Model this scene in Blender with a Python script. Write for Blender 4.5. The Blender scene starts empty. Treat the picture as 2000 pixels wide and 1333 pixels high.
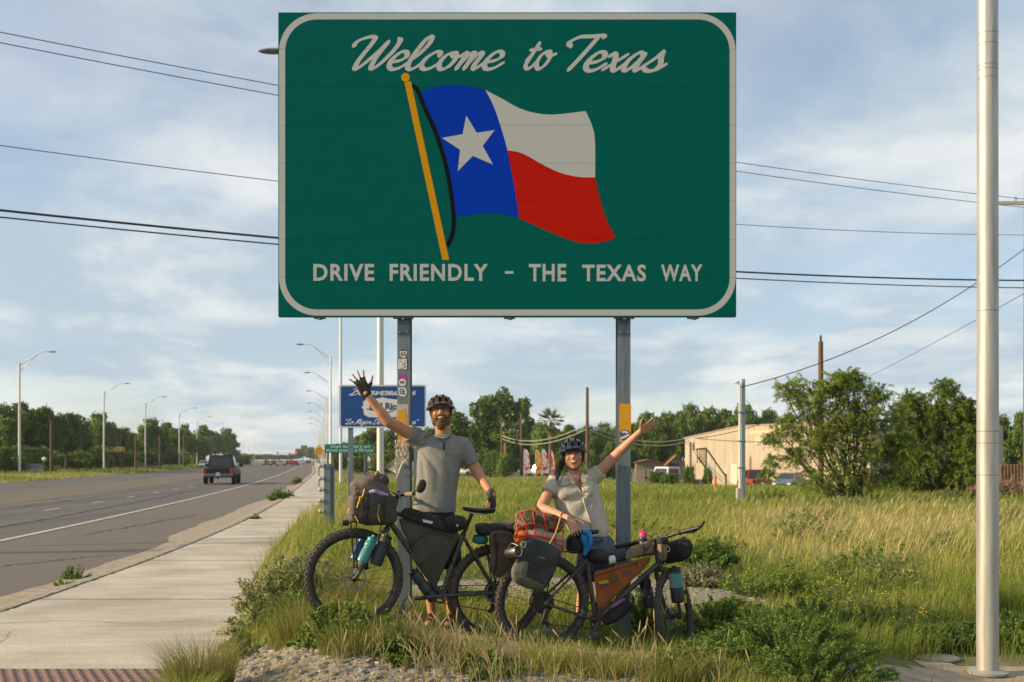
import bpy, bmesh, math, random
import numpy as np
from mathutils import Vector, Matrix, noise as mnoise
random.seed(7); RNG = np.random.default_rng(11)
scene = bpy.context.scene
COL = scene.collection
R = math.radians
# ------------------------------------------------------------------ camera
F = 2200.0; CAMZ = 1.62; HY = 898.0          # focal length and horizon for the 2000 px wide photograph
cd = bpy.data.cameras.new('camera'); cam = bpy.data.objects.new('camera', cd); COL.objects.link(cam)
cam.location = (0, 0, CAMZ); cam.rotation_euler = (R(90), 0, 0)
cd.sensor_width = 36; cd.lens = F/2000*36; cd.shift_y = (HY-666.5)/2000
cd.clip_start = .1; cd.clip_end = 6000
cd.dof.use_dof = True; cd.dof.focus_distance = 8.7; cd.dof.aperture_fstop = 4.0
scene.camera = cam
# ------------------------------------------------------------------ light
SUN_E, SUN_A = 22.0, -10.0                    # elevation; degrees behind (minus: in front of) the sign's plane, from the left
sd = bpy.data.lights.new('sun', 'SUN'); sun = bpy.data.objects.new('sun', sd); COL.objects.link(sun)
sd.energy = 4.5; sd.angle = R(1.2); sd.color = (1, .77, .48)
ldir = Vector((math.cos(R(SUN_E))*math.cos(R(SUN_A)), -math.cos(R(SUN_E))*math.sin(R(SUN_A)), -math.sin(R(SUN_E))))
sun.rotation_euler = ldir.to_track_quat('-Z', 'Y').to_euler(); sun.location = (-20, 10, 20)
w = bpy.data.worlds.new('World'); scene.world = w; w.use_nodes = True
nt = w.node_tree; N = nt.nodes; L = nt.links
for n in list(N): N.remove(n)
def nd(t, **k):
    n = N.new(t)
    for a, b in k.items(): setattr(n, a, b)
    return n
out = nd('ShaderNodeOutputWorld'); bg = nd('ShaderNodeBackground'); bg.inputs[1].default_value = .100
sky = nd('ShaderNodeTexSky', sky_type='NISHITA', sun_disc=False)
sky.sun_elevation = R(SUN_E); sky.sun_rotation = R(-90+SUN_A); sky.air_density = 1.0; sky.dust_density = .5; sky.ozone_density = 3.0
tc = nd('ShaderNodeTexCoord'); sp = nd('ShaderNodeSeparateXYZ'); L.new(tc.outputs['Generated'], sp.inputs[0])
def mth(op, a, b=None):
    n = nd('ShaderNodeMath', operation=op)
    for i, q in enumerate((a, b)):
        if q is None: continue
        if isinstance(q, (int, float)): n.inputs[i].default_value = q
        else: L.new(q, n.inputs[i])
    return n.outputs[0]
zz = mth('ADD', mth('MAXIMUM', sp.outputs[2], 0.0), .16)
cb = nd('ShaderNodeCombineXYZ'); L.new(mth('DIVIDE', sp.outputs[0], zz), cb.inputs[0]); L.new(mth('DIVIDE', sp.outputs[1], zz), cb.inputs[1])
def wnoise(scale, det, off, rough=.55, sc=(1, 1, 1)):
    mp = nd('ShaderNodeMapping'); mp.inputs[1].default_value = off; mp.inputs[3].default_value = sc; L.new(cb.outputs[0], mp.inputs[0])
    n = nd('ShaderNodeTexNoise'); n.inputs['Scale'].default_value = scale; n.inputs['Detail'].default_value = det; n.inputs['Roughness'].default_value = rough
    n.inputs['Distortion'].default_value = .3
    L.new(mp.outputs[0], n.inputs['Vector']); return n.outputs[0]
def wramp(inp, stops):
    r = nd('ShaderNodeValToRGB'); L.new(inp, r.inputs[0]); e = r.color_ramp.elements
    r.color_ramp.interpolation = 'EASE'
    while len(e) < len(stops): e.new(.5)
    for i, (p, c) in enumerate(stops): e[i].position = p; e[i].color = (*c, 1) if len(c) == 3 else c
    return r.outputs[0]
def wmix(f, a, b):
    m = nd('ShaderNodeMix', data_type='RGBA'); L.new(f, m.inputs[0])
    for i, q in ((6, a), (7, b)):
        if isinstance(q, tuple): m.inputs[i].default_value = (*q, 1)
        else: L.new(q, m.inputs[i])
    return m.outputs[2]
cover = wramp(wnoise(1.15, 8, (3.1, 1.7, 0), .56, (1, .8, 1)), [(.36, (0, 0, 0)), (.56, (1, 1, 1))])
lightc = wramp(wnoise(1.6, 8, (9.2, 4.4, 2), .56, (1, .8, 1)), [(.40, (0, 0, 0)), (.64, (1, 1, 1))])
hs = nd('ShaderNodeHueSaturation'); hs.inputs['Saturation'].default_value = .78; hs.inputs['Value'].default_value = 1.0; L.new(sky.outputs[0], hs.inputs['Color'])
cloudcol = wmix(lightc, (3.15, 3.85, 4.45), (5.5, 5.65, 5.55))
skyc = wmix(mth('ADD', mth('MULTIPLY', cover, .62), .33), hs.outputs[0], cloudcol)
L.new(skyc, bg.inputs[0]); L.new(bg.outputs[0], out.inputs[0])
scene.view_settings.view_transform = 'Standard'; scene.view_settings.look = 'None'
scene.view_settings.exposure = 0.68; scene.view_settings.gamma = 1
scene.render.resolution_x = 1024; scene.render.resolution_y = 682

# ------------------------------------------------------------------ helpers
def W(px, py, d): return Vector(((px-1000)/F*d, d, CAMZ+(HY-py)/F*d))
def hermite(xs, ys):
    xs = np.array(xs, float); ys = np.array(ys, float); m = np.gradient(ys, xs)
    def f(x):
        x = np.asarray(x, float); i = np.clip(np.searchsorted(xs, x)-1, 0, len(xs)-2)
        h = xs[i+1]-xs[i]; t = (x-xs[i])/h
        return (2*t**3-3*t**2+1)*ys[i]+(t**3-2*t**2+t)*h*m[i]+(-2*t**3+3*t**2)*ys[i+1]+(t**3-t**2)*h*m[i+1]
    return f
x_edge = hermite([-60, 0, 10, 22.6, 40.5, 66, 127, 200, 400, 900, 1600], [-3.4, -8.1, -9.0, -10.2, -12.4, -16.0, -26, -38.8, -74, -162, -285])
_xcl = hermite([-60, 0, 11.2, 16.6, 21.6, 37.5, 56.9, 90, 127], [-2.5, -4.5, -5.05, -5.42, -5.9, -7.9, -10.9, -16.2, -22.2])
def x_walk_l(d):
    d = np.asarray(d, float); return np.where(d < 127, _xcl(np.minimum(d, 127)), x_edge(d)+3.8)
_ww = hermite([-60, 0, 7, 9.7, 14, 21.6, 40, 3000], [2.9, 2.8, 2.72, 2.6, 2.0, 1.5, 1.5, 1.5])
def x_walk_r(d): return x_walk_l(d)+_ww(d)
def x_road_l(d): return x_edge(d)-17.0
def smooth(a, b, x): t = np.clip((x-a)/(b-a), 0, 1); return t*t*(3-2*t)
def vnoise(x, y, s, seed=0):
    x = np.asarray(x, float)/s+seed*17.3; y = np.asarray(y, float)/s+seed*7.7
    xi = np.floor(x).astype(np.int64); yi = np.floor(y).astype(np.int64); fx = x-xi; fy = y-yi
    def hsh(a, b):
        n = (a*374761393+b*668265263+seed*974711) & 0x7fffffff; n = ((n ^ (n >> 13))*1274126177) & 0x7fffffff
        return ((n ^ (n >> 16)) & 0xffff)/65535.0
    u = fx*fx*(3-2*fx); v = fy*fy*(3-2*fy)
    return (hsh(xi, yi)*(1-u)+hsh(xi+1, yi)*u)*(1-v)+(hsh(xi, yi+1)*(1-u)+hsh(xi+1, yi+1)*u)*v
def gz(x, y):
    x = np.asarray(x, float); y = np.asarray(y, float)
    z = .20+.17*np.exp(-((x+1.3)/1.0)**2-((y-8.6)/1.5)**2)+.05*np.exp(-((x-.3)/1.1)**2-((y-8.4)/1.2)**2)
    z = z-.15*np.exp(-((x-1.35)/.55)**2-((y-8.95)/.55)**2)-.05*np.exp(-((x-.4)/.5)**2-((y-8.7)/.5)**2)
    z = z-.12*smooth(2.2, 3.3, x)*smooth(11, 9, y)
    z = z+(vnoise(x, y, 1.1, 3)-.5)*.03+(vnoise(x, y, 9, 5)-.5)*.12*smooth(12, 22, y)
    z = z-.75*smooth(42, 140, y)-.95*smooth(48, 118, y)*smooth(.06, .16, x/np.maximum(y, 1))
    xr = x_walk_r(y); z = .06+(z-.06)*np.where(y < 40, smooth(-.05, .55+.6*smooth(9.2, 8.2, y), x-xr), smooth(-.05, 6, x-xr))
    xl = x_road_l(y)
    left = .02+.10*smooth(0, 6, xl-x)+.25*(vnoise(x, y, 14, 9)-.5)*smooth(3, 12, xl-x)
    z = np.where(x < xr-.04, -.10, z); z = np.where(x < xl-.1, left, z)
    return z
def g(x, y): return float(gz(x, y))

ORI = {}
def link(o): COL.objects.link(o); return o
def tag(o, label=None, cat=None, group=None, kind=None):
    if label: o['label'] = label
    if cat: o['category'] = cat
    if group: o['group'] = group
    if kind: o['kind'] = kind
    return o
def thing(name, label, cat, loc, group=None):
    o = bpy.data.objects.new(name, None); link(o); o.location = loc; o.empty_display_size = .1
    ORI[o.name] = Vector(loc); return tag(o, label, cat, group)
def basis(z, xh=(1, 0, 0)):
    z = Vector(z).normalized(); x = Vector(xh)
    if abs(x.normalized().dot(z)) > .98: x = Vector((0, 1, 0)) if abs(z.y) < .9 else Vector((0, 0, 1))
    y = z.cross(x).normalized(); x = y.cross(z).normalized()
    return Matrix((x, y, z)).transposed()
def spline(pts, n=6, closed=False):
    P = [Vector(p) for p in pts]; o = []
    m = len(P); rng = range(m if closed else m-1)
    for i in rng:
        if closed: a, b, c, d = P[(i-1) % m], P[i], P[(i+1) % m], P[(i+2) % m]
        else: a, b, c, d = P[max(i-1, 0)], P[i], P[i+1], P[min(i+2, m-1)]
        for k in range(n):
            t = k/n
            o.append(.5*((2*b)+(-a+c)*t+(2*a-5*b+4*c-d)*t*t+(-a+3*b-3*c+d)*t**3))
    if not closed: o.append(P[-1])
    return o
class MB:
    def __init__(s): s.v = []; s.f = []; s.m = []
    def add(s, vs, fs, mi=0):
        b = len(s.v); s.v.extend(Vector(q) for q in vs)
        for q in fs: s.f.append(tuple(i+b for i in q)); s.m.append(mi)
        return s
    def box(s, c, size, rot=None, mi=0, bev=0):
        x, y, z = [q/2 for q in size]; c = Vector(c)
        if bev:
            b = bev; vs = []
            for sz in (-1, 1):
                for (ex, ey, ez) in (((x, y-b, z-b)), ((x-b, y, z-b)), ((x-b, y-b, z))):
                    for sx, sy in ((-1, -1), (1, -1), (1, 1), (-1, 1)): vs.append((sx*ex, sy*ey, sz*ez))
            bm = bmesh.new()
            for q in vs: bm.verts.new(q)
            bmesh.ops.convex_hull(bm, input=bm.verts[:]); bm.verts.index_update()
            VV = [v.co.copy() for v in bm.verts]; FF = [[v.index for v in f.verts] for f in bm.faces]; bm.free()
        else:
            VV = [Vector(q) for q in ((-x, -y, -z), (x, -y, -z), (x, y, -z), (-x, y, -z), (-x, -y, z), (x, -y, z), (x, y, z), (-x, y, z))]
            FF = [(0, 3, 2, 1), (4, 5, 6, 7), (0, 1, 5, 4), (1, 2, 6, 5), (2, 3, 7, 6), (3, 0, 4, 7)]
        return s.add([c+(rot @ q if rot else q) for q in VV], FF, mi)
    def tube(s, path, r, n=8, cap=True, mi=0, closed=False, flat=1.0, up=(0, 0, 1)):
        P = [Vector(p) for p in path]; m = len(P); rr = r if isinstance(r, (list, tuple)) else [r]*m
        if len(rr) != m:
            rr = list(np.interp(np.linspace(0, 1, m), np.linspace(0, 1, len(rr)), rr))
        vs = []; fs = []; px = None
        for i, p in enumerate(P):
            if closed: t = P[(i+1) % m]-P[(i-1) % m]
            else: t = P[min(i+1, m-1)]-P[max(i-1, 0)]
            if t.length < 1e-9: t = Vector((0, 0, 1))
            t.normalize()
            if px is None:
                px = Vector(up).cross(t)
                if px.length < .05: px = Vector((1, 0, 0)).cross(t)
            px = (px-t*px.dot(t))
            if px.length < 1e-6: px = Vector((0, 1, 0)).cross(t)
            px.normalize(); py = t.cross(px)
            for k in range(n):
                a = 2*math.pi*k/n; vs.append(p+px*(math.cos(a)*rr[i])+py*(math.sin(a)*rr[i]*flat))
        for i in range(m if closed else m-1):
            j = (i+1) % m
            for k in range(n): fs.append((i*n+k, i*n+(k+1) % n, j*n+(k+1) % n, j*n+k))
        if cap and not closed: fs.append(tuple(range(n-1, -1, -1))); fs.append(tuple((m-1)*n+k for k in range(n)))
        return s.add(vs, fs, mi)
    def lathe(s, prof, o=(0, 0, 0), ax=(0, 0, 1), n=16, mi=0, sx=1.0, cap=True):
        B = basis(ax); o = Vector(o); vs = []; fs = []; m = len(prof)
        for (r, z) in prof:
            for k in range(n): a = 2*math.pi*k/n; vs.append(o+B @ Vector((r*math.cos(a)*sx, r*math.sin(a), z)))
        for i in range(m-1):
            for k in range(n): fs.append((i*n+k, i*n+(k+1) % n, (i+1)*n+(k+1) % n, (i+1)*n+k))
        if cap:
            if prof[0][0] > 1e-5: fs.append(tuple(range(n-1, -1, -1)))
            if prof[-1][0] > 1e-5: fs.append(tuple((m-1)*n+k for k in range(n)))
        return s.add(vs, fs, mi)
    def sph(s, c, r, rot=None, nu=12, nv=8, mi=0, e=1.0):
        c = Vector(c); r = (r, r, r) if isinstance(r, (int, float)) else r; vs = []; fs = []
        def pw(v): return math.copysign(abs(v)**e, v)
        for i in range(nv+1):
            ph = -math.pi/2+math.pi*i/nv
            for k in range(nu):
                th = 2*math.pi*k/nu
                q = Vector((r[0]*pw(math.cos(ph))*pw(math.cos(th)), r[1]*pw(math.cos(ph))*pw(math.sin(th)), r[2]*pw(math.sin(ph))))
                vs.append(c+(rot @ q if rot else q))
        for i in range(nv):
            for k in range(nu): fs.append((i*nu+k, i*nu+(k+1) % nu, (i+1)*nu+(k+1) % nu, (i+1)*nu+k))
        return s.add(vs, fs, mi)
    def cap(s, a, b, ra, rb, n=10, mi=0, flat=1.0, up=(0, 0, 1)):     # tapered limb with round ends
        a = Vector(a); b = Vector(b); d = (b-a); l = d.length; d = d/l; pts = []; rs = []
        for t in (90, 60, 30): pts.append(a-d*ra*math.sin(R(t))); rs.append(max(ra*math.cos(R(t)), 1e-3))
        for k in range(5): pts.append(a+d*l*k/4); rs.append(ra+(rb-ra)*k/4)
        for t in (30, 60, 90): pts.append(b+d*rb*math.sin(R(t))); rs.append(max(rb*math.cos(R(t)), 1e-3))
        return s.tube(pts, rs, n=n, mi=mi, flat=flat, up=up)
    def loft(s, rings, mi=0, cap=True):
        n = len(rings[0]); vs = [q for r in rings for q in r]; fs = []
        for i in range(len(rings)-1):
            for k in range(n): fs.append((i*n+k, i*n+(k+1) % n, (i+1)*n+(k+1) % n, (i+1)*n+k))
        if cap: fs.append(tuple(range(n-1, -1, -1))); fs.append(tuple((len(rings)-1)*n+k for k in range(n)))
        return s.add(vs, fs, mi)
    def prism(s, poly, fn, t0, t1, mi=0):                             # poly of 2D points, fn(u,v,t) -> 3D
        n = len(poly); vs = [fn(u, v, t0) for u, v in poly]+[fn(u, v, t1) for u, v in poly]
        fs = [tuple(range(n)), tuple(range(2*n-1, n-1, -1))]+[(i, i+n, (i+1) % n+n, (i+1) % n) for i in range(n)]
        return s.add(vs, fs, mi)
    def build(s, name, mats, parent=None, smooth=40, loc=None):
        me = bpy.data.meshes.new(name); o0 = ORI[parent.name] if parent is not None else Vector(loc if loc is not None else (0, 0, 0))
        me.from_pydata([tuple(v-o0) for v in s.v], [], s.f)
        if not isinstance(mats, (list, tuple)): mats = [mats]
        for q in mats: me.materials.append(q)
        if len(mats) > 1: me.polygons.foreach_set('material_index', s.m)
        bm = bmesh.new(); bm.from_mesh(me); bmesh.ops.recalc_face_normals(bm, faces=bm.faces[:]); bm.to_mesh(me); bm.free()
        if smooth: me.shade_smooth(); me.set_sharp_from_angle(angle=R(smooth))
        o = bpy.data.objects.new(name, me); link(o); ORI[o.name] = o0
        if parent is not None: o.parent = parent
        else: o.location = o0
        return o
def remeshed(mb, voxel, name, mats, parent, smooth_it=4, fn=None, keep=None):
    me = bpy.data.meshes.new('t'); me.from_pydata([tuple(v) for v in mb.v], [], mb.f)
    bm = bmesh.new(); bm.from_mesh(me); bmesh.ops.recalc_face_normals(bm, faces=bm.faces[:]); bm.to_mesh(me); bm.free()
    o = bpy.data.objects.new('t', me); link(o)
    m = o.modifiers.new('r', 'REMESH'); m.mode = 'VOXEL'; m.voxel_size = voxel
    if smooth_it: q = o.modifiers.new('s', 'SMOOTH'); q.factor = .5; q.iterations = smooth_it
    dg = bpy.context.evaluated_depsgraph_get(); ev = o.evaluated_get(dg); m2 = bpy.data.meshes.new_from_object(ev)
    bpy.data.objects.remove(o); bpy.data.meshes.remove(me)
    out = MB(); out.v = [v.co.copy() for v in m2.vertices]; nrm = [v.normal.copy() for v in m2.vertices]
    if fn: out.v = [fn(v, n) for v, n in zip(out.v, nrm)]
    for p in m2.polygons:
        if keep and not keep(p.center, p.normal): continue
        out.f.append(tuple(p.vertices)); out.m.append(0)
    bpy.data.meshes.remove(m2)
    return out.build(name, mats, parent, smooth=80)
def copy_tree(o, parent=None, loc=None, rz=None, sc=None, label=None):
    c = o.copy(); link(c); c.parent = parent
    if loc is not None: c.location = loc
    if rz is not None: c.rotation_euler = (0, 0, rz)
    if sc is not None: c.scale = sc if isinstance(sc, (tuple, list)) else (sc, sc, sc)
    if label: c['label'] = label
    for ch in list(o.children): copy_tree(ch, c)
    return c
# ------------------------------------------------------------------ materials
MATS = {}
def mat(name, c, rough=.7, metal=0.0, c2=None, scale=8.0, det=4.0, bump=0.0, bscale=None, spec=.4, trans=0.0, stretch=None, c3=None, emit=None, contrast=(.38, .62), alpha=None, coat=0.0):
    if name in MATS: return MATS[name]
    m = bpy.data.materials.new(name); m.use_nodes = True; t = m.node_tree; b = t.nodes['Principled BSDF']
    b.inputs['Base Color'].default_value = (*c, 1); b.inputs['Roughness'].default_value = rough; b.inputs['Metallic'].default_value = metal
    b.inputs['Specular IOR Level'].default_value = spec
    if coat: b.inputs['Coat Weight'].default_value = coat
    if emit: b.inputs['Emission Color'].default_value = (*emit[0], 1); b.inputs['Emission Strength'].default_value = emit[1]
    if alpha: b.inputs['Alpha'].default_value = alpha
    if c2 or bump:
        tcn = t.nodes.new('ShaderNodeTexCoord'); mp = t.nodes.new('ShaderNodeMapping'); t.links.new(tcn.outputs['Object'], mp.inputs[0])
        if stretch: mp.inputs[3].default_value = stretch
    if c2:
        n = t.nodes.new('ShaderNodeTexNoise'); n.inputs['Scale'].default_value = scale; n.inputs['Detail'].default_value = det; n.inputs['Roughness'].default_value = .6
        t.links.new(mp.outputs[0], n.inputs['Vector'])
        r = t.nodes.new('ShaderNodeValToRGB'); t.links.new(n.outputs[0], r.inputs[0]); e = r.color_ramp.elements
        e[0].position, e[1].position = contrast; e[0].color = (*c, 1); e[1].color = (*c2, 1)
        if c3: q = e.new((contrast[0]+contrast[1])/2); q.color = (*c3, 1)
        t.links.new(r.outputs[0], b.inputs['Base Color'])
    if bump:
        n2 = t.nodes.new('ShaderNodeTexNoise'); n2.inputs['Scale'].default_value = bscale or scale*3; n2.inputs['Detail'].default_value = 5
        t.links.new(mp.outputs[0], n2.inputs['Vector']); bp = t.nodes.new('ShaderNodeBump'); bp.inputs['Strength'].default_value = bump; bp.inputs['Distance'].default_value = .02
        t.links.new(n2.outputs[0], bp.inputs['Height']); t.links.new(bp.outputs[0], b.inputs['Normal'])
    if trans:
        tr = t.nodes.new('ShaderNodeBsdfTranslucent'); mx = t.nodes.new('ShaderNodeMixShader'); mx.inputs[0].default_value = trans
        src = b.inputs['Base Color'].links[0].from_socket if b.inputs['Base Color'].links else None
        if src: t.links.new(src, tr.inputs[0])
        else: tr.inputs[0].default_value = (*c, 1)
        o = t.nodes['Material Output']; t.links.new(b.outputs[0], mx.inputs[1]); t.links.new(tr.outputs[0], mx.inputs[2]); t.links.new(mx.outputs[0], o.inputs[0])
    MATS[name] = m; return m
def leafmat(name, stops, rough=.6, trans=.35, patch=None):
    """colour by the per-leaf attribute rnd; optional patches of another ramp by world position"""
    if name in MATS: return MATS[name]
    m = bpy.data.materials.new(name); m.use_nodes = True; t = m.node_tree; b = t.nodes['Principled BSDF']
    b.inputs['Roughness'].default_value = rough; b.inputs['Specular IOR Level'].default_value = .25
    a = t.nodes.new('ShaderNodeAttribute'); a.attribute_name = 'rnd'
    r = t.nodes.new('ShaderNodeValToRGB'); t.links.new(a.outputs['Fac'], r.inputs[0]); e = r.color_ramp.elements
    while len(e) < len(stops): e.new(.5)
    for i, (p, c) in enumerate(stops): e[i].position = p; e[i].color = (*c, 1)
    oi = t.nodes.new('ShaderNodeObjectInfo'); hsv = t.nodes.new('ShaderNodeHueSaturation'); t.links.new(r.outputs[0], hsv.inputs['Color'])
    mr = t.nodes.new('ShaderNodeMapRange'); mr.inputs[3].default_value = .8; mr.inputs[4].default_value = 1.2; t.links.new(oi.outputs['Random'], mr.inputs[0]); t.links.new(mr.outputs[0], hsv.inputs['Value'])
    t.links.new(hsv.outputs[0], b.inputs['Base Color'])
    tr = t.nodes.new('ShaderNodeBsdfTranslucent'); mx = t.nodes.new('ShaderNodeMixShader'); mx.inputs[0].default_value = trans
    t.links.new(hsv.outputs[0], tr.inputs[0]); o = t.nodes['Material Output']
    t.links.new(b.outputs[0], mx.inputs[1]); t.links.new(tr.outputs[0], mx.inputs[2]); t.links.new(mx.outputs[0], o.inputs[0])
    MATS[name] = m; return m
def raw_mesh(name, verts, faces3, mats, rnd=None, parent=None, loc=(0, 0, 0), smooth=False):
    """numpy triangles/quads -> object"""
    me = bpy.data.meshes.new(name); nv = len(verts); k = faces3.shape[1]; nf = len(faces3)
    me.vertices.add(nv); me.vertices.foreach_set('co', (np.asarray(verts, np.float32)-np.asarray(loc, np.float32)).ravel())
    me.loops.add(nf*k); me.loops.foreach_set('vertex_index', faces3.astype(np.int32).ravel())
    me.polygons.add(nf); me.polygons.foreach_set('loop_start', np.arange(0, nf*k, k, dtype=np.int32))
    if rnd is not None:
        at = me.attributes.new('rnd', 'FLOAT', 'POINT'); at.data.foreach_set('value', np.asarray(rnd, np.float32))
    for q in (mats if isinstance(mats, (list, tuple)) else [mats]): me.materials.append(q)
    me.update(calc_edges=True)
    if smooth: me.shade_smooth()
    o = bpy.data.objects.new(name, me); link(o); ORI[o.name] = Vector(loc)
    if parent is not None: o.parent = parent
    else: o.location = loc
    return o
STEEL = mat('galvanised steel', (.30, .34, .36), .5, .35, c2=(.22, .26, .29), scale=30, stretch=(1, 1, .15))
STEELD = mat('weathered grey steel', (.17, .21, .235), .6, .2, c2=(.12, .15, .175), scale=25, stretch=(1, 1, .1))
POLEM = mat('light pole paint', (.62, .62, .58), .45, .3, c2=(.54, .54, .5), scale=20, stretch=(1, 1, .2))
BLACK = mat('black plastic', (.012, .012, .013), .45)
RUBBER = mat('dusty rubber', (.042, .038, .032), .85, c2=(.085, .073, .058), scale=40, bump=.1)
WOODP = mat('creosoted wood', (.16, .095, .055), .9, c2=(.09, .055, .035), scale=20, stretch=(1, 1, .06), bump=.2)
CONC = mat('old concrete', (.36, .33, .28), .9, c2=(.28, .25, .21), scale=20, bump=.2)
CHROME = mat('bare metal', (.6, .58, .54), .3, 1.0)
# ------------------------------------------------------------------ setting
def road_mats():
    m = bpy.data.materials.new('asphalt'); m.use_nodes = True; t = m.node_tree; b = t.nodes['Principled BSDF']; b.inputs['Roughness'].default_value = .85
    tc = t.nodes.new('ShaderNodeTexCoord'); n1 = t.nodes.new('ShaderNodeTexNoise'); n1.inputs['Scale'].default_value = 45; n1.inputs['Detail'].default_value = 3
    n2 = t.nodes.new('ShaderNodeTexNoise'); n2.inputs['Scale'].default_value = .5; n2.inputs['Detail'].default_value = 5
    mp = t.nodes.new('ShaderNodeMapping'); mp.inputs[3].default_value = (1.6, .06, 1); t.links.new(tc.outputs['Object'], mp.inputs[0]); t.links.new(mp.outputs[0], n2.inputs[0]); t.links.new(tc.outputs['Object'], n1.inputs[0])
    r1 = t.nodes.new('ShaderNodeValToRGB'); e = r1.color_ramp.elements; e[0].position = .35; e[1].position = .7; e[0].color = (.055, .053, .052, 1); e[1].color = (.125, .117, .108, 1)
    r2 = t.nodes.new('ShaderNodeValToRGB'); e = r2.color_ramp.elements; e[0].position = .35; e[1].position = .65; e[0].color = (.66, .67, .70, 1); e[1].color = (1.2, 1.13, 1.05, 1)
    mx = t.nodes.new('ShaderNodeMix'); mx.data_type = 'RGBA'; mx.blend_type = 'MULTIPLY'; mx.inputs[0].default_value = 1
    t.links.new(n1.outputs[0], r1.inputs[0]); t.links.new(n2.outputs[0], r2.inputs[0]); t.links.new(r1.outputs[0], mx.inputs[6]); t.links.new(r2.outputs[0], mx.inputs[7]); t.links.new(mx.outputs[2], b.inputs['Base Color'])
    bp = t.nodes.new('ShaderNodeBump'); bp.inputs['Strength'].default_value = .4; bp.inputs['Distance'].default_value = .01; t.links.new(n1.outputs[0], bp.inputs['Height']); t.links.new(bp.outputs[0], b.inputs['Normal'])
    return m
ASPH = road_mats()
ASPH2 = mat('old shoulder asphalt', (.10, .086, .075), .9, c2=(.155, .134, .115), scale=55, bump=.5, bscale=90)
SEAM = mat('worn turn lane asphalt', (.10, .085, .07), .9, c2=(.135, .115, .092), scale=30, bump=.3)
def concrete_mat():
    m = bpy.data.materials.new('sidewalk concrete'); m.use_nodes = True; t = m.node_tree; b = t.nodes['Principled BSDF']; b.inputs['Roughness'].default_value = .9
    tc = t.nodes.new('ShaderNodeTexCoord'); mp = t.nodes.new('ShaderNodeMapping'); mp.inputs[3].default_value = (.8, 4.2, 1); t.links.new(tc.outputs['Object'], mp.inputs[0])
    n1 = t.nodes.new('ShaderNodeTexNoise'); n1.inputs['Scale'].default_value = 1.3; n1.inputs['Detail'].default_value = 7; n1.inputs['Roughness'].default_value = .65; t.links.new(mp.outputs[0], n1.inputs[0])
    n2 = t.nodes.new('ShaderNodeTexNoise'); n2.inputs['Scale'].default_value = 60; n2.inputs['Detail'].default_value = 4; t.links.new(tc.outputs['Object'], n2.inputs[0])
    n3 = t.nodes.new('ShaderNodeTexNoise'); n3.inputs['Scale'].default_value = .8; n3.inputs['Detail'].default_value = 5; t.links.new(tc.outputs['Object'], n3.inputs[0])
    def ramp(n, stops):
        r = t.nodes.new('ShaderNodeValToRGB'); e = r.color_ramp.elements
        for i, (p, c) in enumerate(stops): e[i].position = p; e[i].color = (*c, 1)
        t.links.new(n.outputs[0], r.inputs[0]); return r.outputs[0]
    def mul(a, c):
        mx = t.nodes.new('ShaderNodeMix'); mx.data_type = 'RGBA'; mx.blend_type = 'MULTIPLY'; mx.inputs[0].default_value = 1; t.links.new(a, mx.inputs[6]); t.links.new(c, mx.inputs[7]); return mx.outputs[2]
    c = mul(ramp(n1, [(.28, (.39, .355, .295)), (.66, (.51, .465, .39))]), ramp(n2, [(.3, (.72, .70, .67)), (.6, (1.05, 1.05, 1.05))]))
    c = mul(c, ramp(n3, [(.38, (.76, .75, .72)), (.6, (1.02, 1.02, 1.02))])); t.links.new(c, b.inputs['Base Color'])
    bp = t.nodes.new('ShaderNodeBump'); bp.inputs['Strength'].default_value = .3; bp.inputs['Distance'].default_value = .01; t.links.new(n1.outputs[0], bp.inputs['Height'])
    bp2 = t.nodes.new('ShaderNodeBump'); bp2.inputs['Strength'].default_value = .5; bp2.inputs['Distance'].default_value = .006; t.links.new(n2.outputs[0], bp2.inputs['Height']); t.links.new(bp.outputs[0], bp2.inputs['Normal'])
    t.links.new(bp2.outputs[0], b.inputs['Normal']); return m
SIDEW = concrete_mat()
CURBM = mat('dirty kerb concrete', (.17, .15, .12), .95, c2=(.29, .26, .21), scale=9, bump=.4, bscale=40)
SAND = mat('road edge sand', (.33, .28, .21), .95, c2=(.24, .20, .15), scale=6, bump=.4, bscale=60)
WHITEP = mat('worn white road paint', (.52, .48, .41), .8, c2=(.36, .33, .28), scale=18)
YELP = mat('worn yellow road paint', (.34, .21, .06), .8, c2=(.2, .15, .09), scale=10)
GROUND = mat('grassy soil', (.085, .085, .028), .95, c2=(.17, .15, .075), scale=1.6, det=8, bump=.6, bscale=14, c3=(.11, .12, .04))
def grid_axis(fine0, fine1, step, lo, hi, gr=1.16):
    a = list(np.arange(fine0, fine1+1e-6, step)); s = step; x = a[-1]
    while x < hi: s *= gr; x += s; a.append(x)
    s = step; x = a[0]
    while x > lo: s *= gr; x -= s; a.insert(0, x)
    return np.array(a)
# ground: one sheet to the horizon (rows follow the walk so its steps stay crisp)
ys = grid_axis(4, 22, .16, -60, 2600, 1.07); us = grid_axis(-.3, 8, .16, -1500, 1700, 1.10)
extra = []
U, Y = np.meshgrid(us, ys); X = U+x_walk_r(Y)
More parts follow.
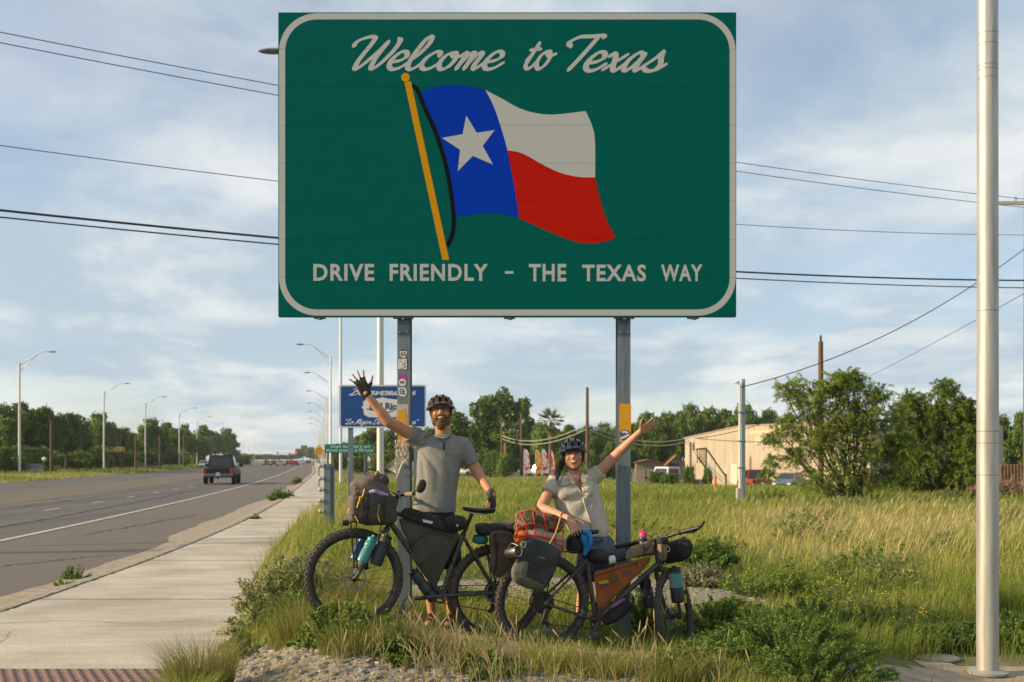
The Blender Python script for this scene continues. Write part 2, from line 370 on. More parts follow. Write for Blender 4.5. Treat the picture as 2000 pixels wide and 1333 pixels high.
# snap a column onto the far road edge
Z = gz(X, Y); inroad = (X < x_walk_r(Y)-.04) & (X > x_road_l(Y)-.1); Z[inroad] = -.10
v = np.stack([X, Y, Z], -1).reshape(-1, 3); nx = len(us); ny = len(ys)
i = (np.arange(ny-1)[:, None]*nx+np.arange(nx-1)[None]).ravel(); fc = np.stack([i, i+1, i+nx+1, i+nx], 1)
tag(raw_mesh('ground', v, fc, GROUND, smooth=True), kind='structure')
def strip(name, dl, fl, fr, z, m, kind='structure', parent=None, thick=None, zl=None):
    mb = MB(); dl = np.asarray(dl, float); a = fl(dl); b = fr(dl); n = len(dl)
    vs = [(a[k], dl[k], z) for k in range(n)]+[(b[k], dl[k], z) for k in range(n)]
    fs = [(k, n+k, n+k+1, k+1) for k in range(n-1)]
    if thick:
        vs += [(a[k], dl[k], z-thick) for k in range(n)]+[(b[k], dl[k], z-thick) for k in range(n)]
        fs += [(k, k+1, 2*n+k+1, 2*n+k) for k in range(n-1)]+[(n+k+1, n+k, 3*n+k, 3*n+k+1) for k in range(n-1)]
        fs += [(n, 0, 2*n, 3*n), (n-1, 2*n-1, 4*n-1, 3*n-1)]
    mb.add(vs, fs); o = mb.build(name, m, parent, smooth=30)
    if kind: o['kind'] = kind
    return o
DR = np.concatenate([np.arange(-50, 130, 3.0), np.arange(130, 400, 10), np.arange(400, 1500, 60)])
tag(strip('road', DR, lambda d: x_road_l(d)-.3, lambda d: x_walk_l(d)-.30, 0.0, ASPH), kind='structure')
strip('road_shoulder', DR, lambda d: x_edge(d)+.25, lambda d: x_walk_l(d)-.40, .004, ASPH2)
strip('turn_lane', DR, lambda d: x_edge(d)-9.6, lambda d: x_edge(d)-6.2, .004, SEAM)
strip('edge_line', DR, lambda d: x_edge(d)-.08, lambda d: x_edge(d)+.08, .008, WHITEP)
strip('centre_line', DR, lambda d: x_edge(d)-6.2, lambda d: x_edge(d)-6.05, .009, YELP)
strip('far_centre_line', DR, lambda d: x_edge(d)-9.75, lambda d: x_edge(d)-9.6, .009, YELP)
lane = bpy.data.objects.new('lane_line', None); link(lane); lane['kind'] = 'structure'; ORI[lane.name] = Vector((0, 0, 0))
for k in range(22):
    d0 = 16.8+6.25*k
    strip('lane_dash', np.linspace(d0, d0+1.7, 4), lambda d: x_edge(d)-3.06, lambda d: x_edge(d)-2.94, .008, WHITEP, kind=None, parent=lane)
# road edge sand, ragged
mb = MB(); dl = np.arange(6, 70, .35); a = x_walk_l(dl)-.46-.35*vnoise(dl, dl*0, 2.3, 2)-.5*vnoise(dl, dl*0, 7.0, 4)**2-.08*vnoise(dl, dl*0, .5, 3); b = x_walk_l(dl)-.36
n = len(dl); mb.add([(a[k], dl[k], .008) for k in range(n)]+[(b[k], dl[k], .016) for k in range(n)], [(k, n+k, n+k+1, k+1) for k in range(n-1)])
tag(mb.build('sand_edge', SAND), kind='structure')
# kerb: low mountable kerb with a broken back edge
mb = MB(); dl = np.concatenate([np.arange(2, 60, .25), np.arange(60, 300, 4)]); rings = []
for d in dl:
    xb = float(x_walk_l(d))-.012-.035*float(vnoise(d, 0, .6, 6)); xf = float(x_walk_l(d))-.46-.02*float(vnoise(d, 0, 1.3, 8)); zt = .092+.012*float(vnoise(d, 0, .8, 12))
    rings.append([Vector((xf, d, -.05)), Vector((xf, d, .012)), Vector((xf+.12, d, .045)), Vector((xf+.22, d, zt-.02)), Vector((xf+.28, d, zt)), Vector((xb-.02, d, zt)), Vector((xb, d, zt-.03)), Vector((xb, d, -.05))])
mb.loft(rings); tag(mb.build('kerb', CURBM, smooth=30), kind='structure')
walk = bpy.data.objects.new('sidewalk', None); link(walk); walk['kind'] = 'structure'; ORI[walk.name] = Vector((0, 0, 0))
bounds = [8.06, 12.1, 16.75, 21.4]+[21.4+4.65*k for k in range(1, 12)]
for a0, b0 in zip(bounds[:-1], bounds[1:]):
    strip('slab', np.linspace(a0+.02, b0-.02, 34), lambda d: x_walk_l(d)+.022+.03*vnoise(d, d*0, .7, 21), lambda d: x_walk_r(d), .12, SIDEW, kind=None, parent=walk, thick=.16)
strip('slab', np.concatenate([np.arange(bounds[-1]+.012, 130, 4), np.arange(130, 600, 25)]), lambda d: x_walk_l(d)+.022+.03*vnoise(d, d*0, .7, 21), lambda d: x_walk_r(d), .12, SIDEW, kind=None, parent=walk, thick=.16)
strip('slab', np.linspace(2.0, 6.85, 10), lambda d: x_walk_l(d)+.022+.03*vnoise(d, d*0, .7, 21), lambda d: x_walk_r(d), .12, SIDEW, kind=None, parent=walk, thick=.16)
strip('joint_fill', np.concatenate([np.arange(2, 130, 3.)]), lambda d: x_walk_l(d)-.02, lambda d: x_walk_r(d)-.04, .07, mat('dark joint dirt', (.02, .017, .013), .95), kind=None, parent=walk)
# tactile paving plate with domes
TACT = mat('faded brick red tactile plate', (.17, .10, .095), .85, c2=(.24, .155, .135), scale=14, bump=.2)
tp = thing('tactile_plate', 'faded brick red tactile paving plate with raised domes across the concrete sidewalk', 'tactile paving', (-3.6, 7.45, .12))
strip('plate', np.linspace(6.87, 8.045, 6), lambda d: x_walk_l(d)+.03, lambda d: x_walk_r(d)-.02, .124, TACT, kind=None, parent=tp, thick=.15)
dm = None
for r_ in range(7):
    for c_ in range(24):
        x = -4.25+.078*c_+(.039 if r_ % 2 else 0); y = 7.99-.078*r_
        if x > x_walk_r(y)-.05: continue
        if dm is None:
            q = MB(); q.lathe([(.024, 0), (.022, .006), (.015, .011), (0.0, .0125)], (x, y, .124), n=10); dm = q.build('dome', TACT, tp); dm0 = Vector((x, y, 0)); continue
        o = dm.copy(); link(o); o.parent = tp; o.location = Vector((x, y, 0))-dm0
# gravel path and dirt
GRAV = mat('pale gravel', (.30, .26, .21), .95, c2=(.10, .085, .068), scale=34, det=6, bump=1.0, bscale=45, c3=(.27, .235, .19))
DIRT = mat('pale packed dirt', (.36, .29, .21), .95, c2=(.24, .19, .135), scale=5, det=8, bump=.5, bscale=40)
def patch(name, poly, m, dz=.006, step=.14, seed=1, rag=.25):
    P = np.array([(p.x, p.y) for p in spline([(a, b, 0) for a, b in poly], 6, True)])
    xs = np.arange(P[:, 0].min()-.3, P[:, 0].max()+.3, step); ys_ = np.arange(P[:, 1].min()-.3, P[:, 1].max()+.3, step)
    XX, YY = np.meshgrid(xs, ys_); jx = (vnoise(XX, YY, .5, seed)-.5)*rag*2; jy = (vnoise(XX, YY, .5, seed+5)-.5)*rag*2
    ins = inpoly(XX+jx, YY+jy, P); ZZ = gz(XX, YY)+dz; nx_ = len(xs)
    idx = np.arange(XX.size).reshape(XX.shape); c = ins[:-1, :-1] & ins[1:, :-1] & ins[:-1, 1:] & ins[1:, 1:]
    fq = np.stack([idx[:-1, :-1][c], idx[:-1, 1:][c], idx[1:, 1:][c], idx[1:, :-1][c]], 1)
    o = raw_mesh(name, np.stack([XX, YY, ZZ], -1).reshape(-1, 3), fq, m, smooth=True); o['kind'] = 'structure'; return P
def inpoly(x, y, P):
    ins = np.zeros(np.shape(x), bool); j = len(P)-1
    for i in range(len(P)):
        xi, yi = P[i]; xj, yj = P[j]
        c = ((yi > y) != (yj > y)) & (x < (xj-xi)*(y-yi)/((yj-yi)+1e-12)+xi); ins ^= c; j = i
    return ins
PATHP = patch('gravel_path', [(-1.6, 11.6), (.2, 11.0), (1.2, 10.4), (2.15, 10.35), (2.55, 11.2), (2.4, 12.4), (1.6, 13.6), (.4, 13.4), (-1.4, 12.7)], GRAV, seed=3)
BEDP = patch('gravel_bed', [(-2.35, 8.6), (-1.75, 8.75), (-1.3, 8.3), (-.7, 7.75), (.3, 7.35), (.9, 7.2), (1.0, 6.2), (-.6, 5.9), (-2.1, 6.3), (-2.3, 7.4)], GRAV, seed=7)
DIRTP = patch('dirt_track', [(2.25, 7.6), (2.6, 8.25), (3.2, 8.55), (4.2, 8.6), (6.0, 8.9), (9, 9.2), (9, 7.2), (6, 6.5), (3.4, 6.4), (2.3, 6.7)], DIRT, seed=9)
BAREP = patch('bare_dirt', [(-.95, 8.9), (-.2, 8.75), (.4, 8.45), (1.1, 8.5), (1.6, 8.3), (1.7, 7.75), (.8, 7.65), (0, 7.6), (-.6, 7.95), (-1.0, 8.3)], mat('grey brown bare soil', (.22, .18, .13), .95, c2=(.30, .25, .185), scale=9, bump=.6, bscale=50), dz=.009, seed=13, rag=.6)
def stone_mesh(seed):
    rs = random.Random(seed); bm = bmesh.new(); bmesh.ops.create_icosphere(bm, subdivisions=1, radius=1)
    for v in bm.verts:
        q = v.co.copy(); k = .75+.5*rs.random(); v.co = Vector((q.x*1.2*k, q.y*.9*k, q.z*.5*k))
    me = bpy.data.meshes.new('stone'); bm.to_mesh(me); bm.free(); return me
STM = [mat('stone pale', (.31, .285, .245), .95, c2=(.22, .20, .17), scale=3), mat('stone grey', (.20, .19, .17), .95, c2=(.13, .122, .11), scale=3), mat('stone tan', (.27, .22, .165), .95, c2=(.25, .20, .14), scale=3)]
SMESH = []
for k in range(9):
    me = stone_mesh(k); me.materials.append(STM[k % 3]); SMESH.append(me)
bed = bpy.data.objects['gravel_bed']
def scatter_stones(P, n, lo, hi, seed):
    rs = np.random.default_rng(seed); x0, y0 = P.min(0); x1, y1 = P.max(0); o = []
    while len(o) < n:
        x = rs.uniform(x0, x1); y = rs.uniform(y0, y1)
        if inpoly(np.array([x]), np.array([y]), P)[0]: o.append((x, y, lo+(hi-lo)*rs.random()**3.2))
    return o
st = sorted(scatter_stones(BEDP, 5200, .007, .046, 5), key=lambda q: -q[2]/q[1])
big = [q for q in st if -1000 < 0 and q[1] > 6.8][:300]; bigs = set(big)
for (x, y, r_) in big:
    o = bpy.data.objects.new('stone', random.choice(SMESH)); link(o); o.parent = bed; o.location = (x, y, g(x, y)+r_*.12); o.scale = (r_, r_*random.uniform(.7, 1.2), r_*random.uniform(.7, 1.1)); o.rotation_euler = (random.uniform(-.4, .4), random.uniform(-.4, .4), random.uniform(0, 6.28))
def stone_stuff(name, lst, m, parent=None):
    ms = []
    for k in range(6):
        me = SMESH[k]; ms.append((np.array([v.co[:] for v in me.vertices]), np.array([p.vertices[:] for p in me.polygons])))
    V = []; Fc = []; b0 = 0; rn = []
    for (x, y, r_) in lst:
        vv, ff = random.choice(ms); a = random.uniform(0, 6.28); c, s = math.cos(a), math.sin(a)
        q = vv @ np.array([[c, s, 0], [-s, c, 0], [0, 0, 1]])*r_+np.array([x, y, g(x, y)+r_*.12]); V.append(q); Fc.append(ff+b0); b0 += len(vv); rn.append(np.full(len(vv), random.random()))
    o = raw_mesh(name, np.concatenate(V), np.concatenate(Fc), m, np.concatenate(rn), parent=parent); o['kind'] = 'stuff'; return o
STV = leafmat('mixed gravel', [(0, (.11, .10, .085)), (.5, (.21, .19, .16)), (.85, (.31, .28, .235)), (1, (.42, .39, .34))], .95, 0.0)
stone_stuff('gravel', [q for q in st if q not in bigs], STV, bed)
stone_stuff('gravel', scatter_stones(PATHP, 1500, .012, .035, 8), STV, bpy.data.objects['gravel_path'])
stone_stuff('gravel', scatter_stones(BAREP, 420, .006, .022, 9), STV, bpy.data.objects['bare_dirt'])
stone_stuff('gravel', scatter_stones(DIRTP, 500, .005, .018, 10), STV, bpy.data.objects['dirt_track'])
# ------------------------------------------------------------------ lettering
GL = {  # brush script: strokes of upright points, advance; sheared later
'e': ([[(.02, .42), (.40, .50), (.62, .72), (.52, .98), (.28, .98), (.08, .62), (.08, .25), (.28, .02), (.58, .10), (.86, .42)]], .80),
'l': ([[(.00, .40), (.30, .85), (.50, 1.45), (.46, 1.85), (.28, 1.75), (.14, 1.1), (.08, .35), (.22, .02), (.45, .10), (.68, .42)]], .62),
'c': ([[(.60, .74), (.58, .95), (.36, .98), (.10, .65), (.06, .25), (.26, .02), (.54, .10), (.80, .42)]], .74),
'o': ([[(.44, .98), (.16, .80), (.05, .38), (.22, .02), (.50, .14), (.64, .58), (.50, .96), (.42, .82), (.62, .70), (.92, .84)]], .84),
'm': ([[(-.04, .72), (.10, .95), (.16, .80), (.06, .0)], [(.08, .25), (.30, .85), (.46, .95), (.48, .75), (.40, .0)], [(.42, .25), (.64, .85), (.80, .95), (.84, .75), (.76, .25), (.86, .02), (1.16, .42)]], 1.12),
'n': ([[(-.04, .72), (.10, .95), (.16, .80), (.06, .0)], [(.08, .25), (.30, .85), (.46, .95), (.50, .75), (.42, .25), (.52, .02), (.80, .42)]], .78),
't': ([[(.0, .40), (.26, 1.0), (.34, 1.45)], [(.34, 1.45), (.14, .55), (.08, .2), (.22, .02), (.42, .10), (.60, .40)], [(-.02, 1.02), (.56, 1.10)]], .58),
'x': ([[(.0, .75), (.14, .95), (.28, .75), (.40, .2), (.56, .02), (.82, .40)], [(.74, .92), (.40, .5), (.02, .04)]], .80),
'a': ([[(.58, .86), (.36, .99), (.10, .62), (.06, .2), (.20, .02), (.44, .35), (.64, .95)], [(.64, .95), (.54, .30), (.62, .02), (.92, .42)]], .88),
's': ([[(-.04, .30), (.26, .70), (.44, 1.08)], [(.44, 1.08), (.46, .75), (.58, .35), (.44, .05), (.16, .02), (.02, .16)], [(.44, .05), (.60, .12), (.84, .40)]], .74),
'W': ([[(-.50, 1.30), (-.42, 1.62), (-.05, 1.84), (.22, 1.82), (.24, 1.5), (.06, .5), (.12, .02), (.36, .30), (.70, 1.0), (.92, 1.62)], [(.92, 1.62), (.74, .6), (.80, .04), (1.06, .30), (1.34, 1.05), (1.40, 1.60), (1.30, 1.75)]], 1.42),
'T': ([[(-.22, 1.32), (-.34, 1.55), (-.05, 1.82), (.40, 1.86), (.88, 1.90), (.92, 1.78)], [(.72, 1.86), (.48, .9), (.22, .02)]], .78),
'B': ([[(-.2, 1.5), (.1, 1.85), (.7, 1.85), (.85, 1.5), (.4, 1.02)], [(.4, 1.02), (.85, .8), (.75, .2), (.2, .0), (-.15, .25)], [(.40, 1.8), (.25, .9), (.1, .05)]], 1.05),
'i': ([[(.0, .40), (.22, .95), (.12, .3), (.22, .02), (.50, .40)], [(.26, 1.30), (.30, 1.36)]], .46),
'v': ([[(-.04, .72), (.12, .95), (.20, .6), (.22, .05), (.50, .45), (.62, .95), (.86, .85)]], .80),
'd': ([[(.58, .86), (.36, .99), (.10, .62), (.06, .2), (.20, .02), (.44, .35), (.74, 1.8)], [(.74, 1.8), (.54, .30), (.62, .02), (.92, .42)]], .88),
'L': ([[(.75, 1.5), (.55, 1.85), (.35, 1.5), (.30, .6), (.0, .05), (-.1, .2), (.3, .12), (.7, .02), (1.0, .35)]], 1.0),
'M': ([[(-.2, .1), (.1, .1), (.4, 1.85), (.5, .3)], [(.5, .3), (1.0, 1.85), (1.05, .2), (1.3, .3)]], 1.32),
'j': ([[(.0, .40), (.26, .95), (.1, -.2), (-.2, -.6), (-.3, -.3), (.45, .40)], [(.30, 1.30), (.34, 1.36)]], .46),
'r': ([[(.0, .40), (.18, .98), (.24, .82), (.50, .88), (.40, .25), (.50, .02), (.76, .42)]], .70),
'D': ([[(.4, 1.8), (.25, .8), (.05, .1), (.5, .0), (1.0, .5), (1.0, 1.4), (.5, 1.85), (-.1, 1.5)]], 1.2),
'F': ([[(-.22, 1.32), (-.30, 1.6), (.1, 1.82), (.9, 1.86)], [(.55, 1.82), (.40, .9), (.1, .02), (-.15, .2)], [(.15, .95), (.65, 1.0)]], .9),
'"': ([[(.05, 1.7), (.0, 1.35)], [(.3, 1.7), (.25, 1.35)]], .5), ' ': ([], .55), '-': ([[(.05, .5), (.5, .5)]], .6)}
def script_polys(word, wd=.20, shear=.42, nib=35):
    """-> list of ribbons, each (left points, right points) in script units"""
    x = 0; o = []; nb = Vector((math.cos(R(nib)), math.sin(R(nib)), 0))
    for ch in word:
        st_, adv = GL[ch]
        for s_ in st_:
            P = spline([(a+b*shear+x, b, 0) for a, b in s_], 7); l = []; r = []; m = len(P)
            for k, p in enumerate(P):
                t = (P[min(k+1, m-1)]-P[max(k-1, 0)]).normalized(); nn = Vector((-t.y, t.x, 0))
                ww = wd*(.45+.55*abs(nn.dot(nb)))*(.62 if k in (0, m-1) else 1)*.5
                l.append(p+nn*ww); r.append(p-nn*ww)
            o.append((l, r))
        x += adv
    return o
def fit_box(pts, box):
    x0 = min(p[0] for p in pts); x1 = max(p[0] for p in pts); y0 = min(p[1] for p in pts); y1 = max(p[1] for p in pts); bx0, by0, bx1, by1 = box
    return lambda p: (bx0+(p[0]-x0)/(x1-x0)*(bx1-bx0), by1-(p[1]-y0)/(y1-y0)*(by1-by0))
def script_mesh(word, box, fn, depth0, wd=.2):
    """box in photo px; fn(px,py,depth)->3D; every stroke sits a hair in front of the last"""
    rb = script_polys(word, wd); allp = [p for l, r in rb for p in l+r]; ft = fit_box(allp, box); mb = MB()
    for k, (l, r) in enumerate(rb):
        dpt = depth0+.0012*(k % 2)+.00008*k; n = len(l)
        vs = [fn(*ft(p), dpt+.0012*q/n) for q, p in enumerate(l)]+[fn(*ft(p), dpt+.0012*q/n) for q, p in enumerate(r)]
        mb.add(vs, [(q, q+1, n+q+1, n+q) for q in range(n-1)])
        for end in (0, n-1):                                     # rounded brush ends
            a = Vector(vs[end]); b = Vector(vs[n+end]); c = (a+b)/2; rad = (a-b)/2; ax = Vector((0, -1, 0)); nb_ = []
            for q in range(10): nb_.append(c+Matrix.Rotation(2*math.pi*q/10, 3, ax) @ rad+Vector((0, -.00012, 0)))
            mb.add(nb_, [tuple(range(10))])
    return mb
def text_geo(s, off=0.0, spacing=1.0):
    c = bpy.data.curves.new('t', 'FONT'); c.body = s; c.offset = off; c.space_character = spacing; c.resolution_u = 3
    o = bpy.data.objects.new('t', c); link(o); dg = bpy.context.evaluated_depsgraph_get(); me = bpy.data.meshes.new_from_object(o.evaluated_get(dg))
    vs = [v.co.copy() for v in me.vertices]; fs = [tuple(p.vertices) for p in me.polygons]
    bpy.data.objects.remove(o); bpy.data.curves.remove(c); bpy.data.meshes.remove(me); return vs, fs
def text_mesh(s, box, fn, depth, off=0.0, spacing=1.0):
    vs, fs = text_geo(s, off, spacing); ft = fit_box(vs, box); mb = MB(); mb.add([fn(*ft(p), depth) for p in vs], fs); return mb
def rrect(x0, y0, x1, y1, r, n=8):
    o = []
    for cx, cy, a0 in ((x1-r, y0+r, -90), (x1-r, y1-r, 0), (x0+r, y1-r, 90), (x0+r, y0+r, 180)):
        for k in range(n+1): a = R(a0+90*k/n); o.append((cx+r*math.cos(a), cy+r*math.sin(a)))
    return o
# ------------------------------------------------------------------ the big welcome sign
SD = 9.0; K = SD/F
def S(px, py, dep=0.0): return Vector(((px-1000)*K, SD-dep*.4, CAMZ+(HY-py)*K))
TEAL = mat('sign green sheeting', (.0, .098, .083), .8, c2=(.0, .090, .076), scale=6, spec=.04)
SWHITE = mat('sign white sheeting', (.43, .445, .44), .7, c2=(.40, .415, .41), scale=60, spec=.1)
SBLUE = mat('sign blue sheeting', (.001, .036, .40), .8, spec=.04); SRED = mat('sign red sheeting', (.42, .010, .003), .8, spec=.04); SYEL = mat('sign amber sheeting', (.52, .25, .003), .7, spec=.1); SBLK = mat('sign black sheeting', (.002, .004, .006), .7, spec=.1)
ws = thing('welcome_sign', 'huge green state welcome sign with waving flag on two steel posts', 'sign', (0, SD, g(.1, SD)))
yj = [24.5]+[96+74.4*k for k in range(7)]+[619.0]
for a0, b0 in zip(yj[:-1], yj[1:]):
    mb = MB(); x0, x1 = 543.5, 1438.0; c = (S(x0, a0)+S(x1, b0))/2; mb.box((c.x, SD+.03, c.z), ((x1-x0)*K, .06, (b0-a0)*K-.0012)); mb.build('panel', TEAL, ws)
def cut(mb):
    bm = bmesh.new(); vv = [bm.verts.new(v) for v in mb.v]
    for f in mb.f:
        try: bm.faces.new([vv[q] for q in f])
        except ValueError: pass
    for y in yj[1:-1]:
        for e in (-.0008, .0008):
            bmesh.ops.bisect_plane(bm, geom=bm.verts[:]+bm.edges[:]+bm.faces[:], plane_co=(0, 0, S(0, y).z+e), plane_no=(0, 0, 1))
        z = S(0, y).z; dl = [f for f in bm.faces if abs(f.calc_center_median().z-z) < .0008]; bmesh.ops.delete(bm, geom=dl, context='FACES')
    bm.verts.index_update(); o = MB(); o.v = [v.co.copy() for v in bm.verts]; o.f = [tuple(v.index for v in f.verts) for f in bm.faces]; o.m = [0]*len(o.f); bm.free(); return o
def flat(pts, dep, name, m, parent, spl=0):
    mb = MB(); mb.add([S(x, y, dep) for x, y in pts], [tuple(range(len(pts)))]); return cut(mb).build(name, m, parent, smooth=0)
# border ring
mb = MB(); A = rrect(545, 26.5, 1437, 617, 74, 12); B = rrect(557, 38.5, 1425, 605, 62, 12); n = len(A)
mb.add([S(x, y, .002) for x, y in A]+[S(x, y, .002) for x, y in B], [(i, (i+1) % n, (i+1) % n+n, i+n) for i in range(n)]); cut(mb).build('border', SWHITE, ws, smooth=0)
for word, box in (('Welcome', (687, 68, 987, 140)), ('to', (1022, 82, 1088, 139)), ('Texas', (1106, 66, 1304, 143))):
    cut(script_mesh(word, box, S, .002, .275)).build('script_lettering', SWHITE, ws, smooth=0)
for word, box in (('DRIVE', (612, 516, 731, 549)), ('FRIENDLY', (761, 516, 953, 549)), ('-', (986, 530, 1003, 535)), ('THE', (1033, 516, 1106, 550)), ('TEXAS', (1137, 517, 1262, 550)), ('WAY', (1291, 517, 1372, 550))):
    cut(text_mesh(word, box, S, .002, off=.028, spacing=1.12)).build('lettering', SWHITE, ws, smooth=0)
def sp2(pts, n=6): return [(p.x, p.y) for p in spline([(a, b, 0) for a, b in pts], n)]
top = sp2([(820, 180), (850, 170), (887, 166.5), (920, 169), (948, 176)]); rt = sp2([(948, 176), (965, 210), (980, 254), (991, 294), (1003, 355), (1014.5, 427)]); bt = sp2([(1014.5, 427), (980, 419), (940, 418), (890, 424)]); lf = sp2([(890, 424), (885, 380), (868, 300), (845, 235), (820, 180)])
flag = flat(top[:-1]+rt[:-1]+bt[:-1]+lf[:-1], .0022, 'flag_blue_field', SBLUE, ws)
mid = sp2([(991, 294), (1020, 300), (1060, 322), (1095, 338), (1130, 346), (1162.5, 347)])
flat(sp2([(948, 176), (980, 193), (1015, 212), (1050, 222), (1085, 224), (1144, 217.5)])[:-1]+sp2([(1144, 217.5), (1156, 245), (1162, 275), (1162.5, 347)])[:-1]+mid[::-1][:-1]+sp2([(991, 294), (980, 254), (965, 210), (948, 176)])[:-1], .0022, 'flag_white_stripe', SWHITE, ws)
flat(mid[:-1]+sp2([(1162.5, 347), (1172, 390), (1185, 430), (1203, 464)])[:-1]+sp2([(1203, 464), (1180, 473), (1145, 476), (1110, 468), (1070, 452), (1014.5, 427)])[:-1]+sp2([(1014.5, 427), (1003, 355), (991, 294)])[:-1], .0022, 'flag_red_stripe', SRED, ws)
flat([(910.7, 226), (931, 260), (966, 254.5), (943, 285.6), (963, 322), (923.7, 305), (894, 335), (898.7, 293), (863, 270), (903.5, 262.6)], .0034, 'star', SWHITE, flag)
fp = flat([(790, 161), (802.5, 159), (877.5, 508), (864, 508)], .0030, 'flag_staff', SYEL, ws)
flat([(792+8.5*math.cos(q*.3142), 151.5+8.5*math.sin(q*.3142)) for q in range(20)], .0034, 'staff_knob', SYEL, fp)
cordp = spline([(804, 168, 0), (815, 176, 0), (828, 208, 0), (848, 252, 0), (868, 312, 0), (880, 372, 0), (886, 424, 0), (884, 456, 0), (873, 482, 0)], 6); l = []; r = []
for k, p in enumerate(cordp):
    t = (cordp[min(k+1, len(cordp)-1)]-cordp[max(k-1, 0)]).normalized(); nn = Vector((-t.y, t.x, 0)); wv = 4.3; l.append(p+nn*wv); r.append(p-nn*wv)
mb = MB(); n = len(l); mb.add([S(p.x, p.y, .0026) for p in l+r], [(q, q+1, n+q+1, n+q) for q in range(n-1)]); cut(mb).build('flag_cord', SBLK, ws, smooth=0)
# posts: wide flange steel beams
def ibeam(px, base, name='post'):
    x = (px-1000)*K; zt = S(0, 100).z; zb = base-.05; mb = MB(); h = zt-zb; zc = (zt+zb)/2; y0 = SD+.066
    mb.box((x, y0+.005, zc), (.104, .010, h)); mb.box((x, y0+.085, zc), (.007, .15, h)); mb.box((x, y0+.165, zc), (.104, .010, h))
    p = mb.build(name, STEELD, ws, smooth=0)
    mb = MB(); zp = S(0, 636).z; mb.box((x, y0-.004, zp), (.098, .008, .11), bev=.002); mb.build('splice_plate', STEELD, p)
    for sx in (-1, 1):
        for q in (612+10, 612+28):
            mb = MB(); mb.lathe([(.011, 0), (.011, .008), (.008, .012)], (x+sx*.03, y0-.008, S(0, q+8).z), (0, -1, 0), n=6); mb.build('bolt', STEELD, p)
    mb = MB(); mb.box((x, y0+.085, base+.02), (.17, .26, .025)); mb.build('foot_plate', STEELD, p)
    for sx in (-1, 1):
        mb = MB(); mb.lathe([(.014, 0), (.014, .03), (.01, .035)], (x+sx*.066, y0-.02, base+.032), n=6); mb.build('anchor_bolt', mat('rusty bolt', (.33, .24, .15), .8, .3), p)
    return p, x, y0
PL, xl_, y0_ = ibeam(787, g((787-1000)*K, SD)); PR, xr_, _ = ibeam(1220.5, g((1220.5-1000)*K, SD))
for px in (623, 787, 995, 1220, 1355):
    mb = MB(); c = S(px, 620.5); mb.box((c.x, SD+.03, c.z), (.09 if px not in (787, 1220) else .16, .05, .012)); mb.lathe([(.02, 0), (.02, .012)], (c.x+.005, SD+.02, c.z-.016), n=8); mb.build('clamp', mat('rusty clamp', (.12, .09, .07), .7, .3), ws)
def onpost(px, py, dep=0.0): k2 = (y0_)/F; return Vector(((px-1000)*k2, y0_-dep, CAMZ+(HY-py)*k2))
def decal(pts, m, name, parent, dep=.0015):
    mb = MB(); mb.add([onpost(x, y, dep) for x, y in pts], [tuple(range(len(pts)))]); return mb.build(name, m, parent, smooth=0)
def circ(cx, cy, r_, n=18, a0=0, a1=360): return [(cx+r_*math.cos(R(a0+(a1-a0)*q/n)), cy+r_*math.sin(R(a0+(a1-a0)*q/n))) for q in range(n)]
DW = mat('sticker white', (.62, .62, .6), .5); DK = mat('sticker black', (.02, .02, .022), .5); DPINK = mat('sticker magenta', (.45, .03, .25), .5); DBL = mat('sticker blue', (.06, .07, .25), .5)
REFL = mat('amber reflective tape', (.68, .33, .008), .5, c2=(.60, .29, .01), scale=30)
s = decal([(781.5, 683), (794.5, 683), (795, 690), (793.5, 696), (788, 700.5), (782.5, 696), (781, 690)], DW, 'route_sticker', PL); decal([(782, 682.6), (794, 682.6), (794.4, 686), (781.6, 686)], DBL, 'sticker_band', s, .002)
text_mesh('65', (783, 687.5, 793, 695.5), onpost, .0022, .02).build('sticker_number', DK, s, smooth=0)
s = decal([(776, 700), (796, 700), (796, 723), (776, 723)], DK, 'map_sticker', PL); decal([(777.2, 701.2), (794.8, 701.2), (794.8, 721.8), (777.2, 721.8)], DW, 'sticker_face', s, .002)
rs = random.Random(4); mb = MB()
for k in range(16):
    x = rs.uniform(778, 791); y = 702.5+k*1.15; ww = rs.uniform(1.5, 5); q = rs.uniform(-.6, .6); mb.add([onpost(x, y, .0024+.0001*k), onpost(min(x+ww, 794), y+q, .0024+.0001*k), onpost(min(x+ww, 794), y+q+.7, .0024+.0001*k), onpost(x, y+.8, .0024+.0001*k)], [(0, 1, 2, 3)])
mb.build('sticker_print', DK, s, smooth=0)
s = decal(circ(786.5, 739.5, 8), DPINK, 'round_pink_sticker', PL)
s = decal(circ(786, 747.5, 7.4), DW, 'round_white_sticker', PL, .0022); mb = MB()
for k in range(4): x = 781.8+2.2*k; mb.add([onpost(x, 744.5, .003), onpost(x+1.3, 744.5, .003), onpost(x+1.3, 749.5, .003), onpost(x, 749.5, .003)], [(0, 1, 2, 3)])
mb.build('sticker_print', DK, s, smooth=0)
s = decal([(777.5, 757), (785, 758), (790, 756.5), (793.5, 761), (795, 767), (792.5, 773), (788, 775.5), (779, 772), (778.5, 765)], DW, 'torn_sticker', PL); mb = MB()
for k, (x, y, a, b) in enumerate([(781, 760, 8, 1.4), (781, 760, 1.4, 10), (784.5, 763, 1.4, 8), (788, 761, 1.4, 9), (784, 769, 7, 1.4), (786, 765, 5, 1.3)]): mb.add([onpost(x, y, .0022+.0001*k), onpost(x+a, y, .0022+.0001*k), onpost(x+a, y+b, .0022+.0001*k), onpost(x, y+b, .0022+.0001*k)], [(0, 1, 2, 3)])
mb.build('sticker_print', DK, s, smooth=0)
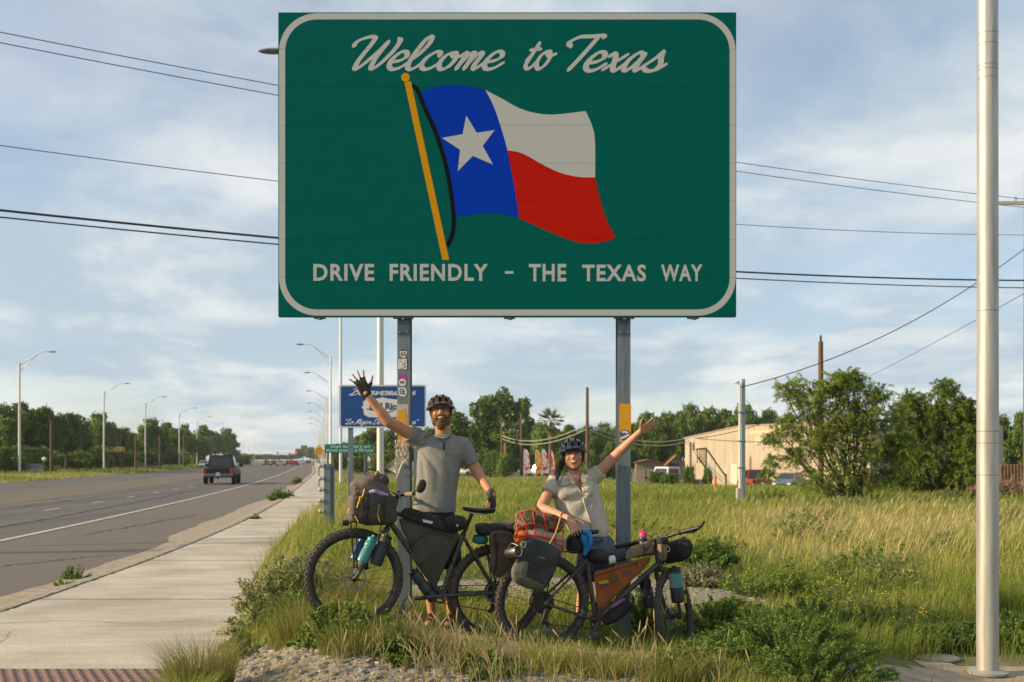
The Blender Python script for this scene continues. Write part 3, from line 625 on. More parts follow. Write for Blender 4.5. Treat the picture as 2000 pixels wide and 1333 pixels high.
decal([(774.5, 789.5), (780, 789), (790, 790), (797.5, 791), (798, 845), (793, 850), (774.5, 846)], mat('bare adhesive film', (.5, .48, .43), .6, c2=(.36, .35, .32), scale=60), 'tape_residue', PL)
decal([(778, 801), (784, 802), (786, 799), (792, 800), (793, 808), (794.5, 815), (793, 824), (796, 832), (795, 872), (777, 872), (777, 822), (774.8, 815), (778, 812)], REFL, 'torn_reflector', PL, .003)
rp = decal([(1209.5, 789), (1232.5, 789), (1232.5, 864), (1209.5, 864)], REFL, 'reflector', PR)
s = decal([(1210, 846), (1214, 841), (1222, 839), (1229, 843), (1232, 848), (1231, 855), (1226, 858), (1219, 862), (1211, 858)], mat('dark graffiti sticker', (.07, .08, .10), .5), 'mountain_sticker', PR, .0025)
decal([(1214, 843), (1221, 841), (1228, 845), (1224, 848), (1219, 845), (1216, 847)], DW, 'sticker_print', s, .0035); decal([(1211, 855), (1220, 851), (1230, 847), (1229, 851), (1220, 856), (1212, 859)], DW, 'sticker_print', s, .0036)
# shredded plastic wrapped round the left post
def film_mat():
    m = bpy.data.materials.new('cloudy plastic film'); m.use_nodes = True; t = m.node_tree; b = t.nodes['Principled BSDF']; b.inputs['Base Color'].default_value = (.62, .56, .45, 1); b.inputs['Roughness'].default_value = .25
    tr = t.nodes.new('ShaderNodeBsdfTransparent'); mx = t.nodes.new('ShaderNodeMixShader'); n = t.nodes.new('ShaderNodeTexNoise'); n.inputs['Scale'].default_value = 60; n.inputs['Detail'].default_value = 5
    r = t.nodes.new('ShaderNodeMapRange'); r.inputs[1].default_value = .4; r.inputs[2].default_value = .65; r.inputs[3].default_value = .35; r.inputs[4].default_value = .85; t.links.new(n.outputs[0], r.inputs[0]); t.links.new(r.outputs[0], mx.inputs[0])
    t.links.new(tr.outputs[0], mx.inputs[1]); t.links.new(b.outputs[0], mx.inputs[2]); t.links.new(mx.outputs[0], t.nodes['Material Output'].inputs[0]); return m
FILM = film_mat(); rs = random.Random(8); mb = MB(); nu_, nv_ = 15, 14; vs = []
for j in range(nv_+1):
    py = 860+(908-860)*j/nv_
    for i_ in range(nu_+1):
        a = -.3+i_/nu_*1.6; px = 773+26*min(max(a, 0), 1)-(4*max(0, -a))
        vs.append(onpost(px+rs.uniform(-1, 1), py+rs.uniform(-1, 1), .010+rs.uniform(0, .012))+Vector((0, max(0, a-1)*.16, 0)))
mb.add(vs, [(j*(nu_+1)+i_, j*(nu_+1)+i_+1, (j+1)*(nu_+1)+i_+1, (j+1)*(nu_+1)+i_) for j in range(nv_) for i_ in range(nu_)])
for poly in ([(775, 893), (768, 900), (760, 906), (752, 912), (758, 918), (768, 921), (776, 926), (780, 915), (778, 902)], [(775, 900), (790, 898), (784, 915), (776, 936), (774, 920)]):
    k = len(poly); c = (sum(p[0] for p in poly)/k, sum(p[1] for p in poly)/k); vs = [onpost(*c, .03)]+[onpost(x, y, .02+rs.uniform(0, .05)) for x, y in poly]; mb.add(vs, [(0, 1+q, 1+(q+1) % k) for q in range(k)])
fo = mb.build('plastic_wrap', FILM, loc=(xl_, y0_, S(0, 885).z), smooth=0); tag(fo, 'shredded cloudy plastic film wrapped around the sign post beside the man', 'plastic film')
# ------------------------------------------------------------------ other signs
def plane_fn(d): return lambda px, py, dep=0.0: W(px, py, d)+Vector((0, -dep, 0))
BD = 26.0; fb = plane_fn(BD); kb = BD/F
blue = thing('blue_welcome_sign', 'blue city welcome sign with white script and shield emblem behind the waving man', 'sign', (W(747, 835, BD).x, BD, g(W(747, 835, BD).x, BD)))
def panel(pts, fn, m, name, parent, t=.02):
    mb = MB(); mb.prism(pts, lambda u, v, dd: fn(u, v, dd), 0, -t); return mb.build(name, m, parent, smooth=0)
def sheet(pts, fn, dep, m, name, parent):
    mb = MB(); mb.add([fn(x, y, dep) for x, y in pts], [tuple(range(len(pts)))]); return mb.build(name, m, parent, smooth=0)
panel(rrect(662, 752, 832, 836, 3), fb, mat('aged white frame', (.55, .55, .52), .5), 'sign_edge', blue)
BLU = mat('deep blue sheeting', (.004, .055, .23), .45); sheet(rrect(665.5, 755, 829, 833, 3), fb, .004, BLU, 'sign_face', blue)
sh = sheet([(709, 785), (716, 781), (733, 779.5), (747, 776.5), (760, 779.5), (776, 781), (784, 785), (783, 792), (787, 796), (783, 800), (782, 810), (775, 815), (747, 816), (719, 815), (711, 810), (710, 800), (706, 796), (710, 792)], fb, .008, DW, 'shield_emblem', blue)
text_mesh('Del Rio', (722, 787, 776, 801), fb, .012, .03).build('emblem_lettering', mat('emblem dark green', (.02, .06, .06), .5), sh, smooth=0)
swp = spline([(716, 799, 0), (735, 803, 0), (757, 806, 0), (770, 801, 0)], 5); mb = MB(); n = len(swp); mb.add([fb(p.x, p.y-1, .010) for p in swp]+[fb(p.x, p.y+1, .010) for p in swp], [(q, q+1, n+q+1, n+q) for q in range(n-1)]); mb.build('emblem_swoosh', BLU, sh, smooth=0)
script_mesh('Bienvenidos', (682, 757, 813, 773), fb, .006, .27).build('script_lettering', DW, blue, smooth=0)
script_mesh('"Lo Mejor De La Frontera"', (674, 818, 819, 833), fb, .006, .26).build('script_lettering', DW, blue, smooth=0)
for px in (685, 813):
    mb = MB(); p = W(px, 800, BD+.06); mb.box((p.x, p.y, (p.z+g(p.x, p.y))/2), (.11, .08, p.z-g(p.x, p.y)+.2)); mb.build('post', STEELD, blue, smooth=0)
GD = 46.0; fg = plane_fn(GD); p0 = W(682, 905, GD)
gsn = thing('road_name_sign', 'long low green road name sign with two lines of white text', 'sign', (p0.x, GD, g(p0.x, GD)))
GRN = mat('road sign green', (.004, .16, .12), .45); panel(rrect(634, 868, 730, 885, 1), fg, GRN, 'sign_face', gsn)
text_mesh('Sergio Gonzales Jr and', (646, 869.8, 722, 876.3), fg, .006, .012, 1.1).build('lettering', DW, gsn, smooth=0); text_mesh('Alfredo Gutierrez Jr MD Loop', (637, 877.3, 729, 883.8), fg, .006, .012, 1.1).build('lettering', DW, gsn, smooth=0)
for px in (712, 648):
    p = W(px, 876, GD+.05); mb = MB(); mb.box((p.x, p.y, (p.z+g(p.x, p.y))/2), (.06, .06, p.z-g(p.x, p.y)+.2)); mb.build('post', STEELD, gsn, smooth=0)
YD = 62.0; fy = plane_fn(YD); p0 = W(623, 905, YD); yw = thing('warning_sign', 'yellow diamond warning sign with three dark text lines beside the sidewalk', 'sign', (p0.x, YD, g(p0.x, YD)))
panel([(623, 868), (633.5, 881), (623, 894), (612.5, 881)], fy, mat('warning amber', (.66, .36, .01), .5), 'sign_face', yw); mb = MB()
for q, (a, b) in enumerate(((618.5, 627.5), (615.5, 630.5), (618.5, 627.5))): mb.add([fy(a, 875.5+q*4.6, .006), fy(b, 875.5+q*4.6, .006), fy(b, 877.6+q*4.6, .006), fy(a, 877.6+q*4.6, .006)], [(0, 1, 2, 3)])
mb.build('sign_text_lines', mat('brown text', (.25, .13, .02), .6), yw, smooth=0)
p = W(623, 881, YD+.04); mb = MB(); mb.box((p.x, p.y, (p.z+g(p.x, p.y))/2), (.06, .06, p.z-g(p.x, p.y)+.2)); mb.build('post', STEELD, yw, smooth=0)
# upright steel guard beam with round bolts
GBD = 21.5; p0 = W(641, 1000, GBD); gzb = g(p0.x, GBD); gb = thing('guard_beam', 'short dark grey steel beam standing in grass with round bolts down its side', 'steel post', (p0.x, GBD, gzb))
mb = MB(); a = W(631, 906, GBD); b = W(652, 906, GBD); h = a.z-gzb+.1; xc = (a.x+b.x)/2; wd_ = b.x-a.x
mb.box((xc-.02, GBD, gzb-.1+h/2), (wd_*.62, .05, h), bev=.005); mb.box((xc+wd_*.3, GBD+.07, gzb-.1+h/2), (wd_*.4, .06, h), bev=.005); mb.build('beam', STEELD, gb, smooth=0)
for py in (910, 934.5, 956.5, 978, 999):
    q = W(631, py, GBD); mb = MB(); mb.lathe([(.035, 0), (.045, .03), (.045, .055), (.03, .07)], (q.x-.01, GBD-.01, q.z), (-1, 0, .0), n=12); mb.lathe([(.03, -.02), (.03, .02)], (q.x, GBD-.02, q.z), (-1, 0, 0), n=8); mb.build('bolt', mat('zinc bolt', (.42, .45, .45), .5, .5), gb)
# ------------------------------------------------------------------ street lights
def street_light(loc, h, arm, rb, rt, label, group, side=-1):
    t = thing('street_light', label, 'street light', loc, group); x, y, z = loc
    mb = MB(); mb.tube([(x, y, z-.1), (x, y, z+h)], [rb, rt], 12); mb.lathe([(rt*1.15, 0), (rt*.9, .05)], (x, y, z+h), n=12); mb.build('pole', POLEM, t)
    mb = MB(); mb.box((x, y, z+.05), (rb*3.2, rb*3.2, .12), bev=.02); mb.build('base', POLEM, t)
    mb = MB(); e = Vector((x+side*arm, y, z+h+1.1))
    mb.tube(spline([(x, y, z+h-.25), (x+side*arm*.45, y, z+h+.55), (x+side*arm*.78, y, z+h+1.08), e], 5), [.045, .03], 6)
    mb.tube(spline([(x, y, z+h-1.0), (x+side*arm*.25, y, z+h-.05), (x+side*arm*.6, y, z+h+.75)], 4), [.03, .025], 6); mb.build('arm', POLEM, t)
    mb = MB(); mb.sph(e+Vector((side*.35, 0, 0)), (.42, .16, .075), nu=10, nv=6); mb.build('lamp_head', STEELD, t)
    return t
RL = [30, 70, 105, 139, 176, 214, 252, 292, 335, 385, 440, 500]
pr = None
for d in RL:
    x = 1.85-.1785*d if d < 120 else float(x_edge(d)+5.6); h = 11 if d > 40 else 11.2
    loc = (x, d, g(x, d)); lb = 'pale metal street light with long arm in the row along the sidewalk'
    if pr is None: pr = street_light(loc, h, 2.5, .10, .075, 'thick pale street light pole standing right behind the blue city sign', 'street lights along the sidewalk')
    else: copy_tree(pr, None, loc, label=lb)
LLp = [(38, 111), (203, 157), (284, 190), (350, 232), (384.5, 278), (414, 330), (431, 375), (447, 425), (459, 480), (474, 545), (486, 610), (497, 700), (509, 800)]
pl = None
for px, d in LLp:
    x = W(px, 0, d).x; loc = (x, d, g(x, d))
    if pl is None: pl = street_light(loc, 11, 2.9, .13, .10, 'pale street light with long arm in the row beyond the road', 'street lights beyond the road', side=1)
    else: copy_tree(pl, None, loc)
# big bare pole in the right foreground
PD = 8.05; x = W(1929, 0, PD).x; zb = g(x, PD)
BIGP = mat('brushed aluminium pole', (.50, .49, .455), .5, .6, c2=(.35, .34, .31), scale=14, stretch=(1, 1, .08), bump=.05, bscale=60)
bp_ = thing('metal_pole', 'tall thick brushed metal pole on a flanged base in pale dirt', 'pole', (x, PD, zb))
mb = MB(); mb.tube([(x, PD, zb+.02), (x, PD, zb+10)], [.0765, .064], 28); mb.build('shaft', BIGP, bp_)
for z_, r_ in ((W(0, 608, PD).z, .0735), (W(0, 843, PD).z, .0745), (W(0, 866, PD).z, .0745), (W(0, 928, PD).z, .0748), (W(0, 68, PD).z, .0705), (W(0, 89, PD).z, .0707), (W(0, 130, PD).z, .0709), (W(0, 138, PD).z, .0709), (W(0, 155, PD).z, .071)):
    mb = MB(); mb.lathe([(r_-.002, -.004), (r_+.0006, -.002), (r_+.0006, .002), (r_-.002, .004)], (x, PD, z_), n=28); mb.build('weld_ring', mat('dark weld', (.2, .19, .17), .7, .4), bp_)
mb = MB(); mb.lathe([(.11, 0), (.135, .012), (.14, .03), (.10, .04), (.0765, .045)], (x, PD, zb), n=24); mb.build('base_flange', mat('dull base metal', (.33, .34, .33), .6, .4), bp_)
q = W(1832, 1287, 8.6); zc_ = g(q.x, 8.6); mb = MB(); mb.lathe([(.155, 0), (.16, .012), (.15, .022), (.0, .024)], (q.x, 8.6, zc_-.001), n=24); tag(mb.build('valve_cover', mat('dull iron lid', (.2, .2, .18), .7, .3, c2=(.3, .27, .21), scale=9), loc=(q.x, 8.6, zc_)), 'small round metal utility cover lying flat in the pale dirt', 'manhole cover')
# ------------------------------------------------------------------ utility poles and wires
def wood_pole(px, top, d, r_, label, group=None, arms=(), extra=None, m=WOODP):
    x = W(px, 0, d).x; z0 = g(x, d); zt = W(0, top, d).z; t = thing('utility_pole', label, 'utility pole', (x, d, z0), group)
    mb = MB(); mb.tube([(x, d, z0-.2), (x, d, z0+(zt-z0)*.5), (x, d, zt)], [r_, r_*.88, r_*.75], 10); mb.build('shaft', m, t)
    for (z_, l_) in arms:
        mb = MB(); mb.box((x, d-.15, z_), (l_, .1, .12)); mb.build('crossarm', mat('grey weathered arm', (.45, .40, .33), .9), t)
        for k in (-.45, -.2, .2, .45):
            mb = MB(); mb.lathe([(.03, 0), (.05, .05), (.03, .12), (.045, .14), (.02, .17)], (x+k*l_, d-.15, z_+.06), n=8); mb.build('insulator', mat('insulator grey', (.35, .34, .3), .4), t)
    if extra:
        mb = MB(); mb.lathe([(.17, 0), (.17, .5), (.1, .55)], (x+.25, d-.1, zt-1.4), n=12); mb.build('transformer', STEEL, t)
    return t
wood_pole(2008, 330, 40, .17, 'tall wooden utility pole with pale crossarm carrying the road crossing wires', arms=((W(0, 399, 40).z, 2.6),))
p = W(1603, 662, 50); t = wood_pole(1603, 668, 50, .14, 'bare wooden pole rising from behind the feathery mesquite tree'); mb = MB(); mb.lathe([(.05, 0), (.05, .25), (.02, .3)], (p.x, 50, W(0, 668, 50).z), n=8); mb.build('pin', BLACK, t)
wood_pole(1147, 757, 110, .19, 'dark wooden utility pole behind the woman between palm and sign post')
wood_pole(1018, 807, 150, .2, 'reddish wooden utility pole with grey transformer near the feather flags', extra=1)
wood_pole(980, 815, 165, .2, 'brown wooden utility pole with transformer in front of the tall round tree', extra=1)
wood_pole(986, 866, 160, .16, 'short yellowish wooden stub pole beside a taller pole', m=mat('new wood', (.34, .2, .06), .9))
for px, top, d in ((100, 822, 120), (158, 828, 150), (235, 842, 165), (265, 850, 150), (359, 845, 190), (312, 850, 185)): wood_pole(px, top, d, .16, 'plain wooden utility pole before the trees beyond the road', 'wooden poles beyond the road')
# twin galvanised service mast
MD = 36.0; xm = W(1449, 0, MD).x; zm = g(xm, MD); ms = thing('service_mast', 'twin galvanised service mast with weatherhead on a concrete stub', 'utility mast', (xm, MD, zm))
mb = MB(); a = W(1452, 741, MD); mb.box((a.x, MD, (a.z+zm)/2-.1), (.10, .10, a.z-zm+.2)); mb.build('square_post', mat('aged galvanised tube', (.27, .36, .37), .5, .3), ms)
mb = MB(); a2 = W(1444.5, 752, MD); mb.tube([(a2.x, MD-.05, zm), (a2.x, MD-.05, a2.z), (a2.x-.06, MD-.05, a2.z+.1), (a2.x-.16, MD-.05, a2.z+.04)], .045, 8); mb.build('conduit', mat('pale conduit', (.62, .62, .56), .5, .2), ms)
mb = MB(); mb.box((xm-.09, MD-.12, W(0, 970, MD).z), (.22, .22, .55), bev=.02); mb.build('concrete_stub', CONC, ms)
for py in (806, 862, 914):
    mb = MB(); mb.box(((a.x+a2.x)/2, MD-.03, W(0, py, MD).z), (.24, .14, .04)); mb.build('strap', STEELD, ms)
WIRE = mat('wire', (.03, .03, .032), .6)
pA = Vector((W(2008, 0, 40).x, 40, 0)); pB = Vector((-26.0, 16.5, 0)); dirn = (pB-pA).normalized(); nrm_ = Vector((-dirn.y, dirn.x, 0))
def on_span(px, py):
    ray = Vector(((px-1000)/F, 1, (HY-py)/F)); t = nrm_.dot(pA)/nrm_.dot(ray); return Vector((0, 0, CAMZ))+ray*t
def wire(pts, r_, label, group=None, fit=True, ext=None):
    P = pts
    if fit:
        s_ = np.array([(p-pA).dot(dirn) for p in P]); c = np.polyfit(s_, np.array([p.z for p in P]), 2); lo, hi = ext or (s_.min(), s_.max())
        base = pA.copy(); P = [Vector((base.x+dirn.x*q, base.y+dirn.y*q, float(np.polyval(c, q)))) for q in np.linspace(lo, hi, 40)]
    mb = MB(); mb.tube(P, r_, 5); o = mb.build('power_line', WIRE, loc=P[0]); tag(o, label, 'power line', group); return o
tot = (pB-pA).length
# far pole on the other end of the span, out of frame to the left
z0 = g(pB.x, pB.y); t = thing('utility_pole', 'wooden utility pole across the road holding the far end of the wires', 'utility pole', (pB.x, pB.y, z0)); mb = MB(); mb.tube([(pB.x, pB.y, z0-.2), (pB.x, pB.y, z0+12)], [.17, .13], 10); mb.build('shaft', WOODP, t)
wire([on_span(*q) for q in ((0, 66), (543, 163), (1440, 320), (1905, 378))], .011, 'upper thin power line crossing behind the big green sign', 'thin upper wires', ext=(0, tot))
wire([on_span(*q) for q in ((0, 85), (543, 185), (1440, 336), (1905, 395))], .011, 'upper thin power line crossing behind the big green sign', 'thin upper wires', ext=(0, tot))
wire([on_span(*q) for q in ((0, 286), (543, 352), (1440, 440), (1985, 459))], .010, 'single faint power line crossing at mid height behind the sign', ext=(0, tot))
wire([on_span(*q) for q in ((0, 412), (543, 464), (1440, 532), (1990, 548))], .028, 'thick black cable, upper of the lower pair behind the sign', ext=(0, tot))
wire([on_span(*q) for q in ((0, 427), (543, 474), (1440, 546), (1990, 562))], .018, 'thinner black cable, lower of the lower pair behind the sign', ext=(0, tot))
def drop(p, q, sag, r_, label, group=None):
    p = Vector(p); q = Vector(q); P = [p.lerp(q, k/24)-Vector((0, 0, sag*4*(k/24)*(1-k/24))) for k in range(25)]; mb = MB(); mb.tube(P, r_, 5); tag(mb.build('power_line', WIRE, loc=p), label, 'power line', group)
drop(W(2000, 487, 40), W(1446, 757, MD-.1), .62, .016, 'dark service drop wire curving down to the twin galvanised mast')
drop(W(2000, 574, 40), W(1560, 800, 95), .2, .012, 'straight thin service wire running down behind the mesquite tree')
cab = mat('pale cable', (.33, .33, .26), .6)
for y0q, y1q, y2q in ((851, 829, 855), (857, 838, 862)):
    drop(W(980, y0q, 165), W(1147, y1q, 110), 1.2, .05, 'slack pale cable strung between wooden poles behind the woman', 'slack cables between poles'); drop(W(1147, y1q, 110), W(1346, y2q, 126), 1.0, .045, 'slack cable from the dark pole to the cream warehouse', 'cables to the warehouse')
drop(W(1346, 857, 126), W(1560, 800, 95), .5, .04, 'pale cable rising from the warehouse eave behind the mast')
for o in bpy.data.objects:
    if o.name.startswith('power_line') and o.get('group') in ('slack cables between poles', 'cables to the warehouse'): o.data.materials[0] = cab
# ------------------------------------------------------------------ trees
LEAF_D = leafmat('dark tree leaves', [(0, (.04, .08, .015)), (.4, (.095, .16, .024)), (.75, (.155, .23, .034)), (1, (.23, .31, .052))], .6, .3)
LEAF_M = leafmat('mid tree leaves', [(0, (.055, .095, .016)), (.4, (.105, .165, .027)), (.75, (.165, .225, .038)), (1, (.23, .29, .055))], .6, .3)
LEAF_Q = leafmat('mesquite leaves', [(0, (.14, .20, .03)), (.4, (.24, .33, .05)), (.75, (.33, .42, .07)), (1, (.43, .50, .12))], .6, .55)
BARK = mat('dark bark', (.07, .05, .035), .95, c2=(.12, .09, .06), scale=12, bump=.4, stretch=(1, 1, .3))
def leaves(centers, nrm, size, asp, rng, droop=0.0):
    """centres (N,3), preferred normals -> quads"""
    n = len(centers); d = rng.normal(size=(n, 3)); d[:, 2] -= droop; d /= np.linalg.norm(d, axis=1)[:, None]
    nn = nrm+rng.normal(size=(n, 3))*.7; s = np.cross(d, nn); s /= np.linalg.norm(s, axis=1)[:, None]+1e-9
    l = size*(rng.uniform(.6, 1.3, n))[:, None]; w_ = l*asp
    a = centers-d*l*.5; b = centers+d*l*.5; m = centers+np.cross(s, d)*l*.12
    v = np.stack([a, m+s*w_*.5, b, m-s*w_*.5], 1).reshape(-1, 3); f = np.arange(n*4).reshape(n, 4); return v, f
def blob_crown(blobs, per, size, asp, rng, fill=.55, droop=0.0, flat=1.0):
    C = []; Nn = []; Rn = []
    for (c, r_) in blobs:
        k = int(per*(r_/1.0)**2) if per < 1e9 else per
        dirs = rng.normal(size=(k, 3)); dirs /= np.linalg.norm(dirs, axis=1)[:, None]
        lump = 1+.22*np.sin(dirs[:, 0]*5+c[0]*3)*np.sin(dirs[:, 1]*5+c[1])+.18*np.sin(dirs[:, 2]*7+c[2]*5)
        rad = r_*lump*(fill+(1-fill)*rng.random(k)**.5)*(1+rng.normal(size=k)*.07)
        C.append(np.array(c)+dirs*rad[:, None]*np.array([1, 1, flat])); Nn.append(dirs); Rn.append(np.clip(.5+rng.normal(size=k)*.22+rng.normal()*.14, 0, 1))
    C = np.concatenate(C); Nn = np.concatenate(Nn); rn = np.concatenate(Rn); v, f = leaves(C, Nn, size, asp, rng, droop); return v, f, np.repeat(rn, 4)
def spray_crown(bl, per, leaf, asp, rng):
    # drooping twigs set with two rows of small leaflets
    C = []; Dr = []; Rn = []
    for (c, r_) in bl:
        k = int(per*(r_/.55)**1.6)+6; u = rng.normal(size=(k, 3)); u /= np.linalg.norm(u, axis=1)[:, None]; st0 = np.array(c)+u*(r_*.9*rng.random(k)**.5)[:, None]
        dr = u*.7+rng.normal(size=(k, 3))*.5; dr[:, 2] += .25; dr /= np.linalg.norm(dr, axis=1)[:, None]; ln = rng.uniform(.22, .62, k)*(.6+.5*r_); cv = rng.normal(.45, .14)
        nl = 32
        for q in range(nl):
            t = (q+.5)/nl; P = st0+dr*(ln*t)[:, None]; P[:, 2] -= ln*t*t*.55; C.append(P+rng.normal(size=P.shape)*leaf*.28); Dr.append(dr); Rn.append(np.clip(cv+rng.normal(size=k)*.2+.12*t, 0, 1))
    C = np.concatenate(C); rn = np.concatenate(Rn); v, f = leaves(C, np.concatenate(Dr)*.2+np.array([0, 0, .8]), leaf, asp, rng, .35); return v, f, np.repeat(rn, 4)
def make_tree(name, h, rx, seed, m, label, cat, group=None, leaf=.42, per=420, trunk=.3, low=.25, nb=16):
    rng = np.random.default_rng(seed); t = thing(name, label, cat, (0, 0, 0), group); blobs = []; zc = h*(low+(1-low)*.5); rz = h*(1-low)*.5
    for k in range(nb):
        u = rng.normal(size=3); u /= np.linalg.norm(u); q = rng.random()**.4*.72
        blobs.append(((u[0]*rx*q, u[1]*rx*q, zc+u[2]*rz*q), rx*rng.uniform(.28, .46)))
    v, f, rn = blob_crown(blobs, per, leaf, .62, rng); lo = v[:, 2] < .05; v[lo, 2] = .05+rng.random(lo.sum())*.2
    raw_mesh('crown', v, f, m, rn, parent=t)
    mb = MB(); mb.tube(spline([(0, 0, -.2), (rx*.03, 0, h*.2), (-rx*.03, rx*.05, h*.5)], 4), [trunk, trunk*.75, trunk*.5], 8)
    for (c, r_) in blobs[:7]: mb.tube(spline([(0, 0, h*.25), (c[0]*.4, c[1]*.4, (c[2]+h*.3)*.5), c], 4), [trunk*.45, trunk*.12], 6)
    mb.build('trunk', BARK, t); return t
T1 = make_tree('broadleaf_tree', 8.0, 3.6, 1, LEAF_D, 'dark broadleaf tree in the thick stand beyond the road', 'tree', 'trees beyond the road')
T2 = make_tree('broadleaf_tree', 8.0, 3.2, 2, LEAF_M, 'bright green broadleaf tree in the stand beyond the road', 'tree', 'bright trees beyond the road')
T3 = make_tree('roadside_bush', 3.0, 2.6, 3, LEAF_D, 'low dark bush under the trees beyond the road', 'bush', 'bushes beyond the road', leaf=.30, per=420, low=.02, nb=11, trunk=.1)
T4 = make_tree('broadleaf_tree', 8.0, 3.4, 4, LEAF_D, 'dark broadleaf tree in the thick stand beyond the road', 'tree', 'trees beyond the road', nb=20)
protos = {1: T1, 2: T2, 3: T3, 4: T4}; hh = {1: 8, 2: 8, 3: 3, 4: 8}; used = set()
def put(k, px, d, top, wpx=None, label=None, group=None, z=None):
    if px < 460 and d < 500: d = max(d, float(np.interp(px, [-70, 38, 203, 284, 350, 384, 414, 460], [106, 118, 168, 203, 248, 295, 345, 430])))
    x = W(px, 0, d).x; z0 = g(x, d) if z is None else z; h = W(0, top, d).z-z0; s = h/hh[k]*1.06
    base = {1: 3.6, 2: 3.2, 3: 2.6, 4: 3.4}[k]; sx = s if wpx is None else (wpx/F*d)/base*.95
    if k not in used: o = protos[k]; used.add(k); o.location = (x, d, z0); o.scale = (sx, sx, s)
    else: o = copy_tree(protos[k], None, (x, d, z0), random.uniform(0, 6.28), (sx, sx, s))
    if label: o['label'] = label
    if group: o['group'] = group
    if label == lB or label == lC:
        c = 'bright green' if k == 2 else 'dark green'; w_ = 'behind the blue city sign' if px < 900 else 'behind the woman and the palm' if px < 1235 else 'rising above the warehouse roof' if px < 1700 else 'behind the tall metal pole'
        o['label'] = c+' tree in the wood '+w_; o['group'] = c+' trees '+w_
    return o
lB = 'b'; lC = 'c'
for a in ((1, -70, 125, 800, 52), (1, 10, 132, 806, 46), (4, 52, 138, 795, 42), (4, 95, 140, 803, 40), (2, 128, 128, 815, 32), (2, 150, 136, 818, 40), (1, 196, 146, 820, 36), (2, 188, 134, 842, 30), (4, 222, 160, 832, 30), (1, 244, 168, 845, 22), (1, 300, 176, 829, 32), (4, 335, 182, 832, 34), (2, 318, 172, 848, 30), (1, 362, 190, 838, 18), (4, 400, 250, 836, 26), (1, 438, 262, 845, 26), (2, 420, 268, 850, 20)): put(*a)
for px, d, top, wp in ((-40, 108, 868, 50), (20, 112, 872, 45), (75, 118, 876, 45), (140, 118, 884, 46), (180, 125, 874, 40), (235, 140, 882, 40), (290, 152, 882, 36), (330, 160, 876, 30), (205, 128, 890, 26), (350, 170, 884, 26), (385, 215, 884, 22), (455, 300, 886, 20), (478, 330, 890, 16), (20, 104, 895, 26)): put(3, px, d, top, wp)
# behind the road's far end
for px, d, top, wp in ((470, 640, 888, 22), (495, 760, 889, 24), (520, 820, 889, 26), (545, 850, 890, 24), (570, 850, 889, 24), (592, 760, 874, 16), (606, 740, 877, 14), (620, 700, 886, 14), (640, 560, 884, 20)): put(1, px, d, top, wp, 'small far off tree at the end of the road', 'far trees at the end of the road', z=0)
# field background
gB = gC = None
for a in ((4, 665, 150, 868, 28), (2, 700, 140, 856, 30), (1, 735, 132, 842, 32), (2, 768, 128, 846, 28), (4, 800, 130, 838, 30), (1, 840, 125, 846, 28), (1, 1060, 135, 838, 30), (2, 1085, 140, 842, 26), (4, 1115, 150, 836, 30), (2, 1150, 150, 838, 28), (1, 1180, 145, 838, 28), (4, 1205, 150, 842, 26), (2, 1240, 150, 834, 26), (1, 1262, 145, 820, 28), (4, 1295, 150, 822, 30), (2, 1325, 155, 812, 28), (1, 1350, 152, 806, 30), (4, 1385, 156, 810, 30), (2, 1420, 152, 808, 32), (1, 1450, 148, 806, 34), (4, 1490, 150, 812, 32), (1, 1255, 110, 852, 26), (4, 1290, 112, 858, 24), (2, 1200, 105, 868, 26), (1, 1160, 108, 862, 26), (2, 1120, 105, 872, 24), (4, 1225, 102, 872, 22), (1, 1960, 90, 828, 38), (2, 2000, 96, 815, 34), (4, 2060, 92, 812, 40), (1, 1905, 98, 838, 30), (4, 1540, 150, 816, 30), (1, 1590, 150, 820, 30), (2, 1860, 100, 842, 30)): a = (a[0], a[1], a[2]*1.3, a[3], a[4]); put(*a, lC if a[0] == 2 else lB, gC if a[0] == 2 else gB)
for px, d, top, wp in ((660, 118, 890, 24), (700, 112, 892, 26), (745, 108, 888, 26), (1040, 100, 886, 20), (960, 80, 884, 26), (985, 78, 888, 26), (930, 84, 890, 20), (1115, 92, 886, 24), (1150, 90, 884, 26), (1185, 92, 888, 24), (1095, 98, 884, 18), (1210, 90, 892, 18), (1282, 60, 922, 18), (1312, 58, 926, 16), (1345, 57, 912, 14), (1382, 57, 915, 13), (1300, 58, 928, 14), (1265, 62, 926, 12)):
    d = d*1.5; w2 = 'below the wood behind the blue city sign' if px < 800 else 'below the tall round tree' if px < 1050 else 'below the wood behind the woman' if px < 1240 else 'in front of the small house and warehouse'; put(3, px, d, top, wp, 'rounded green bush '+w2, 'bushes '+w2)
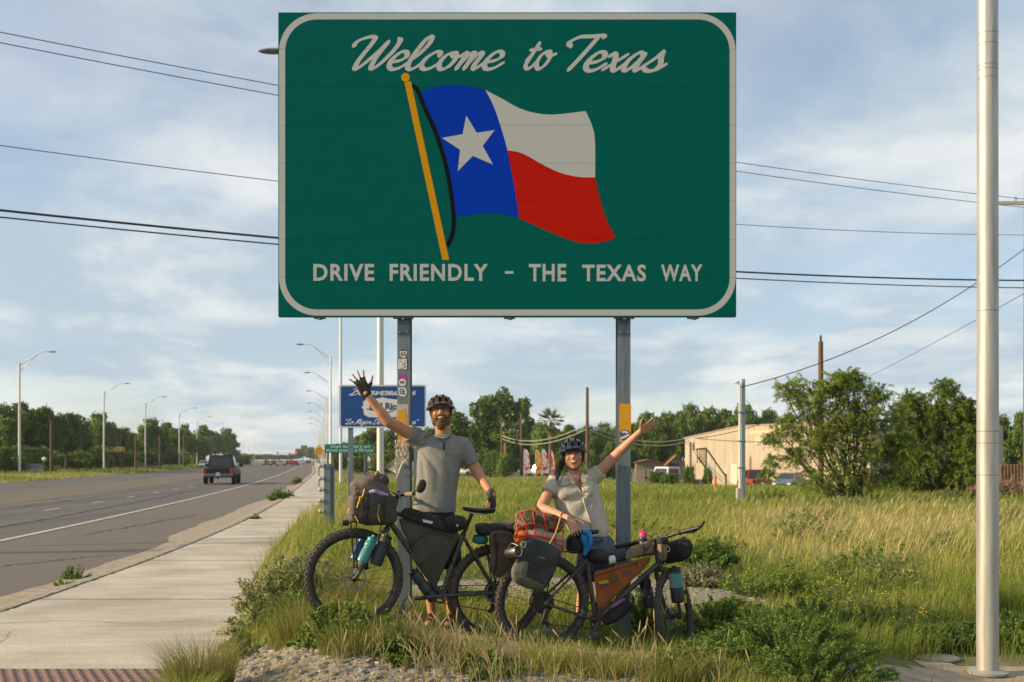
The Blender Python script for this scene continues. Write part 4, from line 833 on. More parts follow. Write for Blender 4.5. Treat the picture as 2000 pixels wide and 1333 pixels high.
def blob_tree(name, d, blobs_px, base_px, label, m, leaf, per, asp, limbs, stem_r, cat='tree', depth=1.0, seed=1, fill=.35, droop=.5, sub=2, spray=0):
    rng = np.random.default_rng(seed); x = W(base_px, 0, d).x; z0 = g(x, d); t = thing(name, label, cat, (x, d, z0)); bl = []
    for (px, py, rp) in blobs_px:
        p = W(px, py, d); rm = rp/F*d
        for k in range(sub):
            u = rng.normal(size=3); u /= np.linalg.norm(u); u *= rm*.62*rng.random()**.4; bl.append(((p.x+u[0], d+u[1]*1.5*depth, p.z+u[2]), rm*(.85 if sub < 3 else rng.uniform(.36, .58))))
    if spray: v, f, rn = spray_crown(bl, spray, leaf, asp, rng)
    else: v, f, rn = blob_crown([((c[0], c[1], c[2]), r_) for c, r_ in bl], per, leaf, asp, rng, fill=fill, droop=droop)
    lo = v[:, 2] < z0+.03; v[lo, 2] = z0+.03+rng.random(lo.sum())*.3
    o = raw_mesh('crown', v, f, m, rn, parent=t, loc=(x, d, z0)); o.location = (0, 0, 0)
    mb = MB(); b0 = Vector((x, d, z0-.1))
    for (c, r_) in bl[:limbs]:
        q = b0+Vector((rng.normal()*.15, rng.normal()*.15, 0)); c = Vector(c); mid_ = q.lerp(c, .5)+Vector((rng.normal()*.12, 0, -.15))
        mb.tube(spline([q, mid_, c+Vector((0, 0, r_*.3))], 5), [stem_r, stem_r*.6, stem_r*.2], 6)
        for k in range(4):
            e = c+Vector(rng.normal(size=3))*r_*.6; mb.tube([mid_.lerp(c, .3+.15*k), e], [stem_r*.3, stem_r*.1], 4)
    mb.build('trunk', BARK, t); return t
blob_tree('mesquite_tree', 36, [(1650, 738, 20), (1672, 735, 14), (1635, 752, 22), (1562, 768, 26), (1540, 758, 20), (1585, 800, 32), (1545, 832, 26), (1520, 850, 20), (1640, 760, 30), (1662, 742, 18), (1625, 800, 38), (1675, 795, 36), (1722, 775, 24), (1705, 830, 36), (1650, 850, 46), (1592, 868, 40), (1548, 900, 24), (1700, 890, 40), (1640, 915, 40), (1590, 930, 26), (1735, 870, 26), (1690, 950, 26), (1655, 968, 24), (1500, 922, 10), (1510, 900, 14), (1735, 930, 22), (1750, 815, 26), (1762, 850, 28), (1758, 895, 28), (1600, 770, 20), (1690, 760, 22)], 1668, 'feathery bright green mesquite tree with many thin stems in the field', LEAF_Q, .085, 0, .26, 46, .03, seed=3, sub=2, spray=66)
blob_tree('mesquite_tree', 45, [(1845, 760, 24), (1790, 785, 26), (1765, 810, 22), (1825, 800, 36), (1870, 805, 26), (1890, 790, 18), (1900, 830, 22), (1800, 850, 44), (1855, 860, 46), (1760, 880, 34), (1810, 905, 44), (1870, 915, 44), (1780, 940, 34), (1840, 950, 36), (1900, 880, 26), (1895, 950, 22)], 1815, 'darker dense mesquite tree standing behind the tall metal pole', leafmat('dark mesquite leaves', [(0, (.08, .13, .02)), (.5, (.17, .25, .038)), (.8, (.25, .33, .054)), (1, (.34, .42, .085))], .6, .45), .11, 0, .28, 32, .035, seed=5, sub=2, spray=80)
blob_tree('tall_tree', 185, [(972, 782, 20), (955, 792, 22), (992, 788, 22), (938, 812, 24), (970, 812, 30), (1006, 806, 24), (1026, 822, 22), (930, 838, 24), (962, 845, 32), (1000, 848, 32), (1034, 846, 22), (940, 872, 28), (985, 875, 30), (1025, 878, 24), (1020, 795, 14), (935, 902, 24), (1000, 902, 26)], 982, 'tall rounded dark green tree standing highest behind the field', LEAF_D, .6, 165, .62, 10, .3, seed=9, fill=.5, droop=0)
blob_tree('shade_tree', 150, [(888, 816, 16), (902, 826, 20), (915, 845, 18), (918, 875, 22), (885, 845, 18), (905, 858, 18), (890, 875, 18), (910, 885, 16), (875, 862, 12), (880, 895, 14), (905, 905, 14)], 892, 'dark tree right behind the smiling man in the helmet', LEAF_D, .46, 190, .62, 8, .25, seed=12, fill=.5, droop=0)
# palm
d = 170; p = W(1075, 0, d); z0 = g(p.x, d); zt = W(0, 826, d).z; t = thing('palm_tree', 'single fan palm with a shaggy brown skirt rising above the trees', 'tree', (p.x, d, z0)); mb = MB(); mb.tube([(p.x, d, z0-.2), (p.x+.1, d, zt)], [.36, .3], 8); mb.build('trunk', BARK, t)
rng = np.random.default_rng(4); mb = MB()
for k in range(46):
    az = rng.uniform(0, 6.28); el = rng.uniform(-.5, 1.35); L_ = rng.uniform(1.6, 2.3); dr = Vector((math.cos(az)*math.cos(el), math.sin(az)*math.cos(el), math.sin(el))); b0 = Vector((p.x+.1, d, zt)); c = b0+dr*L_*.6; sd_ = dr.cross(Vector((0, 0, 1))).normalized()
    for q in range(7):
        a = (q-3)*.24; v2 = (dr*math.cos(a)+sd_*math.sin(a)); e = c+v2*L_*.62+Vector((0, 0, -.12*abs(q-3))); mb.add([c, c+v2*.45+sd_*.12, e, c+v2*.45-sd_*.12], [(0, 1, 2, 3)])
    mb.add([b0-sd_*.02, b0+sd_*.02, c+sd_*.02, c-sd_*.02], [(0, 1, 2, 3)])
mb.build('crown', mat('palm green', (.07, .11, .035), .6, c2=(.11, .15, .05), scale=2), t, smooth=0); mb = MB()
for k in range(60):
    az = rng.uniform(0, 6.28); zz_ = zt-rng.uniform(0, 2.0); b0 = Vector((p.x+.1+.2*math.cos(az), d+.2*math.sin(az), zz_)); e = b0+Vector((math.cos(az)*.45, math.sin(az)*.45, -.7)); sd_ = Vector((-math.sin(az), math.cos(az), 0))*.16; mb.add([b0, b0.lerp(e, .6)+sd_, e, b0.lerp(e, .6)-sd_], [(0, 1, 2, 3)])
mb.build('dead_skirt', mat('dead fronds', (.20, .15, .08), .9), t, smooth=0)
# ------------------------------------------------------------------ grass
# more of the wood, filling the gaps
rs = random.Random(3)
for k in range(26):
    px = rs.uniform(-60, 455); top = np.interp(px, [-60, 60, 130, 200, 260, 330, 385, 440], [806, 808, 826, 834, 856, 844, 850, 856])+rs.uniform(-2, 14); put(rs.choice((1, 4, 1, 2)), px, float(np.interp(px, [-60, 200, 450], [150, 190, 300]))+rs.uniform(0, 20), top, rs.uniform(26, 38)*float(np.interp(px, [0, 450], [1.1, .7])), None)
for k in range(44):
    px = rs.uniform(1045, 1560); top = np.interp(px, [1045, 1150, 1230, 1270, 1350, 1450, 1560], [846, 842, 842, 826, 812, 812, 822])+rs.uniform(-4, 12); put(rs.choice((1, 4, 2)), px, rs.uniform(205, 250), top, rs.uniform(22, 32), lB, gB)
for k in range(16):
    px = rs.uniform(650, 880); put(rs.choice((1, 4, 2)), px, rs.uniform(190, 230), float(np.interp(px, [650, 730, 800, 880], [872, 850, 848, 842]))+rs.uniform(0, 14), rs.uniform(20, 30), lB, gB)
for k in range(14):
    px = rs.uniform(1760, 2100); put(rs.choice((1, 4, 2)), px, rs.uniform(120, 150), 840+rs.uniform(-10, 14), rs.uniform(26, 36), lB, gB)
for k in range(20):
    px = rs.uniform(860, 1075); put(rs.choice((1, 4, 2)), px, rs.uniform(190, 240), float(np.interp(px, [860, 920, 1000, 1075], [838, 846, 846, 844]))+rs.uniform(0, 16), rs.uniform(22, 32), lB, gB)
GRASS = leafmat('grass blades', [(0, (.06, .10, .014)), (.25, (.13, .18, .026)), (.5, (.235, .255, .048)), (.72, (.36, .32, .11)), (1, (.50, .41, .26))], .65, .4)
def blades(x, y, z, h, wd_, az, lean, rn, rng):
    n = len(x); b = np.stack([x, y, z], 1); d = np.stack([np.cos(az), np.sin(az), 0*az], 1); fa = rng.uniform(0, 6.28, n); s = np.stack([np.cos(fa), np.sin(fa), 0*fa], 1)*wd_[:, None]*.5; up = np.array([0, 0, 1.0])
    m = b+up*(h*.58)[:, None]+d*(h*lean*.35)[:, None]; t = b+up*(h*(1-.25*lean))[:, None]+d*(h*lean)[:, None]
    v = np.stack([b-s, b+s, m-s*.75, m+s*.75, t], 1).reshape(-1, 3); k = np.arange(n)[:, None]*5
    f = np.concatenate([k+np.array([[0, 1, 3]]), k+np.array([[0, 3, 2]]), k+np.array([[2, 3, 4]])]); return v, f, np.repeat(rn, 5)
rng = np.random.default_rng(21)
n = 460000; d = np.exp(rng.uniform(np.log(6.2), np.log(120), n)); u = rng.uniform(-.34, .66, n); x = u*d; y = d
keep = (x > x_walk_r(y)+.03+.10*rng.random(n))
dens = np.ones(n)
for P, q in ((PATHP, .03), (BEDP, .10), (DIRTP, .012), (BAREP, .28)):
    jx = (vnoise(x, y, .35, 3)-.5)*.5; jy = (vnoise(x, y, .35, 8)-.5)*.5; dens = np.where(inpoly(x+jx, y+jy, P), q, dens)
dens *= np.where(y < 9.5, .45+.75*vnoise(x, y, .7, 15), 1); clump = vnoise(x, y, .45, 31); dens *= (.35+.9*clump)*np.where(y > 11, .12+1.3*vnoise(x, y, 1.9, 77)*(.5+.8*vnoise(x, y, 5.5, 78)), 1)
dens = np.where((y > 116) & (y < 123) & (x > -17) & (x < 16), .0, dens)
keep &= rng.random(n) < dens; x, y = x[keep], y[keep]; n = len(x)
dryz = smooth(2.0, 5, x-(y-14)*.12)*smooth(12.5, 16.5, y)*smooth(36, 27, y)*(.35+.9*vnoise(x, y, 5, 41))
ww = .5*vnoise(x, y, 2.6, 44)+.5*vnoise(x, y, 8, 45)
near = smooth(13, 9, y)
rn = .15+.56*ww+.22*dryz+.10*near*vnoise(x, y, .9, 51)+rng.normal(size=n)*.13
rn += .16*smooth(1.4, .2, x-x_walk_r(y))*smooth(9, 10, y); rn = np.clip(rn, 0, 1)
h = (.13+.17*vnoise(x, y, .8, 61)*(1-.35*smooth(9, 8, y)))+.11*smooth(11, 18, y)+.08*dryz+.20*smooth(1.6, .4, x-x_walk_r(y))*smooth(9.2, 10.5, y)*smooth(34, 20, y)
h *= rng.uniform(.45, 1.35, n)*np.where(y < 9.2, .85, .84)*(.75+.5*vnoise(x, y, 2.2, 93))
wd_ = np.maximum(.0042, .00048*y)*rng.uniform(.7, 1.5, n); az = np.where(rng.random(n) < .5+.4*dryz, rng.normal(size=n)*.7, rng.uniform(0, 6.28, n)); lean = np.abs(rng.normal(size=n))*.33+.15
v, f, r5 = blades(x, y, gz(x, y)-.01, h, wd_, az, lean, rn, rng)
tag(raw_mesh('field_grass', v, f, GRASS, r5), 'tall green and straw coloured grass filling the field', 'grass', kind='stuff')
# verge beyond the road
n = 30000; d = np.exp(rng.uniform(np.log(55), np.log(300), n)); o_ = rng.random(n)**1.5*16; x = x_road_l(d)-.25-o_; vis = (np.abs(x/d) < .62) & (rng.random(n) < .3+vnoise(x, d, 3, 3)); x, d, o_ = x[vis], d[vis], o_[vis]; n = len(x)
v, f, r5 = blades(x, d, gz(x, d)-.01, (.16+.35*vnoise(x, d, 4, 7)*smooth(0, 3, o_))*rng.uniform(.6, 1.4, n), .0008*d, rng.uniform(0, 6.28, n), np.full(n, .3), np.clip(.45+.35*(vnoise(x, d, 6, 9)-.5)*2+rng.normal(size=n)*.12, 0, 1), rng)
tag(raw_mesh('verge_grass', v, f, GRASS, r5), 'yellowing grass along the verge beyond the road', 'grass', kind='stuff')
# seed heads: pale nodding spikes over the dry grass and a few tall foxtails close up
SEED = leafmat('seed heads', [(0, (.30, .22, .12)), (.5, (.42, .32, .19)), (1, (.55, .44, .28))], .8, .35)
n = 5500; d = np.exp(rng.uniform(np.log(12.5), np.log(36), n)); x = d*rng.uniform(.05, .62, n)
dz_ = smooth(2.0, 5, x-(d-14)*.12)*smooth(12.5, 16.5, d)*smooth(37, 28, d)*(.2+vnoise(x, d, 4, 41)); k = rng.random(n) < dz_; x, d = x[k], d[k]; n = len(x)
v, f, r5 = blades(x, d, gz(x, d)+.15+.12*rng.random(n), .13+.1*rng.random(n), np.maximum(.006, .00055*d), rng.normal(size=n)*.6, .5+.4*rng.random(n), rng.random(n), rng)
tag(raw_mesh('seed_heads', v, f, SEED, r5), 'pale seed heads nodding over the dry part of the field', 'seed heads', kind='stuff')
STRAW = mat('straw stalk', (.36, .29, .14), .8, trans=.3)
def foxtail(x, y, h, lx, ly, mb, mh, rs):
    z0 = g(x, y); h *= .9; P = spline([(x, y, z0-.02), (x+lx*.3, y+ly*.3, z0+h*.6), (x+lx, y+ly, z0+h)], 5); mb.tube(P, [.0022, .0012], 4)
    a = P[-1]; dr = (P[-1]-P[-2]).normalized(); L_ = rs.uniform(.05, .09); mh.tube([a-dr*.01, a+dr*L_*.3, a+dr*L_*.7, a+dr*L_], [.002, .0045, .004, .001], 6)
    for k in range(rs.randint(2, 4)):
        az = rs.uniform(0, 6.28); b = P[rs.randint(1, 6)]; e = b+Vector((math.cos(az)*.07, math.sin(az)*.07, .12)); mb.add([b, b.lerp(e, .5)+Vector((.004, 0, .01)), e, b.lerp(e, .5)-Vector((.004, 0, -.01))], [(0, 1, 2, 3)])
rs = random.Random(5); mb = MB(); mh = MB()
for (px, d, n_, sp_) in ((835, 7.0, 6, .12), (880, 6.9, 7, .10), (700, 7.1, 5, .15), (940, 6.8, 6, .16), (990, 6.9, 6, .2), (1120, 6.75, 8, .25), (1260, 6.9, 7, .25), (760, 6.8, 5, .2), (1420, 6.9, 5, .25), (870, 7.2, 6, .1), (1040, 6.7, 6, .3)):
    for k in range(n_):
        x = W(px, 0, d).x+rs.gauss(0, sp_); foxtail(x, d+rs.gauss(0, .12), rs.uniform(.22, .48), rs.gauss(-.05, .09), rs.gauss(0, .04), mb, mh, rs)
o = mb.build('foxtail_grass', STRAW, smooth=0); tag(o, 'tall straw coloured foxtail stalks standing in front of the bicycles', 'grass', kind='stuff'); q = mh.build('foxtail_head', mat('foxtail head', (.46, .33, .17), .9, trans=.2), o); q['kind'] = 'stuff'
# ------------------------------------------------------------------ weeds and shrubs
def shrub(name, label, px, d, rx, ry, h, nstem, nleaf, ll, lw, m, seed, group=None, cat='plant', arch=.5, stem_m=None, base_r=.35, flowers=None, droop=.3):
    rng = np.random.default_rng(seed); x0 = W(px, 0, d).x; z0 = g(x0, d); t = thing(name, label, cat, (x0, d, z0), group); V = []; rn = []; mb = MB(); tips = []
    for k in range(nstem):
        az = rng.uniform(0, 6.28); q = math.sqrt(rng.random()); ex = math.cos(az)*rx*q; ey = math.sin(az)*ry*q; hz_ = h*(1-.62*q*q)*rng.uniform(.7, 1.1)
        bx, by = x0+ex*base_r, d+ey*base_r; b = np.array([bx, by, g(bx, by)-.01]); e = np.array([x0+ex, d+ey, g(x0+ex, d+ey)+hz_]); c = (b+e)/2+np.array([0, 0, hz_*.25*arch]); tt = rng.uniform(.12, 1.0, nleaf)**.8
        P = (1-tt)[:, None]**2*b+2*((1-tt)*tt)[:, None]*c+(tt**2)[:, None]*e; tips.append(e); V.append(P+rng.normal(size=P.shape)*ll*.25); rn.append(np.clip(rng.normal(.45, .12)+.25*tt-.1+rng.normal(size=nleaf)*.14, 0, 1))
        mb.tube([b, (b+2*c+e)/4, e], [.004, .0025, .0012], 4)
    C = np.concatenate(V); r4 = np.repeat(np.concatenate(rn), 4); out_ = C-np.array([x0, d, z0]); out_ /= np.linalg.norm(out_, axis=1)[:, None]+1e-6; out_[:, 2] += .6
    v, f = leaves(C, out_, ll, lw, rng, droop=droop); lo = v[:, 2] < gz(v[:, 0], v[:, 1]); v[lo, 2] = gz(v[lo, 0], v[lo, 1])+.004
    o = raw_mesh('foliage', v, f, m, r4, parent=t, loc=(x0, d, z0)); o.location = (0, 0, 0); mb.build('stem', stem_m or mat('weed stem', (.12, .13, .05), .8), t)
    if flowers:
        fm, cnt, fs_ = flowers; mf = MB()
        for k in range(cnt):
            e = Vector(tips[rng.integers(len(tips))])+Vector(rng.normal(size=3))*.02+Vector((0, 0, .02)); mf.sph(e, (fs_, fs_, fs_*.6), nu=6, nv=3)
        mf.build('flower', fm, t)['kind'] = 'stuff'
    return t
WEED = leafmat('weed leaves', [(0, (.055, .10, .018)), (.4, (.11, .175, .03)), (.75, (.18, .25, .05)), (1, (.26, .33, .08))], .6, .35)
PALEW = leafmat('pale weed leaves', [(0, (.13, .16, .05)), (.5, (.26, .29, .10)), (1, (.45, .46, .22))], .65, .35)
FERN = leafmat('fine dark leaves', [(0, (.042, .082, .016)), (.4, (.088, .158, .028)), (.75, (.145, .23, .042)), (1, (.22, .32, .07))], .6, .3)
LIL = mat('lilac flower', (.34, .26, .45), .7)
shrub('flowering_shrub', 'bushy pale green shrub with drooping leaves leaning over the sidewalk edge', 540, 9.9, .56, .50, .56, 105, 52, .075, .24, PALEW, 1, cat='shrub', flowers=(LIL, 14, .010))
shrub('flowering_shrub', 'smaller pale green shrub further along the sidewalk beside the tall grass', 590, 11.6, .42, .5, .50, 70, 46, .075, .24, PALEW, 2, cat='shrub', flowers=(LIL, 8, .010))
shrub('weed_clump', 'leafy green weed clump growing beneath the bicycle front wheel', 655, 8.05, .40, .34, .28, 60, 46, .045, .38, WEED, 3)
shrub('weed_clump', 'dark green weed clump under the lower edge of the front wheel', 735, 7.9, .26, .24, .22, 45, 50, .035, .36, FERN, 4)
shrub('weed_clump', 'small bright weed at the corner of the sidewalk kerb', 462, 8.75, .15, .16, .20, 30, 40, .04, .42, WEED, 5)
shrub('low_shrub', 'broad dark feathery shrub mound spreading in front of the gravel path', 1535, 7.75, .66, .60, .38, 270, 120, .028, .24, FERN, 6, cat='shrub', arch=1.2)
shrub('low_shrub', 'feathery shrub mound reaching toward the pale dirt near the pole', 1600, 7.1, .50, .45, .30, 170, 110, .028, .24, FERN, 7, cat='shrub', arch=1.2)
shrub('low_shrub', 'bright feathery bush right behind the bicycle front wheel by the right post', 1400, 9.35, .34, .36, .32, 100, 80, .034, .32, WEED, 8, cat='shrub', arch=1.0)
shrub('low_shrub', 'dense green plant behind the right sign post foot', 1262, 9.35, .34, .30, .42, 70, 70, .036, .34, WEED, 18, cat='shrub')
shrub('round_bush', 'rounded dark bush just behind the handlebar of the orange bagged bicycle', 1385, 13.8, .42, .45, .46, 120, 60, .05, .34, FERN, 9, cat='bush')
shrub('grey_shrub', 'pale grey leaved shrub at the top of the gravel path', 1372, 12.6, .42, .34, .26, 70, 46, .05, .28, leafmat('grey leaves', [(0, (.12, .13, .08)), (.5, (.22, .23, .14)), (1, (.38, .37, .26))], .7, .3), 10, cat='shrub')
rs = random.Random(12)
for k in range(34):
    d_ = math.exp(rs.uniform(math.log(11.5), math.log(42))); px_ = rs.uniform(900, 1990); s_ = rs.uniform(.8, 1.6)*(1+d_/45)
    if inpoly(np.array([W(px_, 0, d_).x]), np.array([d_]), PATHP)[0]: continue
    shrub('field_weed', rs.choice(('scattered leafy weed rising among the field grass',)), px_, d_, .30*s_, .30*s_, .22*s_, 22, 26, .042*(1+d_/36), .26, rs.choice((WEED, FERN, PALEW)), 300+k, 'weeds scattered over the field')
YFL = mat('yellow petals', (.62, .42, .01), .7)
for k, (px, d, rx, h, cnt) in enumerate(((1630, 10.6, .28, .36, 46), (1690, 10.2, .30, .30, 20), (1745, 10.0, .34, .32, 50), (1830, 9.7, .22, .26, 14))): shrub('yellow_wildflowers', 'clump of yellow wildflowers in the grass beyond the pale dirt', px, d, rx, .3, h, 34, 26, .04, .22, WEED, 30+k, 'yellow wildflower clumps', cat='flowers', flowers=(YFL, cnt, .0085))
for k, (px, d, rx, ry, h) in enumerate(((1700, 9.25, .45, .35, .24), (1800, 9.0, .50, .32, .24), (1880, 9.1, .40, .30, .22), (1600, 9.7, .42, .4, .24), (2010, 9.3, .4, .4, .28))): shrub('ground_weed', 'low dark spreading weed along the back edge of the pale dirt', px, d, rx, ry, h, 95, 60, .036, .34, FERN, 40+k, 'low weeds along the dirt edge')
for k, (px, d, rx, h) in enumerate(((560, 9.3, .3, .34), (620, 9.6, .3, .4), (680, 10.2, .34, .38), (1100, 11.0, .25, .22), (1180, 9.6, .3, .3), (900, 10.2, .3, .26), (950, 7.3, .28, .12), (1330, 7.3, .26, .2), (1480, 11.8, .5, .3), (1560, 11.5, .4, .28), (1440, 10.2, .3, .18), (780, 7.4, .22, .16), (1400, 16, .6, .4), (1240, 20, .7, .5), (1560, 19, .6, .45), (990, 15.5, .6, .5), (1030, 14.5, .4, .4))): shrub('green_weed', 'small leafy green weed among the grass '+('in front of the bicycles' if d < 8 else 'beside the sidewalk behind the front wheel' if px < 700 else 'just behind the riders' if d < 12 else 'further back in the field'), px, d, rx, rx, h, 36, 34, .05, .3, WEED, 60+k, 'green weeds '+('in front of the bicycles' if d < 8 else 'by the sidewalk' if px < 700 else 'behind the riders' if d < 12 else 'in the field'))
for k, (px, d, r_, h, lb) in enumerate(((120, 14.5, .36, .17, 'flat dark weed rooted in the kerb joint next to a taller one'), (146, 15.3, .24, .27, 'upright leafy weed growing from the kerb joint'), (66, 12.55, .2, .14, 'small weed at the cracked kerb near the slab joint'), (262, 17.0, .26, .13, 'low sparse weed sprouting from the kerb crack'), (497, 28.5, .24, .3, 'dark weed tuft on the kerb further along the sidewalk'), (543, 44, .5, .62, 'tall bushy weed at the road edge beside the far sidewalk'), (560, 46, .45, .5, 'second bushy weed at the road edge beside the far sidewalk'), (582, 75, .5, .6, 'distant weed bush where the sidewalk narrows'), (2, 11.2, .12, .12, 'little weed in the kerb joint by the tactile plate'))): shrub('kerb_weed', lb, px, d, r_, r_, h, 34 if d < 20 else 40, 34, .045 if d < 20 else .09, .42, WEED if k else FERN, 80+k, cat='weed')
# golden tuft at the sidewalk corner
def tuft(px, d, r_, h, n, label, seed, dry):
    rng = np.random.default_rng(seed); x0 = W(px, 0, d).x; z0 = g(x0, d); a = rng.uniform(0, 6.28, n); q = r_*np.sqrt(rng.random(n)); x = x0+np.cos(a)*q*.6; y = d+np.sin(a)*q*.6
    v, f, r5 = blades(x, y, np.maximum(gz(x, y), .05)-.005, h*rng.uniform(.4, 1.1, n), np.full(n, .0038), a+rng.normal(size=n)*.5, .25+.45*rng.random(n), np.clip(dry+rng.normal(size=n)*.16, 0, 1), rng)
    o = raw_mesh('grass_tuft', v, f, GRASS, r5, loc=(x0, d, z0)); return tag(o, label, 'grass')
tuft(395, 7.35, .30, .46, 1500, 'golden dry grass tuft leaning over the tactile plate corner', 1, .62)
tuft(360, 7.0, .30, .30, 1100, 'greenish yellow grass tuft at the edge of the tactile plate', 2, .45)
tuft(610, 10.6, .4, .55, 1500, 'tall golden green grass behind the bicycle front wheel', 3, .5)
tuft(700, 9.6, .4, .42, 1300, 'straw grass seen through the spokes of the front wheel', 4, .55)
tuft(590, 8.6, .4, .36, 1000, 'golden grass spilling beside the leafy weeds near the kerb corner', 11, .5)
tuft(690, 7.65, .38, .26, 900, 'yellow green grass in front of the weeds below the front wheel', 12, .45)
tuft(790, 7.7, .34, .24, 900, 'yellow green grass in front of the left post foot', 13, .5)
tuft(900, 7.6, .36, .2, 800, 'short dry grass in front of the man\'s sandals', 14, .6)
tuft(1070, 7.55, .35, .2, 900, 'short golden grass under the rear wheel with the metal mug above', 5, .6)
tuft(1180, 7.35, .35, .2, 900, 'short golden grass in front of the right post foot', 6, .55)
tuft(1310, 7.1, .35, .24, 900, 'grass tuft hiding the foot of the turned front wheel', 7, .5)
tuft(1990, 10.2, .4, .45, 1200, 'bright long bladed grass just behind the tall metal pole', 8, .3)
# ------------------------------------------------------------------ buildings
CREAM = mat('cream corrugated metal', (.43, .37, .285), .8, c2=(.37, .315, .24), scale=1.2, stretch=(1, 1, .3))
P0 = Vector((W(1338, 0, 126).x, 126, 0)); P1 = Vector((W(1700, 0, 95).x, 95, 0)); wd = (P1-P0); wl = wd.length; wu = wd.normalized(); wn = Vector((wu.y, -wu.x, 0))
if wn.x > 0: wn = -wn
zg = -1.25
wh = thing('warehouse', 'long cream metal warehouse with shallow roof behind the mesquite trees', 'building', (P0.x, P0.y, zg))
def wq(s_, z, o=0.0): q = P0+wu*s_+wn*o; return Vector((q.x, q.y, z))
tops = [(0, 4.02), (wl*.18, 4.53), (wl*.36, 5.05), (wl, 4.95)]
npan = 34; bk = -wn*14
for k in range(npan):                                         # each wall sheet its own piece
    s0 = wl*k/npan; s1 = wl*(k+1)/npan-.02; zt0 = np.interp(s0, [a for a, b in tops], [b for a, b in tops]); zt1 = np.interp(s1, [a for a, b in tops], [b for a, b in tops]); mb = MB(); pts = []
    for q in range(5):
        s_ = s0+(s1-s0)*q/4; pts.append((s_, .07 if q % 2 else 0))
    vs = [wq(s_, zg-.2, o) for s_, o in pts]+[wq(s_, zt0+(zt1-zt0)*(s_-s0)/(s1-s0), o) for s_, o in pts]; mb.add(vs, [(q, q+1, q+6, q+5) for q in range(4)]); mb.build('wall_panel', CREAM, wh, smooth=0)
mb = MB(); a = wq(0, zg); b = wq(wl, zg)
for (p, q, zt_) in ((wq(0, zg, -.05), wq(0, zg, -14), 4.0), (wq(wl, zg, -.05), wq(wl, zg, -14), 4.6), (wq(0, zg, -14), wq(wl, zg, -14), 4.0)): mb.add([p, q, Vector((q.x, q.y, zt_)), Vector((p.x, p.y, zt_))], [(0, 1, 2, 3)])
mb.build('rear_wall', CREAM, wh, smooth=0); mb = MB(); vs = []
for s_, z_ in tops: vs += [wq(s_-(.15 if s_ == 0 else 0), z_+.06, .14), wq(s_, z_+.5, -14)]
for s_, z_ in tops: vs += [wq(s_-(.15 if s_ == 0 else 0), z_-.02, .14), wq(s_, z_+.42, -14)]
mb.add(vs, [(0, 2, 3, 1), (2, 4, 5, 3), (4, 6, 7, 5), (8, 10, 2, 0), (10, 12, 4, 2), (12, 14, 6, 4), (8, 0, 1, 9), (6, 14, 15, 7), (8, 9, 11, 10), (10, 11, 13, 12), (12, 13, 15, 14)]); mb.build('roof', mat('warehouse roof', (.42, .33, .24), .6, .2), wh, smooth=0)
def wbox(s_, z_, w_, h_, m, name, par, o=.03, t=.05):
    mb = MB(); c = wq(s_, z_, o); mb.box(c, (w_, t, h_), rot=basis((0, 0, 1), wu)); return mb.build(name, m, par, smooth=0)
def s_at(px):
    r_ = (px-1000)/F; return (r_*P0.y-P0.x)/(wu.x-r_*wu.y)
for (x0, x1, y0, y1, m, nm) in ((1490, 1515, 853, 869, mat('dark window glass', (.08, .09, .09), .15), 'window'), (1474, 1487, 853, 869, mat('cream shutter', (.55, .44, .30), .7), 'shutter'), (1428, 1440, 907, 946, mat('white steel door', (.55, .52, .46), .6), 'door'), (1385, 1397, 900, 935, mat('grey panel door', (.30, .31, .31), .6), 'door'), (1353, 1359, 906, 935, mat('brown panel', (.25, .2, .15), .7), 'door'), (1463, 1530, 841, 848, mat('cream fascia box', (.58, .46, .30), .6), 'fascia')):
    s0, s1 = s_at(x0), s_at(x1); dm_ = (P0+wu*((s0+s1)/2)).y; za, zb_ = W(0, y0, dm_).z, max(W(0, y1, dm_).z, zg); o = wbox((s0+s1)/2, (za+zb_)/2, abs(s1-s0), za-zb_, m, nm, wh)
    if nm == 'window':
        for q in (-.5, 0, .5): wbox((s0+s1)/2+q*abs(s1-s0)*.96, (za+zb_)/2, .07, za-zb_+.06, mat('window frame', (.3, .26, .2), .6), 'frame', o, .06)
# steel stair frame before the warehouse
RUST = mat('rusty pipe', (.10, .065, .045), .8, .2); sf = thing('stair_frame', 'rusty pipe stair frame with sloping handrail before the warehouse wall', 'metal frame', (W(1375, 0, 110).x, 110, g(W(1375, 0, 110).x, 110)))
def pp(px, py, d=110): return W(px, py, d)
for a, b in (((1379, 875), (1379, 925)), ((1349, 864), (1349, 912)), ((1360, 878), (1379, 876)), ((1379, 876), (1418, 932)), ((1362, 892), (1384, 922)), ((1355, 865), (1355, 880))):
    mb = MB(); mb.tube([pp(*a), pp(*b)], .09, 6); mb.build('pipe', RUST, sf)
for px in (1362, 1367, 1371, 1375):
    mb = MB(); mb.tube([pp(px, 877), pp(px, 905)], .05, 5); mb.build('baluster', RUST, sf)
for px in (1349, 1379, 1418, 1384):
    mb = MB(); q = pp(px, 926); mb.tube([q, (q.x, q.y, g(q.x, q.y)-.1)], .09, 6); mb.build('pipe', RUST, sf)
